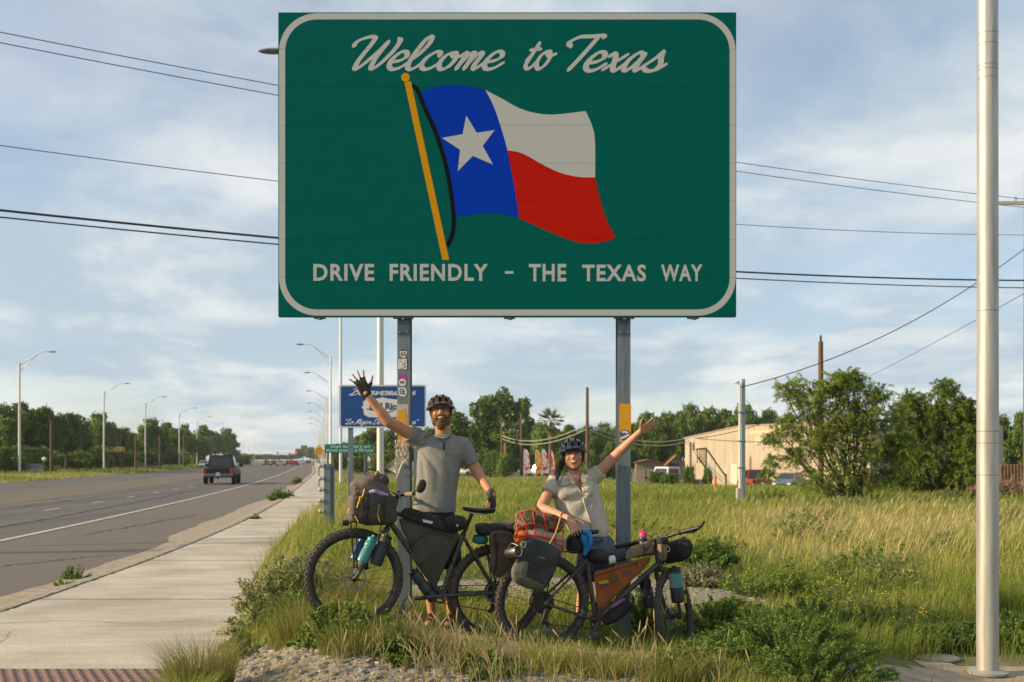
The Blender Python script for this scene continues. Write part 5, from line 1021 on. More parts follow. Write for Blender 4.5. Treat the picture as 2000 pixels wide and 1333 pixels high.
# small house and shed
def simple_house(name, label, x0, x1, d, ytop, yeave, m, rm, dep=5, ov=.2, gable_front=True):
    a = W(x0, yeave, d); b = W(x1, yeave, d); zg_ = g((a.x+b.x)/2, d); t = thing(name, label, 'building', ((a.x+b.x)/2, d, zg_)); ze = a.z; zr = W(0, ytop, d).z; xm_ = (a.x+b.x)/2; mb = MB()
    A = [(a.x, zg_-.2), (b.x, zg_-.2), (b.x, ze), (xm_, zr-.05), (a.x, ze)]; mb.prism(A, lambda u, v, y: Vector((u, y, v)), d, d+dep); mb.build('wall', m, t, smooth=0)
    for s_ in (-1, 1):
        mb = MB(); e = a.x-ov if s_ < 0 else b.x+ov; ez = ze-ov*(zr-ze)/(xm_-a.x); mb.prism([(e, ez), (xm_, zr), (xm_, zr+.08), (e, ez+.08)], lambda u, v, y: Vector((u, y, v)), d-.3, d+dep+.3); mb.build('roof_slope', rm, t, smooth=0)
    return t
RR = mat('brown shingle roof', (.26, .15, .07), .9, c2=(.18, .10, .05), scale=4)
hs_ = simple_house('small_house', 'small tan house with a brown roof beside the warehouse', 1302, 1340, 140, 891, 908, mat('tan siding', (.30, .24, .17), .8), RR)
hd = MB(); q = W(1317, 918, 139.9); hd.box((q.x, 139.95, q.z-.3), (1.2, .06, 2.2)); hd.build('door', mat('dark doorway', (.06, .06, .07), .6), hs_, smooth=0)
simple_house('shed', 'low brown shed behind the board gate', 1243, 1290, 130, 899, 904, mat('brown siding', (.20, .155, .11), .85), RR)
gt = thing('board_gate', 'pale board gate standing in grass beside the right sign post', 'gate', (W(1257, 0, 92).x, 92, g(W(1257, 0, 92).x, 92))); zgg = g(W(1257, 0, 92).x, 92)
GW = mat('pale weathered boards', (.34, .29, .23), .9, c2=(.26, .22, .17), scale=8, stretch=(1, 1, .2)); GWR = mat('rust brown board', (.22, .13, .08), .9)
for k in range(9):
    px = 1241.5+k*3.7; q = W(px+1.7, 918, 92); mb = MB(); mb.box((q.x, 92, (q.z+zgg)/2), (3.4/F*92, .03, q.z-zgg+.1)); mb.build('board', GWR if k == 5 else GW, gt, smooth=0)
q = W(1263, 933, 91.95); mb = MB(); mb.box((q.x, 91.96, q.z), (.26, .03, .1)); mb.build('latch', BLACK, gt)
simple_house('store', 'pale beige store front behind the feather flags', 1044, 1092, 190, 870, 874, mat('beige stucco', (.50, .40, .27), .85), mat('store roof', (.36, .3, .22), .8), dep=8)
# far right yard: rusty container wall and brush pile
yd = thing('rusty_container', 'rusty brown yard container half hidden behind the tall metal pole', 'container', (W(1985, 0, 60).x, 60, g(W(1985, 0, 60).x, 60))); a = W(1952, 908, 60); b = W(2080, 908, 60); zq = g(a.x, 60); mb = MB(); n_ = 40; pts = [(a.x+(b.x-a.x)*k/n_, 60-(.06 if k % 2 else 0)) for k in range(n_+1)]; vs = [(x, y, zq-.1) for x, y in pts]+[(x, y, a.z) for x, y in pts]; mb.add(vs, [(k, k+1, n_+2+k, n_+1+k) for k in range(n_)]); mb.box(((a.x+b.x)/2, 61.3, (a.z+zq)/2), (b.x-a.x-.1, 2.3, a.z-zq)); mb.build('shell', mat('rust brown steel', (.13, .07, .045), .9, c2=(.20, .12, .08), scale=3), yd, smooth=0)
shrub('brush_pile', 'dry brown brush pile beyond the grass at the edge of the yard', 2000, 42, 2.3, .8, .85, 160, 40, .22, .1, leafmat('dry brush', [(0, (.10, .07, .045)), (.5, (.17, .12, .08)), (1, (.26, .2, .13))], .9, .1), 200, cat='brush')
# orange marker
q = W(1397, 931, 44); z0 = g(q.x, 44); t = thing('marker_post', 'slim orange and white utility marker post in the field', 'marker post', (q.x, 44, z0)); mb = MB(); mb.box((q.x, 44, z0+.12), (.07, .02, .34)); mb.build('lower_section', mat('marker white', (.6, .58, .5), .6), t, smooth=0); mb = MB(); zt = W(0, 938, 44).z; mb.tube([(q.x, 44, z0+.29), (q.x, 44, zt+.15)], [.05, .05], 8); mb.build('sleeve', mat('marker orange', (.62, .16, .02), .6), t)
# feather flags
for k, (px, c1, c2, lb) in enumerate(((1025, (.6, .55, .55), (.45, .08, .08), 'white feather flag with red tip nearest the wooden pole'), (1048, (.62, .36, .06), (.45, .10, .04), 'orange and yellow feather flag in the row by the store'), (1060, (.58, .55, .52), (.35, .05, .06), 'white feather flag with red marks between two coloured flags'), (1074, (.50, .10, .10), (.58, .42, .25), 'red and pale feather flag at the end of the row'))):
    d = 130; q = W(px-2, 0, d); z0 = g(q.x, d); zt = W(0, 877+k % 2, d).z; t = thing('feather_flag', lb, 'flag', (q.x, d, z0), 'feather flags'); mb = MB(); mb.tube([(q.x, d, z0-.05), (q.x, d, zt-.3), (q.x+.1, d, zt)], .025, 6); mb.build('pole', mat('flag pole', (.5, .5, .5), .5), t); pts = [(q.x+.03, z0+.35), (q.x+.75, z0+.6), (q.x+.7, z0+(zt-z0)*.6), (q.x+.55, zt-.5), (q.x+.35, zt-.1), (q.x+.1, zt), (q.x+.03, zt-.25)]; mb = MB(); mb.prism(pts, lambda u, v, y: Vector((u, y+.05*math.sin(u*9), v)), d-.012, d+.012); mb.build('banner', mat('banner %d' % k, c1, .7, c2=c2, scale=2.2, det=1, contrast=(.5, .56)), t, smooth=0)
patch('side_road', [(-16, 116.4), (0, 116.2), (15, 116.2), (15, 122), (0, 122.2), (-16, 122.2)], mat('pale side road', (.33, .29, .23), .9), dz=.04, step=1.0, rag=.2)
# cracks and sealed seams
SEALM = mat('tar seal', (.03, .028, .027), .7); CRKM = mat('crack dirt', (.07, .06, .048), .95); rs = random.Random(6)
def crack(parent, pts, z, w_, m, jit=.04):
    P = spline([(x, y, 0) for x, y in pts], 10); l = []; r = []
    for k, p in enumerate(P):
        t = (P[min(k+1, len(P)-1)]-P[max(k-1, 0)]).normalized(); n_ = Vector((-t.y, t.x, 0)); j = n_*rs.uniform(-jit, jit); q = w_*rs.uniform(.5, 1.2)*.5; l.append(p+j+n_*q+Vector((0, 0, z))); r.append(p+j-n_*q+Vector((0, 0, z)))
    mb = MB(); n_ = len(l); mb.add(l+r, [(k, k+1, n_+k+1, n_+k) for k in range(n_-1)]); mb.build('crack', m, parent, smooth=0)
roado = bpy.data.objects['road']; ORI[roado.name] = Vector((0, 0, 0))
for d0, d1, o0, o1 in ((20, 60, -1.5, -1.6), (24, 33, 1.2, 2.2), (30, 31, -5.5, 3.2), (46, 47, -6, 3.4), (15, 19, .8, 3.0), (38, 70, -4.6, -4.7), (60, 61.5, -9, 3.4), (21, 22, 1, 3.6)): crack(roado, [(float(x_edge(d0+(d1-d0)*q/5))+o0+(o1-o0)*q/5, d0+(d1-d0)*q/5) for q in range(6)], .0125, .05 if d1-d0 < 10 else .07, SEALM, .06)
for pts in ([(-4.9, 10.2), (-4.1, 10.5), (-3.4, 10.3), (-2.6, 10.7)], [(-5.2, 14.0), (-4.6, 14.6), (-4.4, 15.6), (-3.6, 16.2)], [(-4.6, 8.4), (-4.2, 9.0), (-4.35, 9.8)], [(-5.6, 18.6), (-4.9, 18.3), (-4.3, 18.8)]): crack(walk, pts, .1235, .007, CRKM, .02)
jd = np.concatenate([np.arange(7.5, 40, .22)])
crack(walk, [(float(x_walk_l(q))+.012, q) for q in jd[::4]], .1225, .05, mat('dark joint dirt', (.02, .017, .013), .95), .016)
for q in bounds[1:9]: crack(walk, [(float(x_walk_l(q))+.03+k*(float(_ww(q))-.1)/6, q) for k in range(7)], .1222, .030, mat('dark joint dirt', (.02, .017, .013), .95), .004)
# ------------------------------------------------------------------ vehicles
GLASS = mat('dark car glass', (.015, .017, .02), .08, spec=.7); TYRE = mat('car tyre', (.02, .02, .02), .9); TAIL = mat('red tail lamp', (.35, .01, .012), .3); HEAD = mat('clear headlamp', (.7, .7, .68), .2); PLATE = mat('pale number plate', (.55, .55, .5), .6)
def car(label, paint, group=None, pickup=False, van=False, name='car'):
    t = thing(name, label, 'van' if van else ('pickup truck' if pickup else 'car'), (0, 0, 0), group); w_ = 1.0 if pickup else .92; L_ = 5.6 if pickup else 4.5; hb = 1.08 if pickup else .86; ht = 1.92 if pickup else (2.1 if van else 1.45); gc = .45 if pickup else .26
    def sect(y, pts): return [Vector((x, y, z)) for x, z in pts]+[Vector((-x, y, z)) for x, z in reversed(pts)]
    def ring(y, zb, zt_, wf=1.0): return sect(y, [(w_*wf*.86, zb), (w_*wf, zb+.18), (w_*wf, zt_-.25), (w_*wf*.93, zt_)])
    mb = MB(); hf = hb*.92; mb.loft([ring(-L_/2, gc+.1, hb-.02, .95), ring(-L_/2+.12, gc, hb), ring(-L_*.2, gc, hb), ring(L_*.22, gc, hb*.99), ring(L_/2-.35, gc, hf), ring(L_/2, gc+.1, hf-.14, .9)]); body = mb.build('body', paint, t, smooth=25)
    if pickup: cy0, cy1, cy2, cy3 = -L_*.20, -L_*.17, L_*.10, L_*.24
    elif van: cy0, cy1, cy2, cy3 = -L_*.49, -L_*.47, L_*.20, L_*.36
    else: cy0, cy1, cy2, cy3 = -L_*.42, -L_*.26, L_*.10, L_*.28
    mb = MB(); b = hb-.02
    def cr(y, f, z): return [Vector((s_*w_*f, y, z)) for s_ in (-1, 1)]
    vs = [Vector((-w_*.9, cy0, b)), Vector((w_*.9, cy0, b)), Vector((w_*.9, cy3, b)), Vector((-w_*.9, cy3, b)), Vector((-w_*.72, cy1, ht)), Vector((w_*.72, cy1, ht)), Vector((w_*.72, cy2, ht)), Vector((-w_*.72, cy2, ht))]; mb.add(vs, [(0, 1, 5, 4), (1, 2, 6, 5), (2, 3, 7, 6), (3, 0, 4, 7), (4, 5, 6, 7)]); cab_ = mb.build('cabin', paint, t, smooth=25)
    def inset(i0, i1, i2, i3, nm, lo=.14, hi=.86, sd_=.08):
        A, B_, C, D = [vs[q] for q in (i0, i1, i2, i3)]
        def pt(u, v): return (A.lerp(B_, u)).lerp(D.lerp(C, u), v)
        n_ = (B_-A).cross(D-A).normalized()*.006; mb = MB(); mb.add([pt(sd_, lo)+n_, pt(1-sd_, lo)+n_, pt(1-sd_, hi)+n_, pt(sd_, hi)+n_], [(0, 1, 2, 3)]); mb.build(nm, GLASS, cab_, smooth=0)
    inset(0, 1, 5, 4, 'rear_window'); inset(1, 2, 6, 5, 'side_window'); inset(3, 0, 4, 7, 'side_window'); inset(2, 3, 7, 6, 'windscreen')
    rw = .40 if pickup else .32
    for sx in (-1, 1):
        for yy in (-L_*.30, L_*.31):
            mb = MB(); mb.lathe([(rw*.6, -.12), (rw*.95, -.12), (rw, -.08), (rw, .08), (rw*.95, .12), (rw*.6, .12)], (sx*(w_-.10), yy, rw), (1, 0, 0), n=18); wl_ = mb.build('wheel', TYRE, t); mb = MB(); mb.lathe([(rw*.6, -.10), (rw*.55, .09), (0.01, .10)] if sx > 0 else [(rw*.6, .10), (rw*.55, -.09), (0.01, -.10)], (sx*(w_-.10), yy, rw), (1, 0, 0), n=14); mb.build('rim', STEEL, wl_)
        mb = MB(); mb.box((sx*w_*.86, -L_/2-.005, hb-.24), (.16, .06, .38 if pickup else .2), bev=.015); mb.build('tail_light', TAIL, t)
        mb = MB(); mb.box((sx*w_*.70, L_/2-.03, hf-.26), (.34, .08, .16), bev=.02); mb.build('headlight', HEAD, t)
        mb = MB(); mb.box((sx*(w_+.12), cy3-.35, hb+.16), (.26 if pickup else .18, .1, .2 if pickup else .13), bev=.03); mb.build('side_mirror', BLACK if not pickup else paint, t)
    mb = MB(); mb.box((0, -L_/2-.08, gc+.16), (w_*1.9, .2, .2), bev=.03); mb.build('rear_bumper', mat('dull bumper', (.16, .155, .15), .4, .6) if pickup else paint, t)
    mb = MB(); mb.box((0, -L_/2-(.19 if pickup else .19), gc+.18), (.30, .015, .15)); mb.build('number_plate', PLATE, t, smooth=0)
    if pickup:
        mb = MB(); mb.box((0, -L_/2+.02, hb-.06), (1.6, .07, .05), bev=.01); mb.build('tailgate_lip', BLACK, t); mb = MB(); mb.box((0, -L_/2-.022, hb-.34), (.22, .02, .09), bev=.005); mb.build('tailgate_badge', PLATE, t)
        mb = MB(); mb.box((0, -L_/2-.14, gc-.02), (.12, .2, .1)); mb.build('tow_hitch', BLACK, t)
    return t
def place(o, px, d, heading=None, off=None, z=0.0):
    x = W(px, 0, d).x; s_ = float((x_edge(d+1)-x_edge(d-1))/2); o.location = (x, d, z); o.rotation_euler = (0, 0, math.atan2(-s_, 1)*-1*-1 if heading is None else heading); return o
CHAR = mat('charcoal car paint', (.016, .015, .015), .5); 
pk = car('charcoal pickup truck driving away in the lane beside the shoulder', CHAR, pickup=True, name='pickup_truck'); place(pk, 434.5, 75.5)
def rd(d): return math.atan2(-float((x_edge(d+1)-x_edge(d-1))/2), 1)
sil = mat('pale silver paint', (.42, .46, .45), .35, .3, coat=.4); wht = mat('white car paint', (.62, .62, .6), .35, coat=.4); redp = mat('red car paint', (.30, .012, .02), .35, coat=.4); drk = mat('dark blue paint', (.02, .025, .04), .35, coat=.4); tan_ = mat('pale gold paint', (.40, .36, .26), .35, coat=.4)
c1 = car('pale silver car coming toward the pickup in the far lanes', sil); place(c1, 399, 215, heading=rd(215)+math.pi)
for px, d, m, lb, rev in ((521, 300, drk, 'small dark car far down the road in front of a black one', 1), (535, 320, mat('black car paint', (.015, .015, .016), .3), 'small black car in the distant traffic', 1), (549, 290, tan_, 'pale gold car waiting in the distant traffic', 0), (564, 330, redp, 'red car in the distant traffic, farther of two', 0), (576.5, 290, mat('crimson car paint', (.36, .01, .02), .35), 'red car in the distant traffic, nearer of two', 0), (588, 380, wht, 'white car in the distant traffic', 0), (602, 400, mat('grey car paint', (.1, .1, .11), .35), 'grey car beside the far end of the sidewalk', 0)): o = car(lb, m, 'distant cars on the road'); place(o, px, d, heading=rd(d)+(math.pi if rev else 0))
o = car('grey car parked low in the grass beyond the road', mat('grey green paint', (.16, .18, .17), .4)); x = W(64, 0, 118).x; place(o, 64, 118, heading=.5, z=g(x, 118)-.35)
for px, d, lb, hd_, m in ((1044, 150, 'white car parked behind the orange feather flag', .9, wht), (1072, 152, 'silver car parked behind the red feather flag', .7, sil), (899, 150, 'white car partly hidden by the smiling man', 1.3, wht)):
    o = car(lb, m); x = W(px, 0, d).x; place(o, px, d, heading=hd_, z=g(x, d))
o = car('white van parked beside the small tan house', mat('van white', (.55, .58, .62), .4), van=True, name='van'); place(o, 1298, 122, heading=.35, z=g(W(1298, 0, 122).x, 122))
o = car('dark blue car parked beside the small tan house', drk); place(o, 1326, 118, heading=.5, z=g(W(1326, 0, 118).x, 118))
o = car('rusty red pickup truck parked in front of the warehouse', mat('faded red paint', (.20, .03, .02), .6), pickup=True, name='pickup_truck'); place(o, 1473, 104, heading=.05, z=g(W(1473, 0, 104).x, 104))
o = car('blue grey car parked by the warehouse behind mesquite branches', mat('blue grey paint', (.10, .13, .17), .4)); place(o, 1542, 96, heading=2.6, z=g(W(1542, 0, 96).x, 96))
# traffic signals far down the road
d = 536; zt = W(0, 885.5, d).z; x0 = W(616, 0, d).x; x1 = W(538, 0, d).x; t = thing('traffic_signal', 'distant traffic signal mast arm spanning the road', 'traffic signal', (x0, d, 0)); mb = MB(); mb.tube([(x0, d, 0), (x0, d, zt+.6)], .16, 8); mb.build('pole', STEEL, t); mb = MB(); mb.tube([(x0, d, zt), (x1, d, zt)], [.12, .08], 8); mb.build('mast_arm', STEELD, t)
for px in (565, 578.5, 528+14):
    q = W(px, 0, d).x; mb = MB(); mb.box((q, d-.2, zt-.1), (.75 if px > 550 else .5, .25, 1.1), bev=.05); hd_ = mb.build('signal_head', mat('signal housing', (.03, .03, .03), .6), t)
    if px > 550: mb = MB(); mb.lathe([(.3, 0), (.2, .12), (0, .15)], (q, d-.32, zt+.2), (0, -1, 0), n=12); mb.build('red_lens', mat('lit red lens', (.5, .02, .02), .4, emit=((1, .03, .05), 2.0)), hd_)
# yellow board on the left and little lamp post
q = W(226, 878, 138); z0 = g(q.x, 138); t = thing('roadside_board', 'long yellow lettered board half hidden in trees beyond the road', 'sign', (q.x, 138, z0)); mb = MB(); mb.box((q.x, 138, q.z), (2.3, .08, .62)); mb.build('board_face', mat('yellow board', (.42, .30, .02), .6, c2=(.05, .07, .02), scale=5, det=1, contrast=(.48, .56)), t, smooth=0)
for s_ in (-.9, .9): mb = MB(); mb.box((q.x+s_, 138.1, (q.z+z0)/2), (.1, .1, q.z-z0)); mb.build('post', WOODP, t, smooth=0)
q = W(86, 900, 108); z0 = g(q.x, 108); t = thing('lamp_post', 'short post with white round lamp beside the parked grey car', 'lamp post', (q.x, 108, z0)); mb = MB(); mb.tube([(q.x, 108, z0), (q.x, 108, q.z)], .06, 6); mb.build('post', WOODP, t); mb = MB(); mb.sph((q.x, 108, q.z+.15), .2, nu=10, nv=6); mb.build('globe', HEAD, t)
# ------------------------------------------------------------------ bicycles
class BikePlane:
    def __init__(s, rp, rd_, fp, fd):
        s.R = W(*rp, rd_); s.F = W(*fp, fd); s.f = (s.F-s.R); s.f.z = 0; s.f.normalize(); s.n = Vector((s.f.y, -s.f.x, 0))
        if s.n.y > 0: s.n = -s.n                                  # towards the photographer
    def P(s, px, py, off=0.0):
        o = Vector((0, 0, CAMZ)); r_ = Vector(((px-1000)/F, 1, (HY-py)/F)); q = s.R+s.n*off; t = s.n.dot(q-o)/s.n.dot(r_); return o+r_*t
FRM = mat('dusty dark bicycle frame', (.045, .042, .036), .5, .2, c2=(.10, .09, .07), scale=25); GRITTY = mat('greasy drivetrain', (.03, .028, .025), .6, .5, c2=(.07, .06, .05), scale=60); RIM = mat('black rim', (.02, .02, .02), .45); ROTOR = mat('steel rotor', (.28, .27, .25), .35, .9); SPK = mat('spoke', (.10, .10, .10), .4, .7)
def wheel(c, ax, par, name, rotor=1, cassette=0, rad=.368, tr=.029, seed=0):
    c = Vector(c); ax = Vector(ax).normalized(); B = basis(ax, (0, 0, 1)); e1 = B @ Vector((1, 0, 0)); e2 = B @ Vector((0, 1, 0))
    def q(a, r_, o=0.0): return c+e1*(math.cos(a)*r_)+e2*(math.sin(a)*r_)+ax*o
    ns = 56; mb = MB(); mb.tube([q(2*math.pi*k/ns, rad-tr-.030) for k in range(ns)], .014, 8, closed=True, flat=1.0, up=ax); w_ = mb.build(name, RIM, par)
    mb = MB(); mb.tube([q(2*math.pi*k/ns, rad-tr) for k in range(ns)], tr, 10, closed=True, up=ax); nk = 54
    for k in range(nk):
        for row, (o, dr, sz) in enumerate(((-.021, -.010, .011), (-.008, .001, .011), (.008, .001, .011), (.021, -.010, .011))):
            a = 2*math.pi*(k+.5*(row % 2))/nk; p = q(a, rad+dr, o); er = (q(a, 1)-c).normalized(); mb.box(p, (sz, .017, .009), rot=Matrix((ax, ax.cross(er), er)).transposed())
    mb.build('tyre', RUBBER, w_); mb = MB(); nsp = 28
    for k in range(nsp):
        a = 2*math.pi*k/nsp; s_ = 1 if k % 2 else -1; b = a+(.9 if (k//2) % 2 else -.9); mb.tube([q(b, .025, s_*.028), q(a, rad-tr-.036, 0)], .0013, 4)
    o = mb.build('spokes', SPK, w_); mb = MB(); mb.lathe([(.012, -.06), (.026, -.045), (.026, -.025), (.016, -.015), (.016, .015), (.026, .025), (.026, .045), (.012, .06)], c, ax, n=12); mb.build('hub', GRITTY, w_)
    if rotor:
        mb = MB(); n_ = 40; R0, R1 = .078, .090; o_ = .044*rotor; mb.add([q(2*math.pi*k/n_, R0, o_) for k in range(n_)]+[q(2*math.pi*k/n_, R1+.002*(k % 2), o_) for k in range(n_)], [(k, (k+1) % n_, n_+(k+1) % n_, n_+k) for k in range(n_)])
        for k in range(6): a = k*math.pi/3; mb.tube([q(a, .02, o_), q(a+.35, R0, o_)], .004, 4)
        mb.build('brake_rotor', ROTOR, w_)
    if cassette:
        mb = MB(); o_ = .03
        for k in range(7): r_ = .085-.010*k; mb.lathe([(r_, 0), (r_, .002)] if cassette > 0 else [(r_, -.002), (r_, 0)], c+ax*(o_+.005*k)*cassette, ax, n=30); 
        mb.build('cassette', GRITTY, w_)
    return w_
def tubes(par, name, m, segs, r_):
    mb = MB()
    for s_ in segs:
        p = s_[0]; rr = s_[1] if len(s_) > 1 else r_; mb.tube(p, rr, 10)
    return mb.build(name, m, par)
def softbox(c, ax, ay, az, h, e=.45, nz=.012, seed=0, sag=0.0, res=20):
    """rounded, slightly crumpled bag as an MB: half sizes h along axes"""
    mb = MB(); nu, nv = res*2, res; vs = []; fs = []
    def pw(v, k): return math.copysign(abs(v)**k, v)
    for i in range(nv+1):
        ph = -math.pi/2+math.pi*i/nv
        for k in range(nu):
            th = 2*math.pi*k/nu; x = pw(math.cos(ph), e)*pw(math.cos(th), e); y = pw(math.cos(ph), e)*pw(math.sin(th), e); z = pw(math.sin(ph), e)
            p = Vector(c)+Vector(ax)*(x*h[0]*(1-sag*z))+Vector(ay)*(y*h[1]*(1-sag*z))+Vector(az)*(z*h[2]); nrm = (Vector(ax)*x+Vector(ay)*y+Vector(az)*z)
            d_ = mnoise.noise(p*9+Vector((seed, 0, 0)))*nz+mnoise.noise(p*22+Vector((seed, 5, 0)))*nz*.5; vs.append(p+nrm.normalized()*d_)
    for i in range(nv):
        for k in range(nu): fs.append((i*nu+k, i*nu+(k+1) % nu, (i+1)*nu+(k+1) % nu, (i+1)*nu+k))
    mb.add(vs, fs); return mb
def flatbag(bp, poly, off, th, seed=0, nz=.006, puff=1.0):
    """bag with a traced side outline and real thickness, puffed in the middle"""
    P = [(p.x, p.y) for p in spline([(a, b, 0) for a, b in poly], 4, True)]; n = len(P); cx = sum(p[0] for p in P)/n; cy = sum(p[1] for p in P)/n; mb = MB(); rings = []; L_ = [(1.0, 0.0), (1.0, .55), (.96, .80), (.86, .93), (.66, 1.0), (.4, 1.05), (.15, 1.08)]
    for side in (1, -1):
        for (sc, o) in (L_ if side > 0 else L_[1:]):
            rg = []
            for k, (x, y) in enumerate(P):
                q = bp.P(cx+(x-cx)*sc, cy+(y-cy)*sc, off+side*o*th*.5); rg.append(q+bp.n*(side*(mnoise.noise(q*14+Vector((seed, 0, 0)))*nz+mnoise.noise(q*35)*nz*.4)*(1 if sc < .97 else .2)))
            rings.append(rg)
    front = rings[:len(L_)]; back = rings[len(L_):]; order = front[::-1]+back; mb.loft(order); return mb
def bottle(a, b, r_, body, capm, label, cap_frac=.22, name='water_bottle', neck=.6, group=None, band=None):
    a = Vector(a); b = Vector(b); ax = (b-a); L_ = ax.length; ax.normalize(); t = thing(name, label, 'bottle', a, group); mb = MB(); Lb = L_*(1-cap_frac)
    mb.lathe([(r_*.8, 0), (r_, r_*.2), (r_, Lb*.55), (r_*.9, Lb*.62), (r_*.9, Lb*.68), (r_, Lb*.75), (r_, Lb*.92), (r_*.85, Lb)], a, ax, n=18); o = mb.build('body', body, t); mb = MB(); mb.lathe([(r_*.92, 0), (r_*.92, L_*cap_frac*.45), (r_*neck, L_*cap_frac*.6), (r_*.35, L_*cap_frac*.65), (r_*.35, L_*cap_frac), (.001, L_*cap_frac*1.02)], a+ax*Lb, ax, n=16); mb.build('cap', capm, t)
    if band: mb = MB(); mb.lathe([(r_*1.02, Lb*band[0]), (r_*1.02, Lb*band[1])], a, ax, n=18, cap=False); mb.build('label_band', band[2], o)
    return t
def strapline(par, pts, m, r_=.006, name='strap', flat=.35): mb = MB(); mb.tube(spline(pts, 4), r_, 6, flat=flat); return mb.build(name, m, par)
def bike_common(bp, t, spec):
    P = bp.P; n = bp.n; BB, ST, HTt, HTl = (P(*spec[k]) for k in ('BB', 'ST', 'HTt', 'HTl')); r0 = bp.R
    mb = MB(); mb.tube([HTl, HTt], .024, 12); mb.tube([P(*spec['TT'][0]), P(*spec['TT'][1])], .017, 10); mb.tube([P(*spec['DT']), BB], .022, 10); mb.tube([BB, ST], .018, 10)
    for s_ in (-1, 1):
        mb.tube(spline([ST+n*s_*.02, ST.lerp(r0, .35)+n*s_*.05, r0+n*s_*.066], 4), .0095, 8); mb.tube(spline([BB+n*s_*.03, BB.lerp(r0, .3)+n*s_*.05, r0+n*s_*.066], 4), [.013, .011], 8)
    mb.lathe([(.03, -.036), (.03, .036)], BB, n, n=14); mb.build('frame', FRM, t)
    sp_ = P(*spec['SP']); mb = MB(); mb.tube([ST.lerp(sp_, -.1), sp_], .0145, 10); mb.lathe([(.021, 0), (.021, .02)], ST, (sp_-ST), n=12); mb.build('seatpost', mat('satin black metal', (.025, .025, .025), .4, .4), t)
    # saddle: loft along the bike direction
    fdir = bp.f; nose, tail = P(*spec['saddle'][0]), P(*spec['saddle'][1]); rings = []
    for q, wv, hv in ((0, .012, .014), (.06, .02, .02), (.35, .026, .024), (.6, .045, .026), (.82, .07, .03), (.95, .066, .03), (1, .04, .02)):
        c = nose.lerp(tail, q); c = c+Vector((0, 0, .012*math.sin(q*3.1)*-1)); up = Vector((0, 0, 1)); rings.append([c+n*(wv*math.cos(a))+up*(hv*.55*math.sin(a) if math.sin(a) > 0 else hv*1.1*math.sin(a)) for a in [2*math.pi*k/14 for k in range(14)]])
    mb = MB(); mb.loft(rings); sd_ = mb.build('saddle', mat('black saddle leather', (.018, .018, .02), .4), t); mb = MB()
    for s_ in (-1, 1): mb.tube([nose.lerp(tail, .15)+n*s_*.01-Vector((0, 0, .03)), nose.lerp(tail, .4)+n*s_*.022-Vector((0, 0, .045)), nose.lerp(tail, .7)+n*s_*.022-Vector((0, 0, .045)), nose.lerp(tail, .92)+n*s_*.03-Vector((0, 0, .02))], .0035, 6)
    mb.build('saddle_rail', CHROME, sd_)
    dr = spec['drive']                                              # +1: chain side faces the photographer
    mb = MB(); o_ = dr*.05; ncr = 32; mb.lathe([(.055, -.002), (.066, -.002), (.066, .002), (.055, .002), (.055, -.002)], BB+n*o_, n, n=ncr, cap=False)
    for k in range(5): a = k*1.2566; B = basis(n, (0, 0, 1)); mb.tube([BB+n*o_, BB+n*o_+B @ Vector((math.cos(a)*.058, math.sin(a)*.058, 0))], .006, 5)
    cr = mb.build('crankset', GRITTY, t)
    for s_, key in ((1, 'pedal_near'), (-1, 'pedal_far')):
        pe = P(*spec[key], s_*.075); mb = MB(); mb.tube([BB+n*s_*.07, pe], [.014, .010], 8); mb.build('crank_arm', mat('worn crank alloy', (.08, .075, .07), .45, .5), cr); mb = MB(); mb.box(pe+n*s_*.055, (.095, .09, .022), rot=basis((0, 0, 1), bp.f), bev=.006); mb.build('pedal', BLACK, cr)
    cas = bp.R+n*dr*.05; e = Vector((0, 0, 1)); mb = MB(); u_ = (bp.R-BB).normalized(); mb.tube([BB+n*o_+e*.064, cas+e*.05], .004, 5); mb.tube([BB+n*o_-e*.064, cas-e*.15+u_*-.03, cas-e*.09], .004, 5); mb.build('chain', GRITTY, t)
    mb = MB(); mb.box(cas-e*.10+n*dr*.02, (.04, .03, .12), rot=basis((.3, 0, 1), bp.f), bev=.006); mb.lathe([(.02, -.004), (.02, .004)], cas-e*.15-u_*.03, n, n=12); mb.lathe([(.02, -.004), (.02, .004)], cas-e*.09, n, n=12); mb.build('derailleur', GRITTY, t)
    return BB, ST, HTt, HTl
def grip_bar(t, c, dr, half, rise, back, ends='grip', gm=BLACK):
    """flat bar: centre c, direction dr, with grips and levers"""
    up = Vector((0, 0, 1)); P = [c-dr*half+back+up*rise, c-dr*half*.45+back*.3+up*rise*.6, c-dr*.05, c+dr*.05, c+dr*half*.45+back*.3+up*rise*.6, c+dr*half+back+up*rise]; mb = MB(); mb.tube(spline(P, 5), .0125, 10); hb = mb.build('handlebar', mat('black bar', (.02, .02, .02), .4, .3), t)
    for s_ in (-1, 1):
        e = c+dr*s_*half+back+up*rise; i_ = c+dr*s_*half*.62+back*.5+up*rise*.8; mb = MB(); mb.tube([i_, i_.lerp(e, .5), e+(e-i_)*.05], [.016, .0175, .017], 12); mb.build('grip', gm, hb); lv = i_.lerp(c, .12); fw = -back.normalized() if back.length > 0 else Vector((0, 1, 0)); mb = MB(); mb.box(lv, (.03, .03, .035), bev=.006); mb.tube(spline([lv+fw*.02, lv+fw*.05-up*.01+dr*s_*.03, lv+fw*.045-up*.025+dr*s_*.10], 4), [.007, .005], 6); mb.build('brake_lever', BLACK, hb)
    return hb
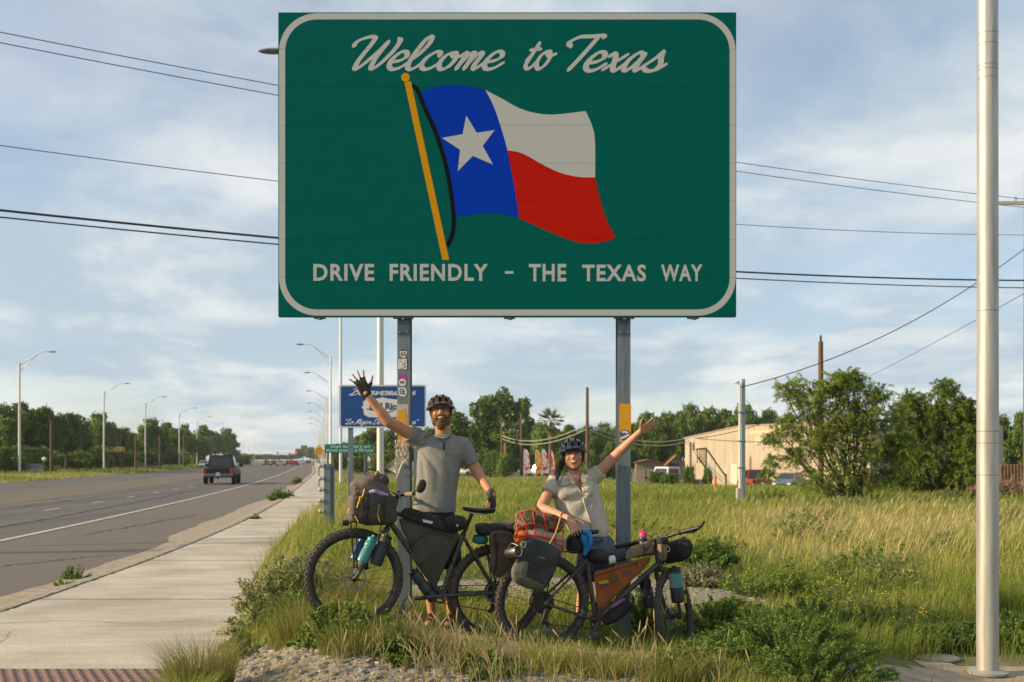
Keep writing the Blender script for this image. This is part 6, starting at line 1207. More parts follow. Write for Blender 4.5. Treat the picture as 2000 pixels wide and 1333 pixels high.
# --------------------------------------------------------------- the man's bicycle (front to the left)
bm_ = BikePlane((968, 1157), 8.70, (691, 1129), 8.43); P = bm_.P; nn = bm_.n
base = P(850, 1215); man_bike = thing('bicycle', 'loaded bicycle with olive frame bag leaning by the post, front wheel toward the sidewalk', 'bicycle', (base.x, base.y, g(base.x, base.y)))
wheel(bm_.F, nn, man_bike, 'front_wheel', rotor=1); wheel(bm_.R, nn, man_bike, 'rear_wheel', rotor=1, cassette=-1)
BBm, STm, HTm, HLm = bike_common(bm_, man_bike, dict(BB=(862, 1163), ST=(904, 1047), HTt=(770, 988), HTl=(759, 1030), TT=((770, 1001), (902, 1050)), DT=(762, 1021), SP=(922, 1003), saddle=((904, 992), (966, 994)), drive=-1, pedal_near=(817, 1167), pedal_far=(903, 1158)))
mb = MB(); cr_ = P(753, 1036)
for s_ in (-1, 1): mb.tube([cr_+nn*s_*.05, P(722, 1083)+nn*s_*.062, bm_.F+nn*s_*.058], [.018, .015, .012], 10)
mb.tube([cr_-nn*.055, cr_+nn*.055], .02, 10); mb.tube([HLm, cr_], .022, 10); mb.build('fork', FRM, man_bike)
mb = MB(); mb.box(P(715, 1105, .06), (.035, .035, .06), rot=basis((0, 0, 1), bm_.f), bev=.008); mb.build('brake_caliper', BLACK, man_bike)
hc = P(777, 968); mb = MB(); mb.tube([HTm, HTm.lerp(hc, .7)], .018, 10); mb.tube([HTm.lerp(hc, .6), hc], .017, 10); mb.build('stem', mat('satin black metal', (.02, .02, .02), .4), man_bike)
hb = grip_bar(man_bike, hc, nn.copy(), .36, .02, -bm_.f*.06, gm=mat('cork tan grip', (.20, .15, .09), .8))
e = hc+nn*.36-bm_.f*.06+Vector((0, 0, .02)); mq = W(823, 950, e.y-.03); mb = MB(); mb.tube(spline([e, e+Vector((.01, -.02, .02)), mq-Vector((0, 0, .03))], 4), .006, 6); mi_ = mb.build('mirror_arm', BLACK, hb); mb = MB(); mb.sph(mq, (.034, .012, .052), rot=basis((.35, 0, 1)), nu=16, nv=10); mb.build('mirror', BLACK, hb)
mb = MB(); up = Vector((0, 0, 1)); rk = [P(682, 1021, o) for o in (-.07, .07)]+[P(748, 1012, o) for o in (-.07, .07)]; mb.tube([rk[0], rk[1]], .006, 6); mb.tube([rk[2], rk[3]], .006, 6)
for o in (-.07, 0, .07): mb.tube([P(682, 1021, o), P(748, 1012, o)], .006, 6)
for o in (-.075, .075):
    mb.tube([P(685, 1022, o), P(692, 1112, o*.9)], .0055, 6); mb.tube([P(696, 1020, o), P(698, 1112, o*.9)], .0055, 6)
mb.build('front_rack', BLACK, man_bike); mb = MB(); q = P(681, 1019, 0); mb.lathe([(.02, 0), (.022, .03), (.02, .045)], q-Vector((0, 0, .01)), bm_.f, n=12); mb.build('headlight', BLACK, man_bike)
mb = MB()
for o in (-.07, .07):
    mb.tube([P(925, 1046, o), P(1008, 1042, o)], .006, 6); mb.tube([P(985, 1043, o), bm_.R+nn*o], .006, 6); mb.tube([P(945, 1045, o), bm_.R+nn*o], .006, 6)
mb.tube([P(925, 1046, -.07), P(925, 1046, .07)], .006, 6); mb.tube([P(1008, 1042, -.07), P(1008, 1042, .07)], .006, 6); mb.build('rear_rack', BLACK, man_bike)
mb = MB()
for q, dx in ((0, .0), (1, .02), (2, .035)): mb.tube(spline([hc+nn*(.1-.08*q), hc+bm_.f*.09+nn*.06*q+Vector((0, 0, .03)), P(752, 1000, .03+.02*q), P(735, 1060, .05)], 5), .003, 5)
mb.build('cable', BLACK, man_bike)
# its luggage
ax = bm_.f; OLV = mat('olive waxed canvas', (.040, .046, .030), .75, c2=(.062, .070, .045), scale=7, bump=.25, bscale=60); MAUVE = mat('grey mauve pack cloth', (.125, .098, .082), .8, c2=(.085, .068, .06), scale=10, bump=.3, bscale=50); DKG = mat('dark grey pack cloth', (.040, .038, .034), .8, c2=(.065, .06, .05), scale=9, bump=.35, bscale=50); YST = mat('yellow webbing', (.46, .32, .02), .7); BRN = mat('brown pannier cloth', (.088, .066, .046), .8, c2=(.065, .048, .034), scale=8, bump=.3, bscale=40); BLKC = mat('black bag cloth', (.014, .014, .015), .75, c2=(.024, .023, .022), scale=12, bump=.3, bscale=50)
c0 = P(727, 986, .02); fb_ = thing('front_pack', 'bulging grey pack with yellow straps and cords on the front rack', 'bag', c0-Vector((0, 0, .13)))
o = softbox(c0+Vector((.03, 0, -.035)), ax, nn, up, (.150, .15, .115), .45, .018, 3).build('pack_body', DKG, fb_); softbox(P(722, 960, .02), (ax+up*-.35).normalized(), nn, (up+ax*.35).normalized(), (.125, .14, .12), .5, .026, 5).build('rolled_top', MAUVE, fb_); softbox(P(697, 992, .02), ax, nn, up, (.066, .145, .10), .5, .018, 6).build('side_pocket', MAUVE, fb_); softbox(P(738, 944, .02), (ax-up*.5).normalized(), nn, (up+ax*.5).normalized(), (.08, .12, .045), .5, .022, 9).build('top_roll', DKG, fb_)
for k in range(5):
    y = 956+k*13; x = 690-k*1.5+2*abs(k-2); strapline(fb_, [P(x+14, y-10, .175), P(x, y, .14), P(x+10, y+12, .178)], BLACK, .0028, 'elastic_cord', 1); strapline(fb_, [P(x+2, y-8, .15), P(x+8, y+4, .172), P(x-1, y+13, .14)], BLACK, .0028, 'elastic_cord', 1)
for pts in ([(712, 955), (707, 972), (702, 985)], [(704, 970), (697, 992)], [(741, 985), (738, 1005), (742, 1020)], [(693, 1008), (700, 1020)], [(682, 993), (679, 1002)]): strapline(fb_, [P(x, y, .185) for x, y in pts], YST, .012)
for x_ in (718, 752):
    strapline(fb_, [P(x_, 962, .16), P(x_-1, 985, .182), P(x_-2, 1010, .178), P(x_-1, 1024, .12)], BLACK, .009); mb = MB(); mb.box(P(x_-1, 990, .188), (.028, .010, .022), bev=.003); mb.build('buckle', BLACK, fb_)
mb = MB(); mb.tube(spline([P(725+13*math.cos(a), 924+7*math.sin(a), .08+.02*math.sin(a)) for a in [k*.7 for k in range(10)]], 3), .005, 6); mb.build('coiled_cable', BLACK, fb_); mb = MB(); mb.tube([P(731, 934, .12), P(738, 920, .10)], [.012, .010], 8); mb.build('torch', mat('black and yellow torch', (.02, .02, .02), .5, c2=(.4, .3, .02), scale=22, det=0), fb_)
mb = MB(); mb.tube(spline([P(722, 962, .16), P(733, 960, .175), P(748, 965, .165), P(757, 968, .15)], 4), [.014, .017, .012], 8); mb.build('plastic_bag', mat('purple plastic', (.26, .16, .38), .25, c2=(.5, .46, .5), scale=14), fb_)
t = thing('frame_bag', 'large dark olive triangular bag filling the bicycle frame', 'bag', P(850, 1140)); flatbag(bm_, [(781, 1022), (792, 1014), (840, 1030), (888, 1047), (893, 1056), (871, 1102), (853, 1144), (847, 1142), (812, 1090)], 0, .062, 2).build('bag_body', OLV, t)
strapline(t, [P(800, 1070, .030), P(838, 1040, .041), P(884, 1056, .034)], mat('olive seam', (.022, .025, .016), .8), .003, 'seam'); strapline(t, [P(792, 1017, .034), P(840, 1033, .036), P(886, 1050, .034)], BLACK, .004, 'zip'); 
for a, b in (((806, 1066), (796, 1073)), ((826, 1100), (815, 1105)), ((876, 1094), (884, 1098))): strapline(t, [P(*a, .03), P(*b, .026), P(b[0]-2, b[1]+4, 0)], BLACK, .010)
t = thing('top_tube_bag', 'long low black bag strapped along the top tube before the man', 'bag', P(830, 1022)); flatbag(bm_, [(784, 1000), (800, 992), (850, 1010), (880, 1030), (884, 1042), (850, 1034), (810, 1020), (786, 1012)], 0, .075, 4).build('bag_body', BLKC, t); mb = MB(); mb.box(P(834, 1019, .046), (.085, .004, .020), rot=basis((.22, 0, .97), (1, 0, -.25))); mb.build('white_tag', DW, t)
mb = MB(); t = thing('saddle_pack', 'round black pouch hanging between seatpost and top tube bag', 'bag', P(892, 1030)); softbox(P(890, 1022, .02), ax, nn, up, (.085, .075, .062), .85, .008, 8).build('pouch_body', BLKC, t); mb = MB(); mb.lathe([(.009, 0), (.009, .004), (.004, .006)], P(893, 1027, .092), nn, n=10); mb.build('snap', CHROME, t)
t = thing('rear_pannier', 'brown cloth pannier on the rear rack beside the olive bagged bicycle', 'bag', P(980, 1120, .12)); flatbag(bm_, [(955, 1050), (963, 1038), (984, 1037), (1002, 1045), (1008, 1080), (1007, 1116), (990, 1129), (960, 1120), (958, 1085)], .13, .13, 11, .012).build('pannier_body', BRN, t); strapline(t, [P(966, 1040, .2), P(970, 1075, .215), P(968, 1118, .19)], BLACK, .006); strapline(t, [P(957, 1060, .19), P(980, 1063, .205), P(1004, 1062, .19)], mat('seam brown', (.04, .03, .022), .8), .004, 'seam'); mb = MB(); mb.box(P(970, 1070, .212), (.03, .01, .024), bev=.003); mb.build('buckle', BLACK, t); strapline(t, [P(958, 1048, .18), P(975, 1042, .20), P(1000, 1049, .18)], mat('seam brown', (.04, .03, .022), .8), .005, 'seam')
t = thing('rack_bag', 'flat black bundle lashed on top of the rear rack', 'bag', P(970, 1036)); softbox(P(968, 1034, .0), ax, nn, up, (.155, .13, .052), .6, .015, 14).build('bundle', BLKC, t); softbox(P(990, 1027, .06), ax, nn, up, (.07, .07, .035), .8, .012, 15).build('patterned_roll', mat('mauve print cloth', (.12, .08, .09), .8, c2=(.22, .16, .17), scale=30), t)
t = thing('dry_bag', 'small teal dry bag tucked below the rear bundle', 'bag', P(938, 1056, .02)); softbox(P(938, 1055, .03), ax, nn, up, (.055, .05, .032), .7, .012, 16).build('bag_body', mat('teal dry bag cloth', (.005, .11, .09), .6, c2=(.01, .17, .14), scale=12), t)
bottle(P(706, 1099, .105), P(731, 1046, .105), .041, mat('pale teal bottle plastic', (.10, .30, .31), .25, trans=.25), mat('teal cap', (.01, .26, .25), .4), 'pale teal water bottle with green cap on the fork')
bottle(P(692, 1094, -.10), P(712, 1050, -.10), .040, mat('blue bottle plastic', (.04, .10, .32), .3, trans=.2), mat('blue cap', (.04, .12, .40), .4), 'blue water bottle on the far side of the fork')
bottle(P(733, 1104, .10), P(757, 1043, .10), .047, mat('charcoal insulated bottle', (.035, .037, .036), .5), BLACK, 'charcoal insulated bottle beside the teal water bottle', cap_frac=.12, neck=.9)
bottle(P(848, 1172, 0), P(804, 1112, 0), .044, mat('dark blue grey bottle', (.035, .045, .055), .45), BLACK, 'dark blue grey bottle slung under the down tube', cap_frac=.14, neck=.9, band=(.28, .36, BLACK))
# --------------------------------------------------------------- the woman's bicycle (front to the right, bars turned)
bw = BikePlane((1059, 1177), 8.55, (1318, 1204), 8.84); P = bw.P; nn = bw.n; ax = bw.f
base = P(1190, 1255); wo_bike = thing('bicycle', 'loaded bicycle with orange frame bag leaning on the right post, front wheel turned', 'bicycle', (base.x, base.y, g(base.x, base.y)))
wheel(bw.R, nn, wo_bike, 'rear_wheel', rotor=-1, cassette=1); sdir = Vector((.47, .88, 0)).normalized(); sax = Vector((-sdir.y, sdir.x, 0)); sax = -sax if sax.y > 0 else sax
wheel(bw.F, (sax+Vector((0, 0, .16))).normalized(), wo_bike, 'front_wheel', rotor=-1)
BBw, STw, HTw, HLw = bike_common(bw, wo_bike, dict(BB=(1163, 1212), ST=(1146, 1092), HTt=(1281, 1073), HTl=(1289, 1106), TT=((1148, 1099), (1279, 1080)), DT=(1287, 1100), SP=(1141, 1050), saddle=((1169, 1037), (1118, 1036)), drive=1, pedal_near=(1155, 1243), pedal_far=(1170, 1180)))
mb = MB(); cr_ = P(1292, 1113)
for s_ in (-1, 1): mb.tube([cr_+sax*s_*.052, cr_.lerp(bw.F, .45)+sax*s_*.062, bw.F+sax*s_*.058], [.019, .016, .013], 10)
mb.tube([cr_-sax*.056, cr_+sax*.056], .021, 10); mb.tube([HLw, cr_], .022, 10); mb.build('fork', FRM, wo_bike)
hc = P(1283, 1054); mb = MB(); mb.tube([HTw, HTw.lerp(hc, .8)], .018, 10); mb.tube([HTw.lerp(hc, .7), hc+sdir*.04], .017, 10); mb.build('stem', mat('satin black metal', (.02, .02, .02), .4), wo_bike)
bd = Vector((.86, -.43, .24)).normalized(); hb = grip_bar(wo_bike, hc+sdir*.02, bd, .35, .015, -sdir*.04)
mb = MB(); e = hc+sdir*.02+bd*.35; mb.tube(spline([e-bd*.06, e+Vector((.0, 0, .02)), e+Vector((.035, 0, .065))], 4), [.016, .014, .010], 8); mb.build('bar_end', BLACK, hb)
mb = MB()
for q in range(4): mb.tube(spline([hc+bd*(.2-.13*q)+Vector((0, 0, .02)), hc+sdir*.1+bd*(.1-.07*q)+Vector((0, 0, .05)), hc+sdir*.02+Vector((0, 0, -.05)), P(1290, 1100, .03)], 5), .003, 5)
mb.build('cable', BLACK, wo_bike); mb = MB()
for o in (-.065, .065): mb.tube([P(1010, 1078, o), P(1130, 1078, o)], .006, 6); mb.tube([P(1030, 1078, o), bw.R+nn*o], .006, 6); mb.tube([P(1085, 1078, o), bw.R+nn*o], .006, 6); mb.tube([P(1130, 1078, o), STw+nn*o*.3], .006, 6)
for px in (1010, 1050, 1090): mb.tube([P(px, 1078, -.065), P(px, 1078, .065)], .006, 6)
mb.build('rear_rack', BLACK, wo_bike)
ORG = mat('burnt orange canvas', (.30, .085, .016), .75, c2=(.21, .058, .014), scale=7, bump=.25, bscale=50); TANB = mat('tan ripstop', (.21, .155, .105), .8, c2=(.15, .11, .075), scale=14, bump=.3, bscale=60); REDC = mat('red elastic cord', (.50, .025, .02), .6); GRYB = mat('dark roll top pannier cloth', (.022, .023, .022), .6, c2=(.042, .042, .036), scale=4.5, bump=.3, bscale=30)
t = thing('frame_bag', 'burnt orange triangular frame bag with faded patches', 'bag', P(1172, 1190)); ob = flatbag(bw, [(1160, 1119), (1180, 1112), (1225, 1099), (1266, 1088), (1270, 1092), (1260, 1108), (1220, 1148), (1190, 1177), (1172, 1192), (1167, 1186), (1163, 1150)], 0, .065, 5).build('bag_body', ORG, t)
strapline(t, [P(1163, 1125, .036), P(1200, 1113, .040), P(1235, 1102, .040), P(1252, 1100, .036)], mat('dark zip', (.09, .03, .012), .7), .005, 'zip'); strapline(t, [P(1248, 1098, .042), P(1250, 1106, .044)], DW, .004, 'zip_pull')
def patch_on(par, poly, m, off, nm): mb = MB(); mb.prism(poly, lambda u, v, o: P(u, v, off+o), 0, -.003); return mb.build(nm, m, par, smooth=0)
for k, (c, y0) in enumerate((((.42, .33, .02), 1135), ((.03, .05, .20), 1141.5), ((.30, .02, .03), 1145))): patch_on(t, [(1169.5, y0+1), (1188, y0-2), (1188.5, y0+(4 if k == 0 else 1)), (1170, y0+(7 if k == 0 else 4))], mat('flag patch %d' % k, c, .7), .043, 'flag_patch')
patch_on(t, circ(1200, 1129, 8), mat('dark round patch', (.09, .06, .05), .8, c2=(.16, .08, .05), scale=60), .045, 'round_patch'); patch_on(t, [(1215, 1118), (1227, 1112), (1233, 1117), (1230, 1123), (1218, 1124)], mat('dark round patch', (.09, .06, .05), .8), .045, 'leaf_patch')
t = thing('top_tube_bag', 'tan wedge shaped bag sitting on the top tube behind the handlebar', 'bag', P(1245, 1090)); flatbag(bw, [(1222, 1086), (1226, 1076), (1248, 1064), (1270, 1055), (1276, 1066), (1275, 1080), (1250, 1086), (1224, 1093)], 0, .075, 6).build('bag_body', TANB, t); strapline(t, [P(1256, 1062, .042), P(1259, 1074, .046), P(1258, 1084, .040)], BLACK, .006)
strapline(t, [P(1274, 1058, .04), P(1262, 1076, .046)], BLACK, .006)
t = thing('tool_roll', 'narrow black tool roll with white label on the top tube', 'bag', P(1200, 1096)); mb = MB(); mb.tube([P(1172, 1098), P(1195, 1093), P(1222, 1088)], [.024, .03, .028], 10); mb.build('roll', BLKC, t); mb = MB(); mb.tube([P(1187, 1095), P(1200, 1092)], .0315, 12); mb.build('label', DW, t)
t = thing('stem_bag', 'upright tan pouch with strap hanging by the head tube', 'bag', P(1294, 1095, .06)); c = P(1294, 1072, .075); softbox(c, ax, nn, up, (.036, .035, .10), .55, .008, 21).build('pouch_body', TANB, t); softbox(P(1294, 1056, .075), ax, nn, up, (.042, .040, .030), .6, .01, 22).build('drawstring_top', BLKC, t); strapline(t, [P(1294, 1066, .112), P(1294, 1090, .112)], BLACK, .006)
mb = MB(); mb.tube(spline([P(1304+4*math.cos(a), 1073+5*math.sin(a), .10) for a in [k*.8 for k in range(9)]], 3), .003, 5); mb.build('key_ring', CHROME, t)
t = thing('handlebar_roll', 'fat black roll bag slung under the turned handlebar', 'bag', P(1325, 1095)); c = hc+sdir*.12+Vector((.08, -.02, -.10)); softbox(c+bd*.03, bd, sdir, up, (.135, .10, .092), .8, .014, 23).build('roll', BLKC, t)
for k in (-.06, .09):
    mb = MB(); mb.tube([c+bd*k+sdir*(.103*math.cos(a))+Vector((0, 0, .096*math.sin(a))) for a in [2*math.pi*q/16 for q in range(16)]], .006, 6, closed=True); mb.build('strap', BLACK, t)
q = P(1256, 1056, 0); bottle(q-Vector((0, 0, .07)), q+Vector((0, 0, .09)), .034, mat('navy bottle', (.025, .04, .09), .4), mat('hot pink cap', (.58, .03, .10), .4), 'navy bottle with hot pink cap standing in the stem bag', cap_frac=.38, neck=.7)
a1 = cr_.lerp(bw.F, .62)+sax*.10; b1 = cr_.lerp(bw.F, .0)+sax*.10+sdir*.03
bottle(W(1325, 1177, 8.66), W(1317, 1106, 8.66), .052, mat('matt black bottle', (.018, .019, .02), .45), BLACK, 'matt black bottle with teal mountain label on the turned fork', cap_frac=.12, neck=.9, band=(.48, .92, mat('teal label', (.04, .22, .22), .5, c2=(.30, .12, .14), scale=14, det=1, contrast=(.5, .6))))
bottle(W(1270, 1186, 8.86), W(1256, 1120, 8.86), .048, mat('matt black bottle', (.018, .019, .02), .45), BLACK, 'black bottle with pale print on the far fork leg', cap_frac=.12, neck=.9, band=(.35, .62, mat('pale pink print', (.03, .03, .03), .5, c2=(.40, .22, .22), scale=26, det=1, contrast=(.55, .6))))
t = thing('voile_strap', 'yellow strap wrapped round the fork beside the black bottle', 'strap', W(1337, 1160, 8.68)); mb = MB(); mb.tube([W(1335, 1135, 8.70), W(1338, 1160, 8.69), W(1339, 1178, 8.69)], .014, 6, flat=.4); mb.build('webbing', YST, t); mb = MB(); mb.box(W(1339, 1157, 8.67), (.025, .012, .03)); mb.build('buckle', BLACK, t)
t = thing('downtube_bag', 'black tool bag strapped beneath the down tube with a purple cord', 'bag', P(1195, 1215)); mb = MB(); mb.tube(spline([P(1180, 1216), P(1196, 1204), P(1216, 1188), P(1228, 1176)], 4), [.03, .055, .058, .045], 14); mb.build('bag_body', BLKC, t); strapline(t, [P(1193, 1188, .06), P(1205, 1181, .064), P(1220, 1170, .058)], mat('purple cord', (.28, .10, .30), .6), .007, 'purple_cord', 1); strapline(t, [P(1196, 1186, .064), P(1210, 1174, .064), P(1221, 1172, .058)], mat('purple cord', (.28, .10, .30), .6), .006, 'purple_cord', 1)
t = thing('saddle_pack', 'rounded black helmet shaped pack behind the orange frame bag', 'bag', P(1168, 1095)); softbox(P(1168, 1087, .01), ax, nn, up, (.085, .075, .056), .9, .008, 25).build('pouch_body', BLKC, t)
t = thing('seat_bag', 'black bag bulging under the saddle behind the blue cloth', 'bag', P(1125, 1075)); softbox(P(1124, 1062, -.02), ax, nn, up, (.075, .08, .075), .75, .012, 27).build('bag_body', BLKC, t)
t = thing('blue_cloth', 'bright blue knotted cloth hanging from the saddle', 'cloth', P(1146, 1040, .05)); mb = MB(); BC = mat('bright blue cloth', (.01, .22, .52), .75, c2=(.008, .15, .40), scale=16, bump=.3)
mb.tube(spline([P(1140, 1042, .06), P(1148, 1040, .085), P(1153, 1052, .09), P(1150, 1068, .085), P(1142, 1085, .08)], 5), [.024, .034, .030, .026, .012], 12, flat=.6); mb.build('folded_loop', BC, t); mb = MB(); mb.tube(spline([P(1140, 1043, .06), P(1140, 1052, .085), P(1145, 1066, .075), P(1142, 1084, .085)], 5), [.018, .024, .022, .012], 10, flat=.6); mb.build('loose_end', BC, t)
# pannier, netted bundle, mug
t = thing('rear_pannier', 'dark roll top pannier with dusty olive bottom hanging at the rear wheel', 'bag', P(1045, 1150, .14)); flatbag(bw, [(1027, 1052), (1057, 1056), (1094, 1076), (1090, 1102), (1078, 1128), (1066, 1149), (1046, 1152), (1020, 1143), (1003, 1133), (1001, 1112), (1012, 1082)], .13, .16, 17, .016).build('pannier_body', GRYB, t); flatbag(bw, [(1007, 1098), (1020, 1092), (1032, 1100), (1026, 1120), (1040, 1138), (1062, 1143), (1060, 1152), (1044, 1153.5), (1018, 1145), (1001, 1134), (999, 1114)], .138, .165, 18, .012).build('dusty_bottom', mat('dusty olive pannier cloth', (.13, .12, .088), .75, c2=(.09, .085, .065), scale=8, bump=.3, bscale=30), t); strapline(t, [P(1030, 1056, .19), P(1022, 1080, .215), P(1008, 1095, .205)], BLACK, .005); mb = MB(); mb.box(P(1057, 1089, .222), (.06, .003, .006), rot=basis((.35, 0, .93), (1, -.3, -.35))); mb.build('print', mat('grey print', (.22, .22, .21), .6), t)
mb = MB(); mb.tube(spline([P(1022+5*math.cos(a), 1064+6*math.sin(a), .2) for a in [k*.8 for k in range(9)]], 3), .004, 6); mb.build('carabiner', CHROME, t)
t = thing('netted_bundle', 'camouflage and beige rolls held by a red elastic net on the rack', 'bag', P(1055, 1078)); CAMO = mat('camouflage cloth', (.05, .055, .026), .8, c2=(.15, .12, .07), scale=11, det=2, contrast=(.47, .53), c3=(.02, .022, .015)); BEI = mat('beige cotton roll', (.33, .27, .19), .85, c2=(.27, .22, .15), scale=10, bump=.3, bscale=40)
rolls = [((1008, 1012), (1098, 1030), .085, .03, CAMO, 'camouflage_roll'), ((1018, 1042), (1102, 1066), .080, .06, BEI, 'beige_roll'), ((1010, 1020), (1030, 1060), .05, .04, CAMO, 'dark_end')]
for a, b, r_, off, m, nm in rolls:
    A_, B_ = P(*a, off), P(*b, off); c = (A_+B_)/2; d_ = (B_-A_); softbox(c, d_.normalized(), nn, d_.normalized().cross(nn), (d_.length/2, r_*1.15, r_), .72, .014, hash(nm) % 50).build(nm, m, t)
softbox(P(1016, 1049, .10), ax, nn, up, (.05, .05, .045), .8, .012, 33).build('orange_pouch', mat('orange nylon', (.60, .13, .015), .55), t)
bpy.context.view_layer.update(); netobjs = [o for o in t.children]
def netp(px, py):
    o_ = Vector((0, 0, CAMZ)); dr = Vector(((px-1000)/F, 1, (HY-py)/F)).normalized(); best = None
    for o in netobjs:
        ok, loc, nr, ix = o.ray_cast(o_-ORI[o.name], dr)
        if ok and (best is None or loc.y+ORI[o.name].y < best.y): best = loc+ORI[o.name]
    return best-dr*.006 if best is not None else P(px, py, .08)
net = [[(1008, 1015), (1015, 1003), (1040, 998), (1070, 1008), (1100, 1020), (1103, 1030)], [(1007, 1035), (1030, 1024), (1060, 1027), (1090, 1035), (1104, 1040)], [(1012, 1050), (1035, 1045), (1065, 1050), (1102, 1058)], [(1028, 1050), (1050, 1048), (1075, 1055), (1103, 1072)], [(1040, 998), (1044, 1020), (1043, 1046)], [(1062, 1005), (1066, 1030), (1064, 1054)], [(1083, 1013), (1084, 1035), (1085, 1060)], [(1100, 1022), (1100, 1050), (1098, 1080)], [(1015, 1003), (1028, 1026), (1028, 1050)], [(1008, 1015), (1010, 1034), (1006, 1056)]]
for l_ in net: strapline(t, [netp(q.x, q.y) for q in spline([(a_, b_, 0) for a_, b_ in l_], 3)], REDC, .0045, 'net_cord', 1)
strapline(t, [P(1095, 1008, .16), P(1085, 1040, .175), P(1073, 1062, .18)], mat('olive yellow strap', (.26, .22, .06), .7), .007)
t = thing('steel_mug', 'stainless steel mug clipped to the netted bundle', 'mug', P(1004, 1080, .16)); A_ = W(991, 1081, 8.34); B_ = W(1012, 1077, 8.26); mb = MB(); d_ = (B_-A_); L_ = d_.length; mb.lathe([(.0, .0), (.033, 0), (.037, .006), (.038, L_), (.040, L_+.002), (.036, L_), (.035, .008), (.0, .008)], A_, d_, n=22); mb.build('cup', CHROME, t); mb = MB(); mb.tube(spline([A_+Vector((0, .03, .03)), A_.lerp(B_, .4)+Vector((.0, .02, .065)), B_+Vector((0, .02, .036))], 5), .004, 6); mb.build('handle', CHROME, t)
# litter
q = W(1072, 1230, 8.95); z0 = g(q.x, 8.9); t = thing('plastic_bottle', 'crushed clear plastic bottle with blue wrapper lying on the ground', 'bottle', (q.x, 8.9, z0)); mb = MB(); mb.lathe([(.022, 0), (.032, .02), (.030, .07), (.032, .09), (.032, .19), (.012, .24), (.012, .26)], (q.x-.12, 8.9, z0+.035), (1, .2, 0), n=14); mb.build('shell', mat('clear plastic', (.5, .53, .55), .15, trans=.4), t); mb = MB(); mb.lathe([(.033, .06), (.0335, .13)], (q.x-.12, 8.9, z0+.035), (1, .2, 0), n=14, cap=False); mb.build('wrapper', mat('blue wrapper', (.04, .12, .42), .5), t)
q = W(760, 1213, 8.35); z0 = g(q.x, 8.35); mb = MB(); mb.sph((q.x, 8.35, z0+.01), (.10, .07, .035), nu=14, nv=8, e=.7); tag(mb.build('flat_rock', mat('sandy rock', (.30, .25, .19), .95, c2=(.22, .18, .13), scale=9, bump=.5), loc=(q.x, 8.35, z0)), 'flat sandy rock lying by the left post foot', 'rock')
q = W(968, 1247, 8.15); z0 = g(q.x, 8.15); t = MB(); t.tube([W(925, 1246, 8.45), W(985, 1252, 8.25)], .022, 10); o = t.build('rubber_hose', RUBBER, loc=(q.x, 8.15, z0)); tag(o, 'short piece of black rubber tube lying between the two bicycles', 'rubber tube')
# ------------------------------------------------------------------ people
def skinmat(name, c, c2): return mat(name, c, .5, c2=c2, scale=14, bump=.05, bscale=80, spec=.35)
SKIN_M = skinmat('tanned skin', (.50, .25, .135), (.43, .20, .105)); SKIN_W = skinmat('sunburnt skin', (.53, .28, .17), (.46, .225, .13))
BEARD = mat('brown beard', (.11, .055, .026), .8, c2=(.18, .09, .04), scale=60, bump=.6, bscale=120); HAIR = mat('dark brown hair', (.035, .018, .010), .6, c2=(.07, .035, .018), scale=40, stretch=(1, 1, .2)); TEETH = mat('teeth', (.68, .64, .56), .35); LIP = mat('lip', (.33, .10, .07), .5); EYEW = mat('eye white', (.6, .57, .52), .3); EYED = mat('eye dark', (.02, .014, .01), .25)
class Frame:
    def __init__(s, o, fwd, up):
        s.o = Vector(o); s.y = Vector(fwd).normalized(); s.x = s.y.cross(Vector(up)).normalized()*-1; s.z = s.x.cross(s.y)*-1
        if s.z.dot(Vector(up)) < 0: s.z = -s.z
        if s.x.x < 0: s.x = -s.x
        s.M = Matrix((s.x, s.y, s.z)).transposed()
    def p(s, x, y, z): return s.o+s.x*x+s.y*y+s.z*z
def head_shapes(mb, fr, neck_base, nr=.053, fem=False):
    M = fr.M; k = .95 if fem else 1.0
    for c, r_ in (((0, -.012, .028), (.077*k, .096, .090)), ((0, .022, -.035), (.068*k, .068, .075)), ((0, .034, -.070), (.054*k, .048, .045)), ((0, .060, -.096), (.024, .020, .018)), ((0, .074, .032), (.052, .018, .014)), ((.037, .066, -.024), (.024, .022, .022)), ((-.037, .066, -.024), (.024, .022, .022)), ((.077*k, -.006, -.008), (.011, .020, .030)), ((-.077*k, -.006, -.008), (.011, .020, .030)), ((0, .083, -.058), (.026, .010, .012))): mb.sph(fr.p(*c), r_, rot=M, nu=16, nv=12)
    mb.cap(fr.p(0, .084, .018), fr.p(0, .104, -.018), .009, .0145, 10); mb.sph(fr.p(0, .100, -.022), (.019, .012, .010), rot=M)
    mb.cap(fr.p(0, -.02, -.03), neck_base, nr, nr*1.1, 14)
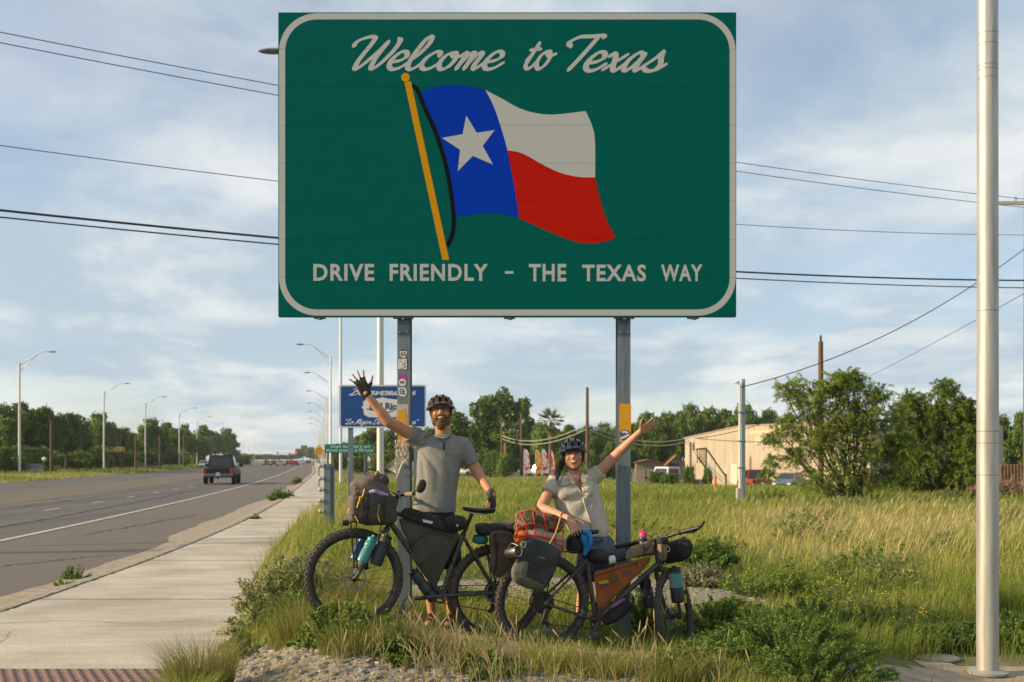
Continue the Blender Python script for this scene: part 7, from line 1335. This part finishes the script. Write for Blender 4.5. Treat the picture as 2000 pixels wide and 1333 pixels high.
def face_parts(par, fr, fem=False, glasses=False):
    M = fr.M
    for s_ in (-1, 1):
        mb = MB(); mb.sph(fr.p(s_*.032, .079, .010), (.0115, .008, .0038), rot=M); e = mb.build('eye', EYEW, par); mb = MB(); mb.sph(fr.p(s_*.032, .0855, .010), (.0055, .003, .0036), rot=M, nu=8, nv=6); mb.build('iris', EYED, e)
        mb = MB(); mb.tube(spline([fr.p(s_*.016, .092, .026), fr.p(s_*.032, .094, .032), fr.p(s_*.050, .080, .026)], 4), [.003, .0045, .0025], 6); mb.build('eyebrow', BEARD if not fem else HAIR, par); mb = MB(); mb.tube(spline([fr.p(s_*.019, .0855, .012), fr.p(s_*.032, .088, .0165), fr.p(s_*.046, .080, .010)], 4), [.0016, .0022, .0016], 5); mb.build('eyelid', HAIR, par)
    mb = MB(); mb.tube(spline([fr.p(-.031, .080, -.050), fr.p(-.015, .091, -.0555), fr.p(0, .094, -.057), fr.p(.015, .091, -.0555), fr.p(.031, .080, -.050)], 4), [.0035, .0085, .0095, .0085, .0035], 8); lp = mb.build('lips', LIP, par); mb = MB(); mb.tube(spline([fr.p(-.024, .0885, -.0525), fr.p(0, .102, -.0565), fr.p(.024, .0885, -.0525)], 4), [.0025, .0058, .0025], 8); mb.build('teeth', TEETH, lp)
    if glasses:
        GL_ = mat('dark glasses frame', (.03, .015, .012), .4); mb = MB()
        for s_ in (-1, 1): mb.tube([fr.p(s_*.033+.024*math.cos(a), .099-.006*abs(math.cos(a)), .009+.017*math.sin(a)) for a in [2*math.pi*k/18 for k in range(18)]], .0013, 6, closed=True); mb.tube(spline([fr.p(s_*.057, .092, .014), fr.p(s_*.072, .05, .014), fr.p(s_*.080, -.005, .008)], 4), .0018, 5)
        mb.tube([fr.p(-.009, .101, .012), fr.p(0, .105, .014), fr.p(.009, .101, .012)], .0019, 5); mb.build('glasses', GL_, par)
def helmet(par, fr, shell, inner, accent=None, ribs=7, peak=True):
    def hp(th, ph, k=1.0):   # th: front(0)..back(pi), ph: lateral -1..1
        a = math.pi*th; w_ = math.sin(ph*1.35); return fr.p(.106*k*w_, -.012+.134*k*math.cos(a)*math.sqrt(max(0, 1-(.72*w_)**2)), .040+.092*k*math.sin(a)*math.sqrt(max(0, 1-(.80*w_)**2)))
    mb = MB(); mb.sph(fr.p(0, -.012, .034), (.104, .132, .098), rot=fr.M, nu=32, nv=20); hm = remove_low(mb, fr, .026).build('helmet', shell, par)
    for (th, ph, l_, w_) in ((.14, -.52, .075, .013), (.13, 0, .08, .014), (.14, .52, .075, .013), (.38, -.75, .08, .010), (.36, -.26, .085, .011), (.36, .26, .085, .011), (.38, .75, .08, .010), (.66, -.5, .08, .012), (.66, 0, .08, .012), (.66, .5, .08, .012), (.2, -1.05, .06, .009), (.2, 1.05, .06, .009)):
        a = math.pi*th; x = math.sin(ph)*.104; k = math.sqrt(max(0, 1-(x/.104)**2)); y = .132*k*math.cos(a); z = .098*k*math.sin(a); nr = Vector((x/.104**2, y/.132**2, z/.098**2)).normalized(); tg = Vector((0, -math.sin(a)*.132, math.cos(a)*.098)).normalized()
        B = basis(nr, tg); mb = MB(); mb.sph(fr.p(x, -.012+y, .034+z), (l_*.5, w_*.8, .0022), rot=fr.M @ B, nu=14, nv=6); mb.build('vent', mat('helmet vent', (.004, .004, .004), .95, spec=.05), hm)
    rim = [fr.p(.105*math.cos(a), -.012+.134*math.sin(a), .022+.016*math.sin(a)*math.sin(a)) for a in [2*math.pi*k/36 for k in range(36)]]; mb = MB(); mb.tube(rim, .0105, 8, closed=True); mb.build('rim', shell, hm)
    if peak: mb = MB(); mb.loft([[fr.p(x, .118+.0*abs(x), .058-.9*x*x-.003), fr.p(x*1.05, .150-abs(x)*.35, .046-1.2*x*x-.002), fr.p(x*1.05, .150-abs(x)*.35, .050-1.2*x*x+.002), fr.p(x, .115, .066-.9*x*x)] for x in np.linspace(-.085, .085, 11)]); mb.build('peak', shell, hm)
    if accent:
        for ph in (-.25, .3): mb = MB(); mb.tube([hp(q, ph, 1.10) for q in np.linspace(.10, .30, 6)], .005, 6); mb.build('accent', accent, hm)
    mb = MB()
    for s_ in (-1, 1):
        mb.tube(spline([fr.p(s_*.086, .045, .030), fr.p(s_*.080, .030, -.025), fr.p(s_*.062, .030, -.075), fr.p(s_*.022, .048, -.116), fr.p(0, .054, -.120)], 5), .0045, 6, flat=.5); mb.tube(spline([fr.p(s_*.088, -.05, .030), fr.p(s_*.084, -.01, -.02), fr.p(s_*.064, .028, -.070)], 5), .004, 6, flat=.5)
    mb.build('chin_strap', BLACK, hm); return hm
def remove_low(mb, fr, zmin):
    o = MB(); o.v = mb.v; zz_ = [(v-fr.o).dot(fr.z) for v in mb.v]; o.f = [f for f in mb.f if all(zz_[i] > zmin-.02 for i in f)]; o.m = [0]*len(o.f); return o
def hand_shapes(mb, wrist, d, palm_n, thumb_dir, fingers, gl=None, scale=1.0):
    """d: wrist->knuckles; fingers: per finger (side -1..1, spread angle, curl, length); palm_n: way the palm faces"""
    d = Vector(d).normalized(); pn = Vector(palm_n); pn = (pn-d*pn.dot(d)).normalized(); sx = d.cross(pn).normalized(); td = Vector(thumb_dir)
    if sx.dot(td) < 0: sx = -sx                                   # sx points to the thumb side
    s = scale; kn = wrist+d*.092*s
    for k, o in enumerate((-.030, -.010, .010, .030)): mb.cap(wrist+d*.02*s+sx*o*.6*s, kn+sx*o*s, .016*s, .0125*s, 8, flat=1)
    tips = []
    for (o, sp_, cu, ln) in fingers:
        a = kn+sx*o*.033*s; dd = (d+sx*sp_).normalized(); r_ = .0088*s
        for seg, l_ in enumerate((ln*.45, ln*.30, ln*.25)):
            dd = (dd*math.cos(cu)+pn*math.sin(cu)).normalized(); b = a+dd*l_*s; mb.cap(a, b, r_, r_*.92, 8); 
            if gl is not None and seg == 0: gl.cap(a, a+dd*l_*s*.75, r_*1.18, r_*1.16, 8)
            a = b; r_ *= .93
        tips.append(a)
    a = wrist+d*.030*s+sx*.030*s; dd = (d*.55+sx*.85).normalized(); b = a+dd*.045*s; mb.cap(a, b, .0135*s, .011*s, 8); c = b+(d*.75+sx*.6).normalized()*.034*s; mb.cap(b, c, .0105*s, .0088*s, 8); dd2 = (d*.8+sx*.5).normalized(); mb.cap(c, c+dd2*.022*s, .009*s, .0075*s, 8)
    if gl is not None:
        for k, o in enumerate((-.030, -.010, .010, .030)): gl.cap(wrist-d*.01+sx*o*.75*s, kn+sx*o*s, .0185*s, .0150*s, 8)
        gl.cap(a, b, .0158*s, .0135*s, 8)
def ring_loft(mb, rows, depth, n=22, fwd=Vector((0, -1, 0))):
    """rows: (px, py, d, half width px, half depth m)"""
    rings = []
    for (px, py, d_, hw, hd_) in rows:
        c = W(px, py, d_); hwm = hw/F*d_; rings.append([c+Vector((1, 0, 0))*(hwm*math.copysign(abs(math.cos(a))**.85, math.cos(a)))+fwd*(hd_*math.copysign(abs(math.sin(a))**.85, math.sin(a))) for a in [2*math.pi*k/n for k in range(n)]])
    mb.loft(rings)
# ================================================================= the man
D = 8.84; gx = W(858, 0, D).x; fz = g(gx, D)
man = thing('person', 'bearded man in helmet, glasses and grey t-shirt waving one gloved hand', 'person', (gx, D, fz))
neckb = W(866, 852, D); hfr = Frame(W(861, 804, 8.79), (.03, -1, .06), (-.05, 0, 1)); mb = MB(); head_shapes(mb, hfr, neckb, .056)
shR, shL = W(817, 857, D-.01), W(903, 871, D+.01); elR, wrR = W(758, 824, 8.62), W(715, 769, 8.56); elL, wrL = W(934, 926, 8.84), W(961, 966, 8.70); hipc = W(850, 1003, D)
ring_loft(mb, [(849, 1030, D, 36, .095), (850, 1000, D, 34, .09), (853, 960, D, 31, .085), (858, 915, D, 34, .09), (862, 880, D, 35, .088), (864, 864, D, 30, .07), (866, 850, D, 16, .056)], None)
mb.cap(shR, elR, .056, .044, 14); mb.cap(elR, elR.lerp(wrR, .35), .043, .041, 14); mb.cap(elR.lerp(wrR, .35), wrR, .040, .026, 14); mb.cap(shL, elL, .054, .043, 14); mb.cap(elL, elL.lerp(wrL, .35), .042, .041, 14); mb.cap(elL.lerp(wrL, .35), wrL, .040, .027, 14); mb.sph(shR, .06); mb.sph(shL, .06)
glv = MB(); hd1 = (W(702, 742, 8.54)-wrR); hand_shapes(mb, wrR, hd1, (0, -1, 0), (1, 0, 0), [(-.95, -.62, .02, .066), (-.35, -.22, .02, .082), (.3, .06, .02, .088), (.95, .34, .02, .078)], glv, 1.02)
glv2 = MB(); hd2 = Vector((.06, -.15, -.9)); hand_shapes(mb, wrL, hd2, (-.6, .3, -.3), (-.5, -.8, 0), [(-.95, -.05, .55, .062), (-.35, 0, .5, .075), (.3, 0, .45, .08), (.95, .05, .4, .07)], glv2, .95)
kR, kL = W(838, 1108, 8.82), W(884, 1110, 8.88); anR, anL = W(843, 1196, 8.80), W(880, 1196, 8.90); fR, fL = Vector((anR.x, anR.y, g(anR.x, anR.y)+.02)), Vector((anL.x, anL.y, g(anL.x, anL.y)+.02))
for hp_, k_, a_, f_ in ((W(833, 1015, D), kR, anR, fR), (W(867, 1015, D), kL, anL, fL)):
    a_ = Vector((a_.x, a_.y, f_.z+.07)); mb.cap(hp_, k_, .085, .055, 14); mb.cap(k_, k_.lerp(a_, .4), .050, .052, 12); mb.cap(k_.lerp(a_, .4), a_, .052, .031, 12); mb.cap(a_+Vector((0, .02, -.045)), f_+Vector((-.02, -.15, .01)), .034, .024, 10, flat=.8); mb.sph(f_+Vector((0, .035, .02)), (.033, .04, .035))
body = remeshed(mb, .0058, 'body', SKIN_M, man, 3)
face_parts(man, hfr, glasses=True); mb = MB(); M = hfr.M
for c, r_ in (((0, .052, -.100), (.046, .040, .040)), ((.050, .028, -.068), (.026, .044, .050)), ((-.050, .028, -.068), (.026, .044, .050)), ((.067, .010, -.030), (.014, .030, .038)), ((-.067, .010, -.030), (.014, .030, .038)), ((0, .078, -.083), (.026, .016, .014)), ((.018, .093, -.0405), (.019, .010, .0065)), ((-.018, .093, -.0405), (.019, .010, .0065)), ((.036, .074, -.056), (.010, .014, .022)), ((-.036, .074, -.056), (.010, .014, .022)), ((0, .050, -.125), (.034, .030, .026))): mb.sph(hfr.p(*c), r_, rot=M, nu=14, nv=10)
remeshed(mb, .0055, 'beard', BEARD, man, 1, fn=lambda v, n: v+n*(mnoise.noise(v*130)*.004+mnoise.noise(v*60)*.003))
mb = MB(); mb.sph(hfr.p(0, -.03, .005), (.081, .085, .085), rot=M, nu=16, nv=12)
for s_ in (-1, 1): mb.sph(hfr.p(s_*.076, .0, .008), (.010, .024, .04), rot=M)
mb.build('hair', BEARD, man)
helmet(man, hfr, mat('brown helmet shell', (.055, .030, .018), .3, coat=.3), BLACK, None)
# t-shirt
SHIRT = mat('heather grey t-shirt', (.215, .215, .20), .9, c2=(.185, .185, .172), scale=30, bump=.15, bscale=150)
mb = MB(); ring_loft(mb, [(848, 1001, D, 43, .128), (849, 990, D, 42, .126), (852, 960, D, 39.5, .120), (856, 930, D, 41, .124), (859, 905, D, 44, .128), (862, 885, D, 46, .124), (863, 868, D, 44, .108), (865, 856, D, 31, .082), (866, 849, D, 19, .068)], None)
sl = shR.lerp(elR, .36); mb.tube([shR+Vector((.05, 0, -.02)), shR, shR.lerp(elR, .18), sl], [.084, .082, .074, .068], 16); sl2 = shL.lerp(elL, .66); mb.tube([shL+Vector((-.06, 0, .0)), shL, shL.lerp(elL, .35), sl2], [.080, .078, .068, .060], 16); mb.sph(shR+Vector((.02, 0, -.02)), .080); mb.sph(shL+Vector((-.015, 0, -.012)), .080)
arm = W(812, 872, D-.1)
def fold(v, n):
    r_ = v-arm; ang = math.atan2(r_.z, r_.x); dist = math.hypot(r_.x, r_.z); w_ = max(0, 1-abs(dist-.17)/.22); a1 = (abs(math.sin(ang*6.5+dist*3))**3-.3)*w_*-.016*min(1, max(0, (v.x-arm.x+.01)/.06)) if v.y < D else 0
    return v+n*(a1+mnoise.noise(Vector((v.x*9, v.y*9, v.z*3.2)))*.009+mnoise.noise(Vector((v.x*22+v.z*8, v.y*20, v.z*7)))*.003)
sh = remeshed(mb, .0085, 't_shirt', SHIRT, man, 5, fn=fold)
mb = MB(); c = W(866.5, 851, D-.02); mb.tube([c+Vector((.072*math.cos(a), .062*math.sin(a)-.005, -.006+.016*math.sin(a))) for a in [2*math.pi*k/24 for k in range(24)]], .008, 8, closed=True); mb.build('collar', SHIRT, sh)
mb = MB(); mb.tube(spline([c+Vector((-.062, -.03, .0)), c+Vector((-.02, -.095, -.035)), c+Vector((.012, -.118, -.055)), c+Vector((.03, -.095, -.030)), c+Vector((.062, -.03, .006))], 5), .0028, 6); nl = mb.build('necklace', BLACK, man); q = c+Vector((.010, -.124, -.075)); mb = MB(); mb.cap(q+Vector((0, 0, .02)), q-Vector((0, 0, .03)), .006, .008, 8); mb.build('pendant', BLACK, nl)
GLV = mat('black fingerless glove', (.014, .014, .014), .7, c2=(.03, .028, .026), scale=40)
remeshed(glv, .0055, 'glove', GLV, man, 1); o = remeshed(glv2, .0055, 'glove', GLV, man, 1)
mb = MB(); dd = (wrL-elL).normalized(); mb.tube([wrL-dd*.035, wrL-dd*.005], .034, 14); mb.build('wrist_strap', mat('dark grey strap', (.06, .055, .05), .7), man)
mb = MB(); mb.tube([wrR-(wrR-elR).normalized()*.02, wrR], .0305, 12); mb.build('glove_cuff', GLV, man)
mb = MB(); ring_loft(mb, [(850, 1042, D, 43, .13), (850, 1004, D, 39, .115), (850, 992, D, 35, .10)], None)
for hp_, k_ in ((W(832, 1020, D), kR), (W(868, 1020, D), kL)): mb.tube([hp_, hp_.lerp(k_, .5), hp_.lerp(k_, .98)], [.10, .09, .082], 14)
remeshed(mb, .010, 'shorts', mat('black shorts', (.012, .012, .013), .8, c2=(.02, .02, .021), scale=10), man, 3, fn=lambda v, n: v+n*mnoise.noise(v*12)*.008)
SAND_ = mat('brown sandal strap', (.05, .035, .025), .7)
for f_ in (fR, fL):
    mb = MB(); mb.tube([f_+Vector((0, .06, -.012)), f_+Vector((-.01, -.05, -.012)), f_+Vector((-.02, -.18, -.008))], [.036, .042, .040], 10, flat=.3); mb.tube(spline([f_+Vector((-.05, -.09, 0)), f_+Vector((-.015, -.10, .045)), f_+Vector((.03, -.09, 0))], 4), .008, 6); mb.tube(spline([f_+Vector((-.045, 0, .02)), f_+Vector((-.01, -.04, .075)), f_+Vector((.04, 0, .02))], 4), .008, 6); mb.build('sandal', SAND_, man)
# ================================================================= the woman
D = 8.93; gx = W(1160, 0, D).x; fz = g(gx, D); wom = thing('person', 'woman in dark helmet and cream shirt stretching one arm past the right post', 'person', (gx, D, fz))
neckb = W(1122, 930, D); hfr = Frame(W(1119.5, 889, 8.87), (-.06, -1, .03), (-.07, 0, 1)); mb = MB(); head_shapes(mb, hfr, neckb, .046, True)
shR, shL = W(1083, 943, D-.01), W(1163, 930, D); elL, wrL = W(1212, 881, 8.86), W(1250, 844, 8.78); elR, wrR = W(1056, 992, 8.80), W(1109, 1012, 8.56); 
ring_loft(mb, [(1164, 1070, D, 34, .105), (1152, 1045, D, 34, .105), (1139, 1010, D, 36, .095), (1129, 975, D, 35, .095), (1125, 950, D, 36, .09), (1122, 936, D, 30, .07), (1121, 927, D, 15, .05)], None)
for p_ in ((1104, 962), (1145, 958)): mb.sph(W(*p_, D-.05), (.05, .04, .05))
mb.cap(shL, elL, .047, .040, 14); mb.cap(elL, elL.lerp(wrL, .35), .038, .036, 14); mb.cap(elL.lerp(wrL, .35), wrL, .035, .024, 14); mb.cap(shR, elR, .048, .041, 14); mb.cap(elR, elR.lerp(wrR, .35), .039, .037, 14); mb.cap(elR.lerp(wrR, .35), wrR, .036, .025, 14)
hand_shapes(mb, wrL, W(1262, 836, 8.76)-wrL, (.2, -.8, -.5), (-.35, 0, 1), [(-.95, -.30, .12, .060), (-.35, -.12, .10, .075), (.3, .06, .08, .080), (.95, .24, .06, .072)], None, .95)
hand_shapes(mb, wrR, W(1120, 1030, 8.52)-wrR, (-.3, .9, -.2), (1, -.3, -.2), [(-.95, -.12, .22, .060), (-.35, -.04, .25, .072), (.3, .04, .25, .076), (.95, .12, .22, .070)], None, .95)
kR, kL = W(1140, 1150, 8.92), W(1178, 1150, 8.98); aR, aL = W(1132, 1235, 8.95), W(1164, 1235, 9.0)
for hp_, k_, a_ in ((W(1150, 1078, D), kR, aR), (W(1174, 1078, D), kL, aL)):
    f_ = Vector((a_.x, a_.y, g(a_.x, a_.y)+.02)); a_ = Vector((a_.x, a_.y, f_.z+.07)); mb.cap(hp_, k_, .072, .054, 14); mb.cap(k_, k_.lerp(a_, .4), .048, .05, 12); mb.cap(k_.lerp(a_, .4), a_, .05, .03, 12); mb.cap(a_+Vector((0, .02, -.045)), f_+Vector((-.01, -.14, .01)), .032, .023, 10, flat=.8); mb.sph(f_+Vector((0, .03, .02)), (.031, .038, .034))
    q = MB(); q.tube([f_+Vector((0, .06, .01)), f_+Vector((0, -.05, .012)), f_+Vector((-.01, -.17, .006))], [.040, .046, .036], 12, flat=.75); q.build('shoe', mat('teal shoe', (.03, .11, .11), .7), wom)
remeshed(mb, .0058, 'body', SKIN_W, wom, 3); face_parts(wom, hfr, True); M = hfr.M
mb = MB(); mb.sph(hfr.p(0, -.034, .008), (.082, .082, .088), rot=M, nu=16, nv=12)
for s_ in (-1, 1): mb.cap(hfr.p(s_*.070, .014, .022), hfr.p(s_*.074, -.01, -.045), .014, .012, 8)
hr = mb.build('hair', HAIR, wom); mb = MB(); mb.tube(spline([hfr.p(-.03, -.10, -.03), hfr.p(-.085, -.09, -.045), hfr.p(-.115, -.05, -.085), hfr.p(-.135, -.01, -.14), hfr.p(-.14, .02, -.20)], 5), [.022, .030, .032, .024, .006], 12); mb.build('ponytail', HAIR, hr)
helmet(wom, hfr, mat('navy helmet shell', (.010, .013, .020), .35, coat=.3), BLACK, None)
CRM = mat('cream cotton shirt', (.46, .41, .335), .9, c2=(.41, .365, .295), scale=16, bump=.15, bscale=120)
mb = MB(); ring_loft(mb, [(1158, 1048, D, 30, .125), (1150, 1036, D, 40, .135), (1141, 1016, D, 45, .132), (1132, 990, D, 47, .124), (1127, 968, D, 46, .124), (1124, 950, D, 46, .112), (1122, 938, D, 40, .092), (1120, 929, D, 24, .070)], None)
for p_ in ((1104, 964), (1146, 960)): mb.sph(W(*p_, D-.09), (.062, .045, .062))
s1 = shR.lerp(elR, .42); mb.tube([shR+Vector((.06, 0, 0)), shR, s1], [.074, .072, .066], 16); s2 = shL.lerp(elL, .22); mb.tube([shL+Vector((-.06, 0, -.02)), shL, s2], [.072, .068, .062], 16); mb.sph(shR, .068); mb.sph(shL+Vector((-.01, 0, -.01)), .066)
vtop = [W(1106, 926, D), W(1138, 926, D), W(1136, 962, D)]
def inV(c):
    x = (c.x/c.y)*F+1000; y = HY-(c.z-CAMZ)/c.y*F
    if y < 920 or y > 962: return False
    t_ = (y-922)/40; xl2 = 1109+27*t_; xr2 = 1134+3*t_; return xl2 < x < xr2
armW = W(1165, 945, D-.1)
def foldw(v, n):
    r_ = v-armW; ang = math.atan2(r_.z, r_.x); dist = math.hypot(r_.x, r_.z); w_ = max(0, 1-abs(dist-.2)/.25); a1 = (abs(math.sin(ang*6+dist*4))**3-.3)*w_*-.011*min(1, max(0, (armW.x-v.x+.01)/.06)) if v.y < D else 0
    return v+n*(a1+mnoise.noise(Vector((v.x*12+v.z*5, v.y*9, v.z*3.5)))*.007+mnoise.noise(Vector((v.x*26, v.y*20, v.z*8)))*.0025)
ws_ = remeshed(mb, .0075, 'shirt', CRM, wom, 4, fn=foldw, keep=lambda c, n: not (inV(c) and c.y < D-.02))
# collar, placket buttons, pocket flaps
def front_y(px, py, guess=D-.13):     # nearest shirt surface along the ray
    best = None; o = Vector((0, 0, CAMZ)); dr = Vector(((px-1000)/F, 1, (HY-py)/F)).normalized(); ok, loc, nr, ix = ws_.ray_cast(o-ORI[ws_.name], dr); return (loc+ORI[ws_.name]) if ok else W(px, py, guess)
bpy.context.view_layer.update()
def onshirt(pts, dep): return [front_y(x, y)+Vector((0, -dep, 0)) for x, y in pts]
for poly in ([(1106, 925), (1111, 922), (1124, 941), (1128, 948), (1117, 945)], [(1137, 922), (1142, 926), (1146, 940), (1138, 944), (1135, 938)]):
    mb = MB(); A_ = [W(x, y, D-.10-.02*(y-920)/25) for x, y in poly]; n_ = len(A_); mb.add(A_+[q+Vector((0, .006, 0)) for q in A_], [tuple(range(n_)), tuple(range(2*n_-1, n_-1, -1))]+[(k, (k+1) % n_, n_+(k+1) % n_, n_+k) for k in range(n_)]); mb.build('collar', CRM, ws_, smooth=0)
mb = MB(); pk_ = onshirt([(1136, 958), (1139, 975), (1143, 992), (1149, 1010), (1155, 1030), (1158, 1042)], .004); mb.tube(spline(pk_, 4), .009, 6, flat=.35, up=(1, 0, 0)); mb.build('placket', CRM, ws_)
for px, py in ((1137, 966), (1140, 981), (1145, 998), (1151, 1015), (1156, 1032)): q = front_y(px, py); mb = MB(); mb.lathe([(.0055, 0), (.0055, .003), (.003, .004)], q+Vector((0, -.008, 0)), (0, -1, 0), n=10); mb.build('button', mat('shell button', (.45, .40, .33), .4), ws_)
for poly in ([(1096, 953), (1124, 956), (1122, 964), (1110, 967), (1098, 963)], [(1139, 951), (1163, 941), (1163, 948), (1155, 956), (1142, 959)]):
    pts = sp2([(x, y) for x, y in poly]+[poly[0]], 3)[:-1]; mb = MB(); A_ = onshirt(pts, .007); n_ = len(A_); c = sum(A_, Vector())/n_+Vector((0, -.004, 0)); mb.add([c]+A_+[q+Vector((0, .008, 0)) for q in A_], [(0, 1+k, 1+(k+1) % n_) for k in range(n_)]+[(1+k, 1+n_+k, 1+n_+(k+1) % n_, 1+(k+1) % n_) for k in range(n_)]); mb.build('pocket_flap', CRM, ws_, smooth=30)
mb = MB(); nk = [W(1112, 926, D-.07), W(1120, 940, D-.115), W(1127, 947, D-.125), W(1131, 938, D-.115), W(1134, 926, D-.07)]; mb.tube(spline(nk, 5), .003, 6); mb.build('necklace', mat('brown cord', (.07, .03, .015), .8), wom)
mb = MB(); mb.tube(spline(onshirt([(1101, 928), (1094, 940), (1090, 947), (1103, 950), (1118, 943)], .008), 5), .0026, 6); mb.build('cord', mat('brown cord', (.07, .03, .015), .8), ws_)
dd = (wrR-elR).normalized(); mb = MB(); mb.tube([wrR-dd*.055, wrR-dd*.045], .033, 14); mb.build('bracelet', mat('purple band', (.10, .04, .10), .7), wom)
JEAN = mat('faded blue denim', (.085, .115, .155), .85, c2=(.03, .042, .06), scale=18, det=2, contrast=(.52, .6))
mb = MB(); ring_loft(mb, [(1166, 1082, D, 37, .13), (1163, 1056, D, 36, .12), (1156, 1040, D, 30, .10)], None)
for hp_, k_ in ((W(1153, 1068, D), kR), (W(1182, 1068, D), kL)): mb.tube([hp_, hp_.lerp(k_, .35), hp_.lerp(k_, .8)], [.096, .092, .084], 14)
remeshed(mb, .009, 'shorts', JEAN, wom, 3, fn=lambda v, n: v+n*mnoise.noise(v*14)*.007)
p='/workdir/p/'
def ed(f, *subs):
    s=open(p+f).read()
    for a,b in subs:
        if a not in s: print('MISSING',f,a[:80])
        s=s.replace(a,b)
    open(p+f,'w').write(s)
# ------------------------------------------------------------------ thin warm haze
hz = MB(); hz.box((0, 1250, 9.0), (3600, 2700, 26.0)); ho = hz.build('haze', [], smooth=0); tag(ho, 'thin pale summer haze filling the air', 'haze', kind='stuff')
hm_ = bpy.data.materials.new('haze'); hm_.use_nodes = True; t = hm_.node_tree
for n in list(t.nodes):
    if n.type != 'OUTPUT_MATERIAL': t.nodes.remove(n)
pv = t.nodes.new('ShaderNodeVolumePrincipled'); pv.inputs['Color'].default_value = (.75, .82, .9, 1); pv.inputs['Density'].default_value = .00018; pv.inputs['Anisotropy'].default_value = .2
t.links.new(pv.outputs[0], t.nodes['Material Output'].inputs['Volume']); ho.data.materials.clear(); ho.data.materials.append(hm_)
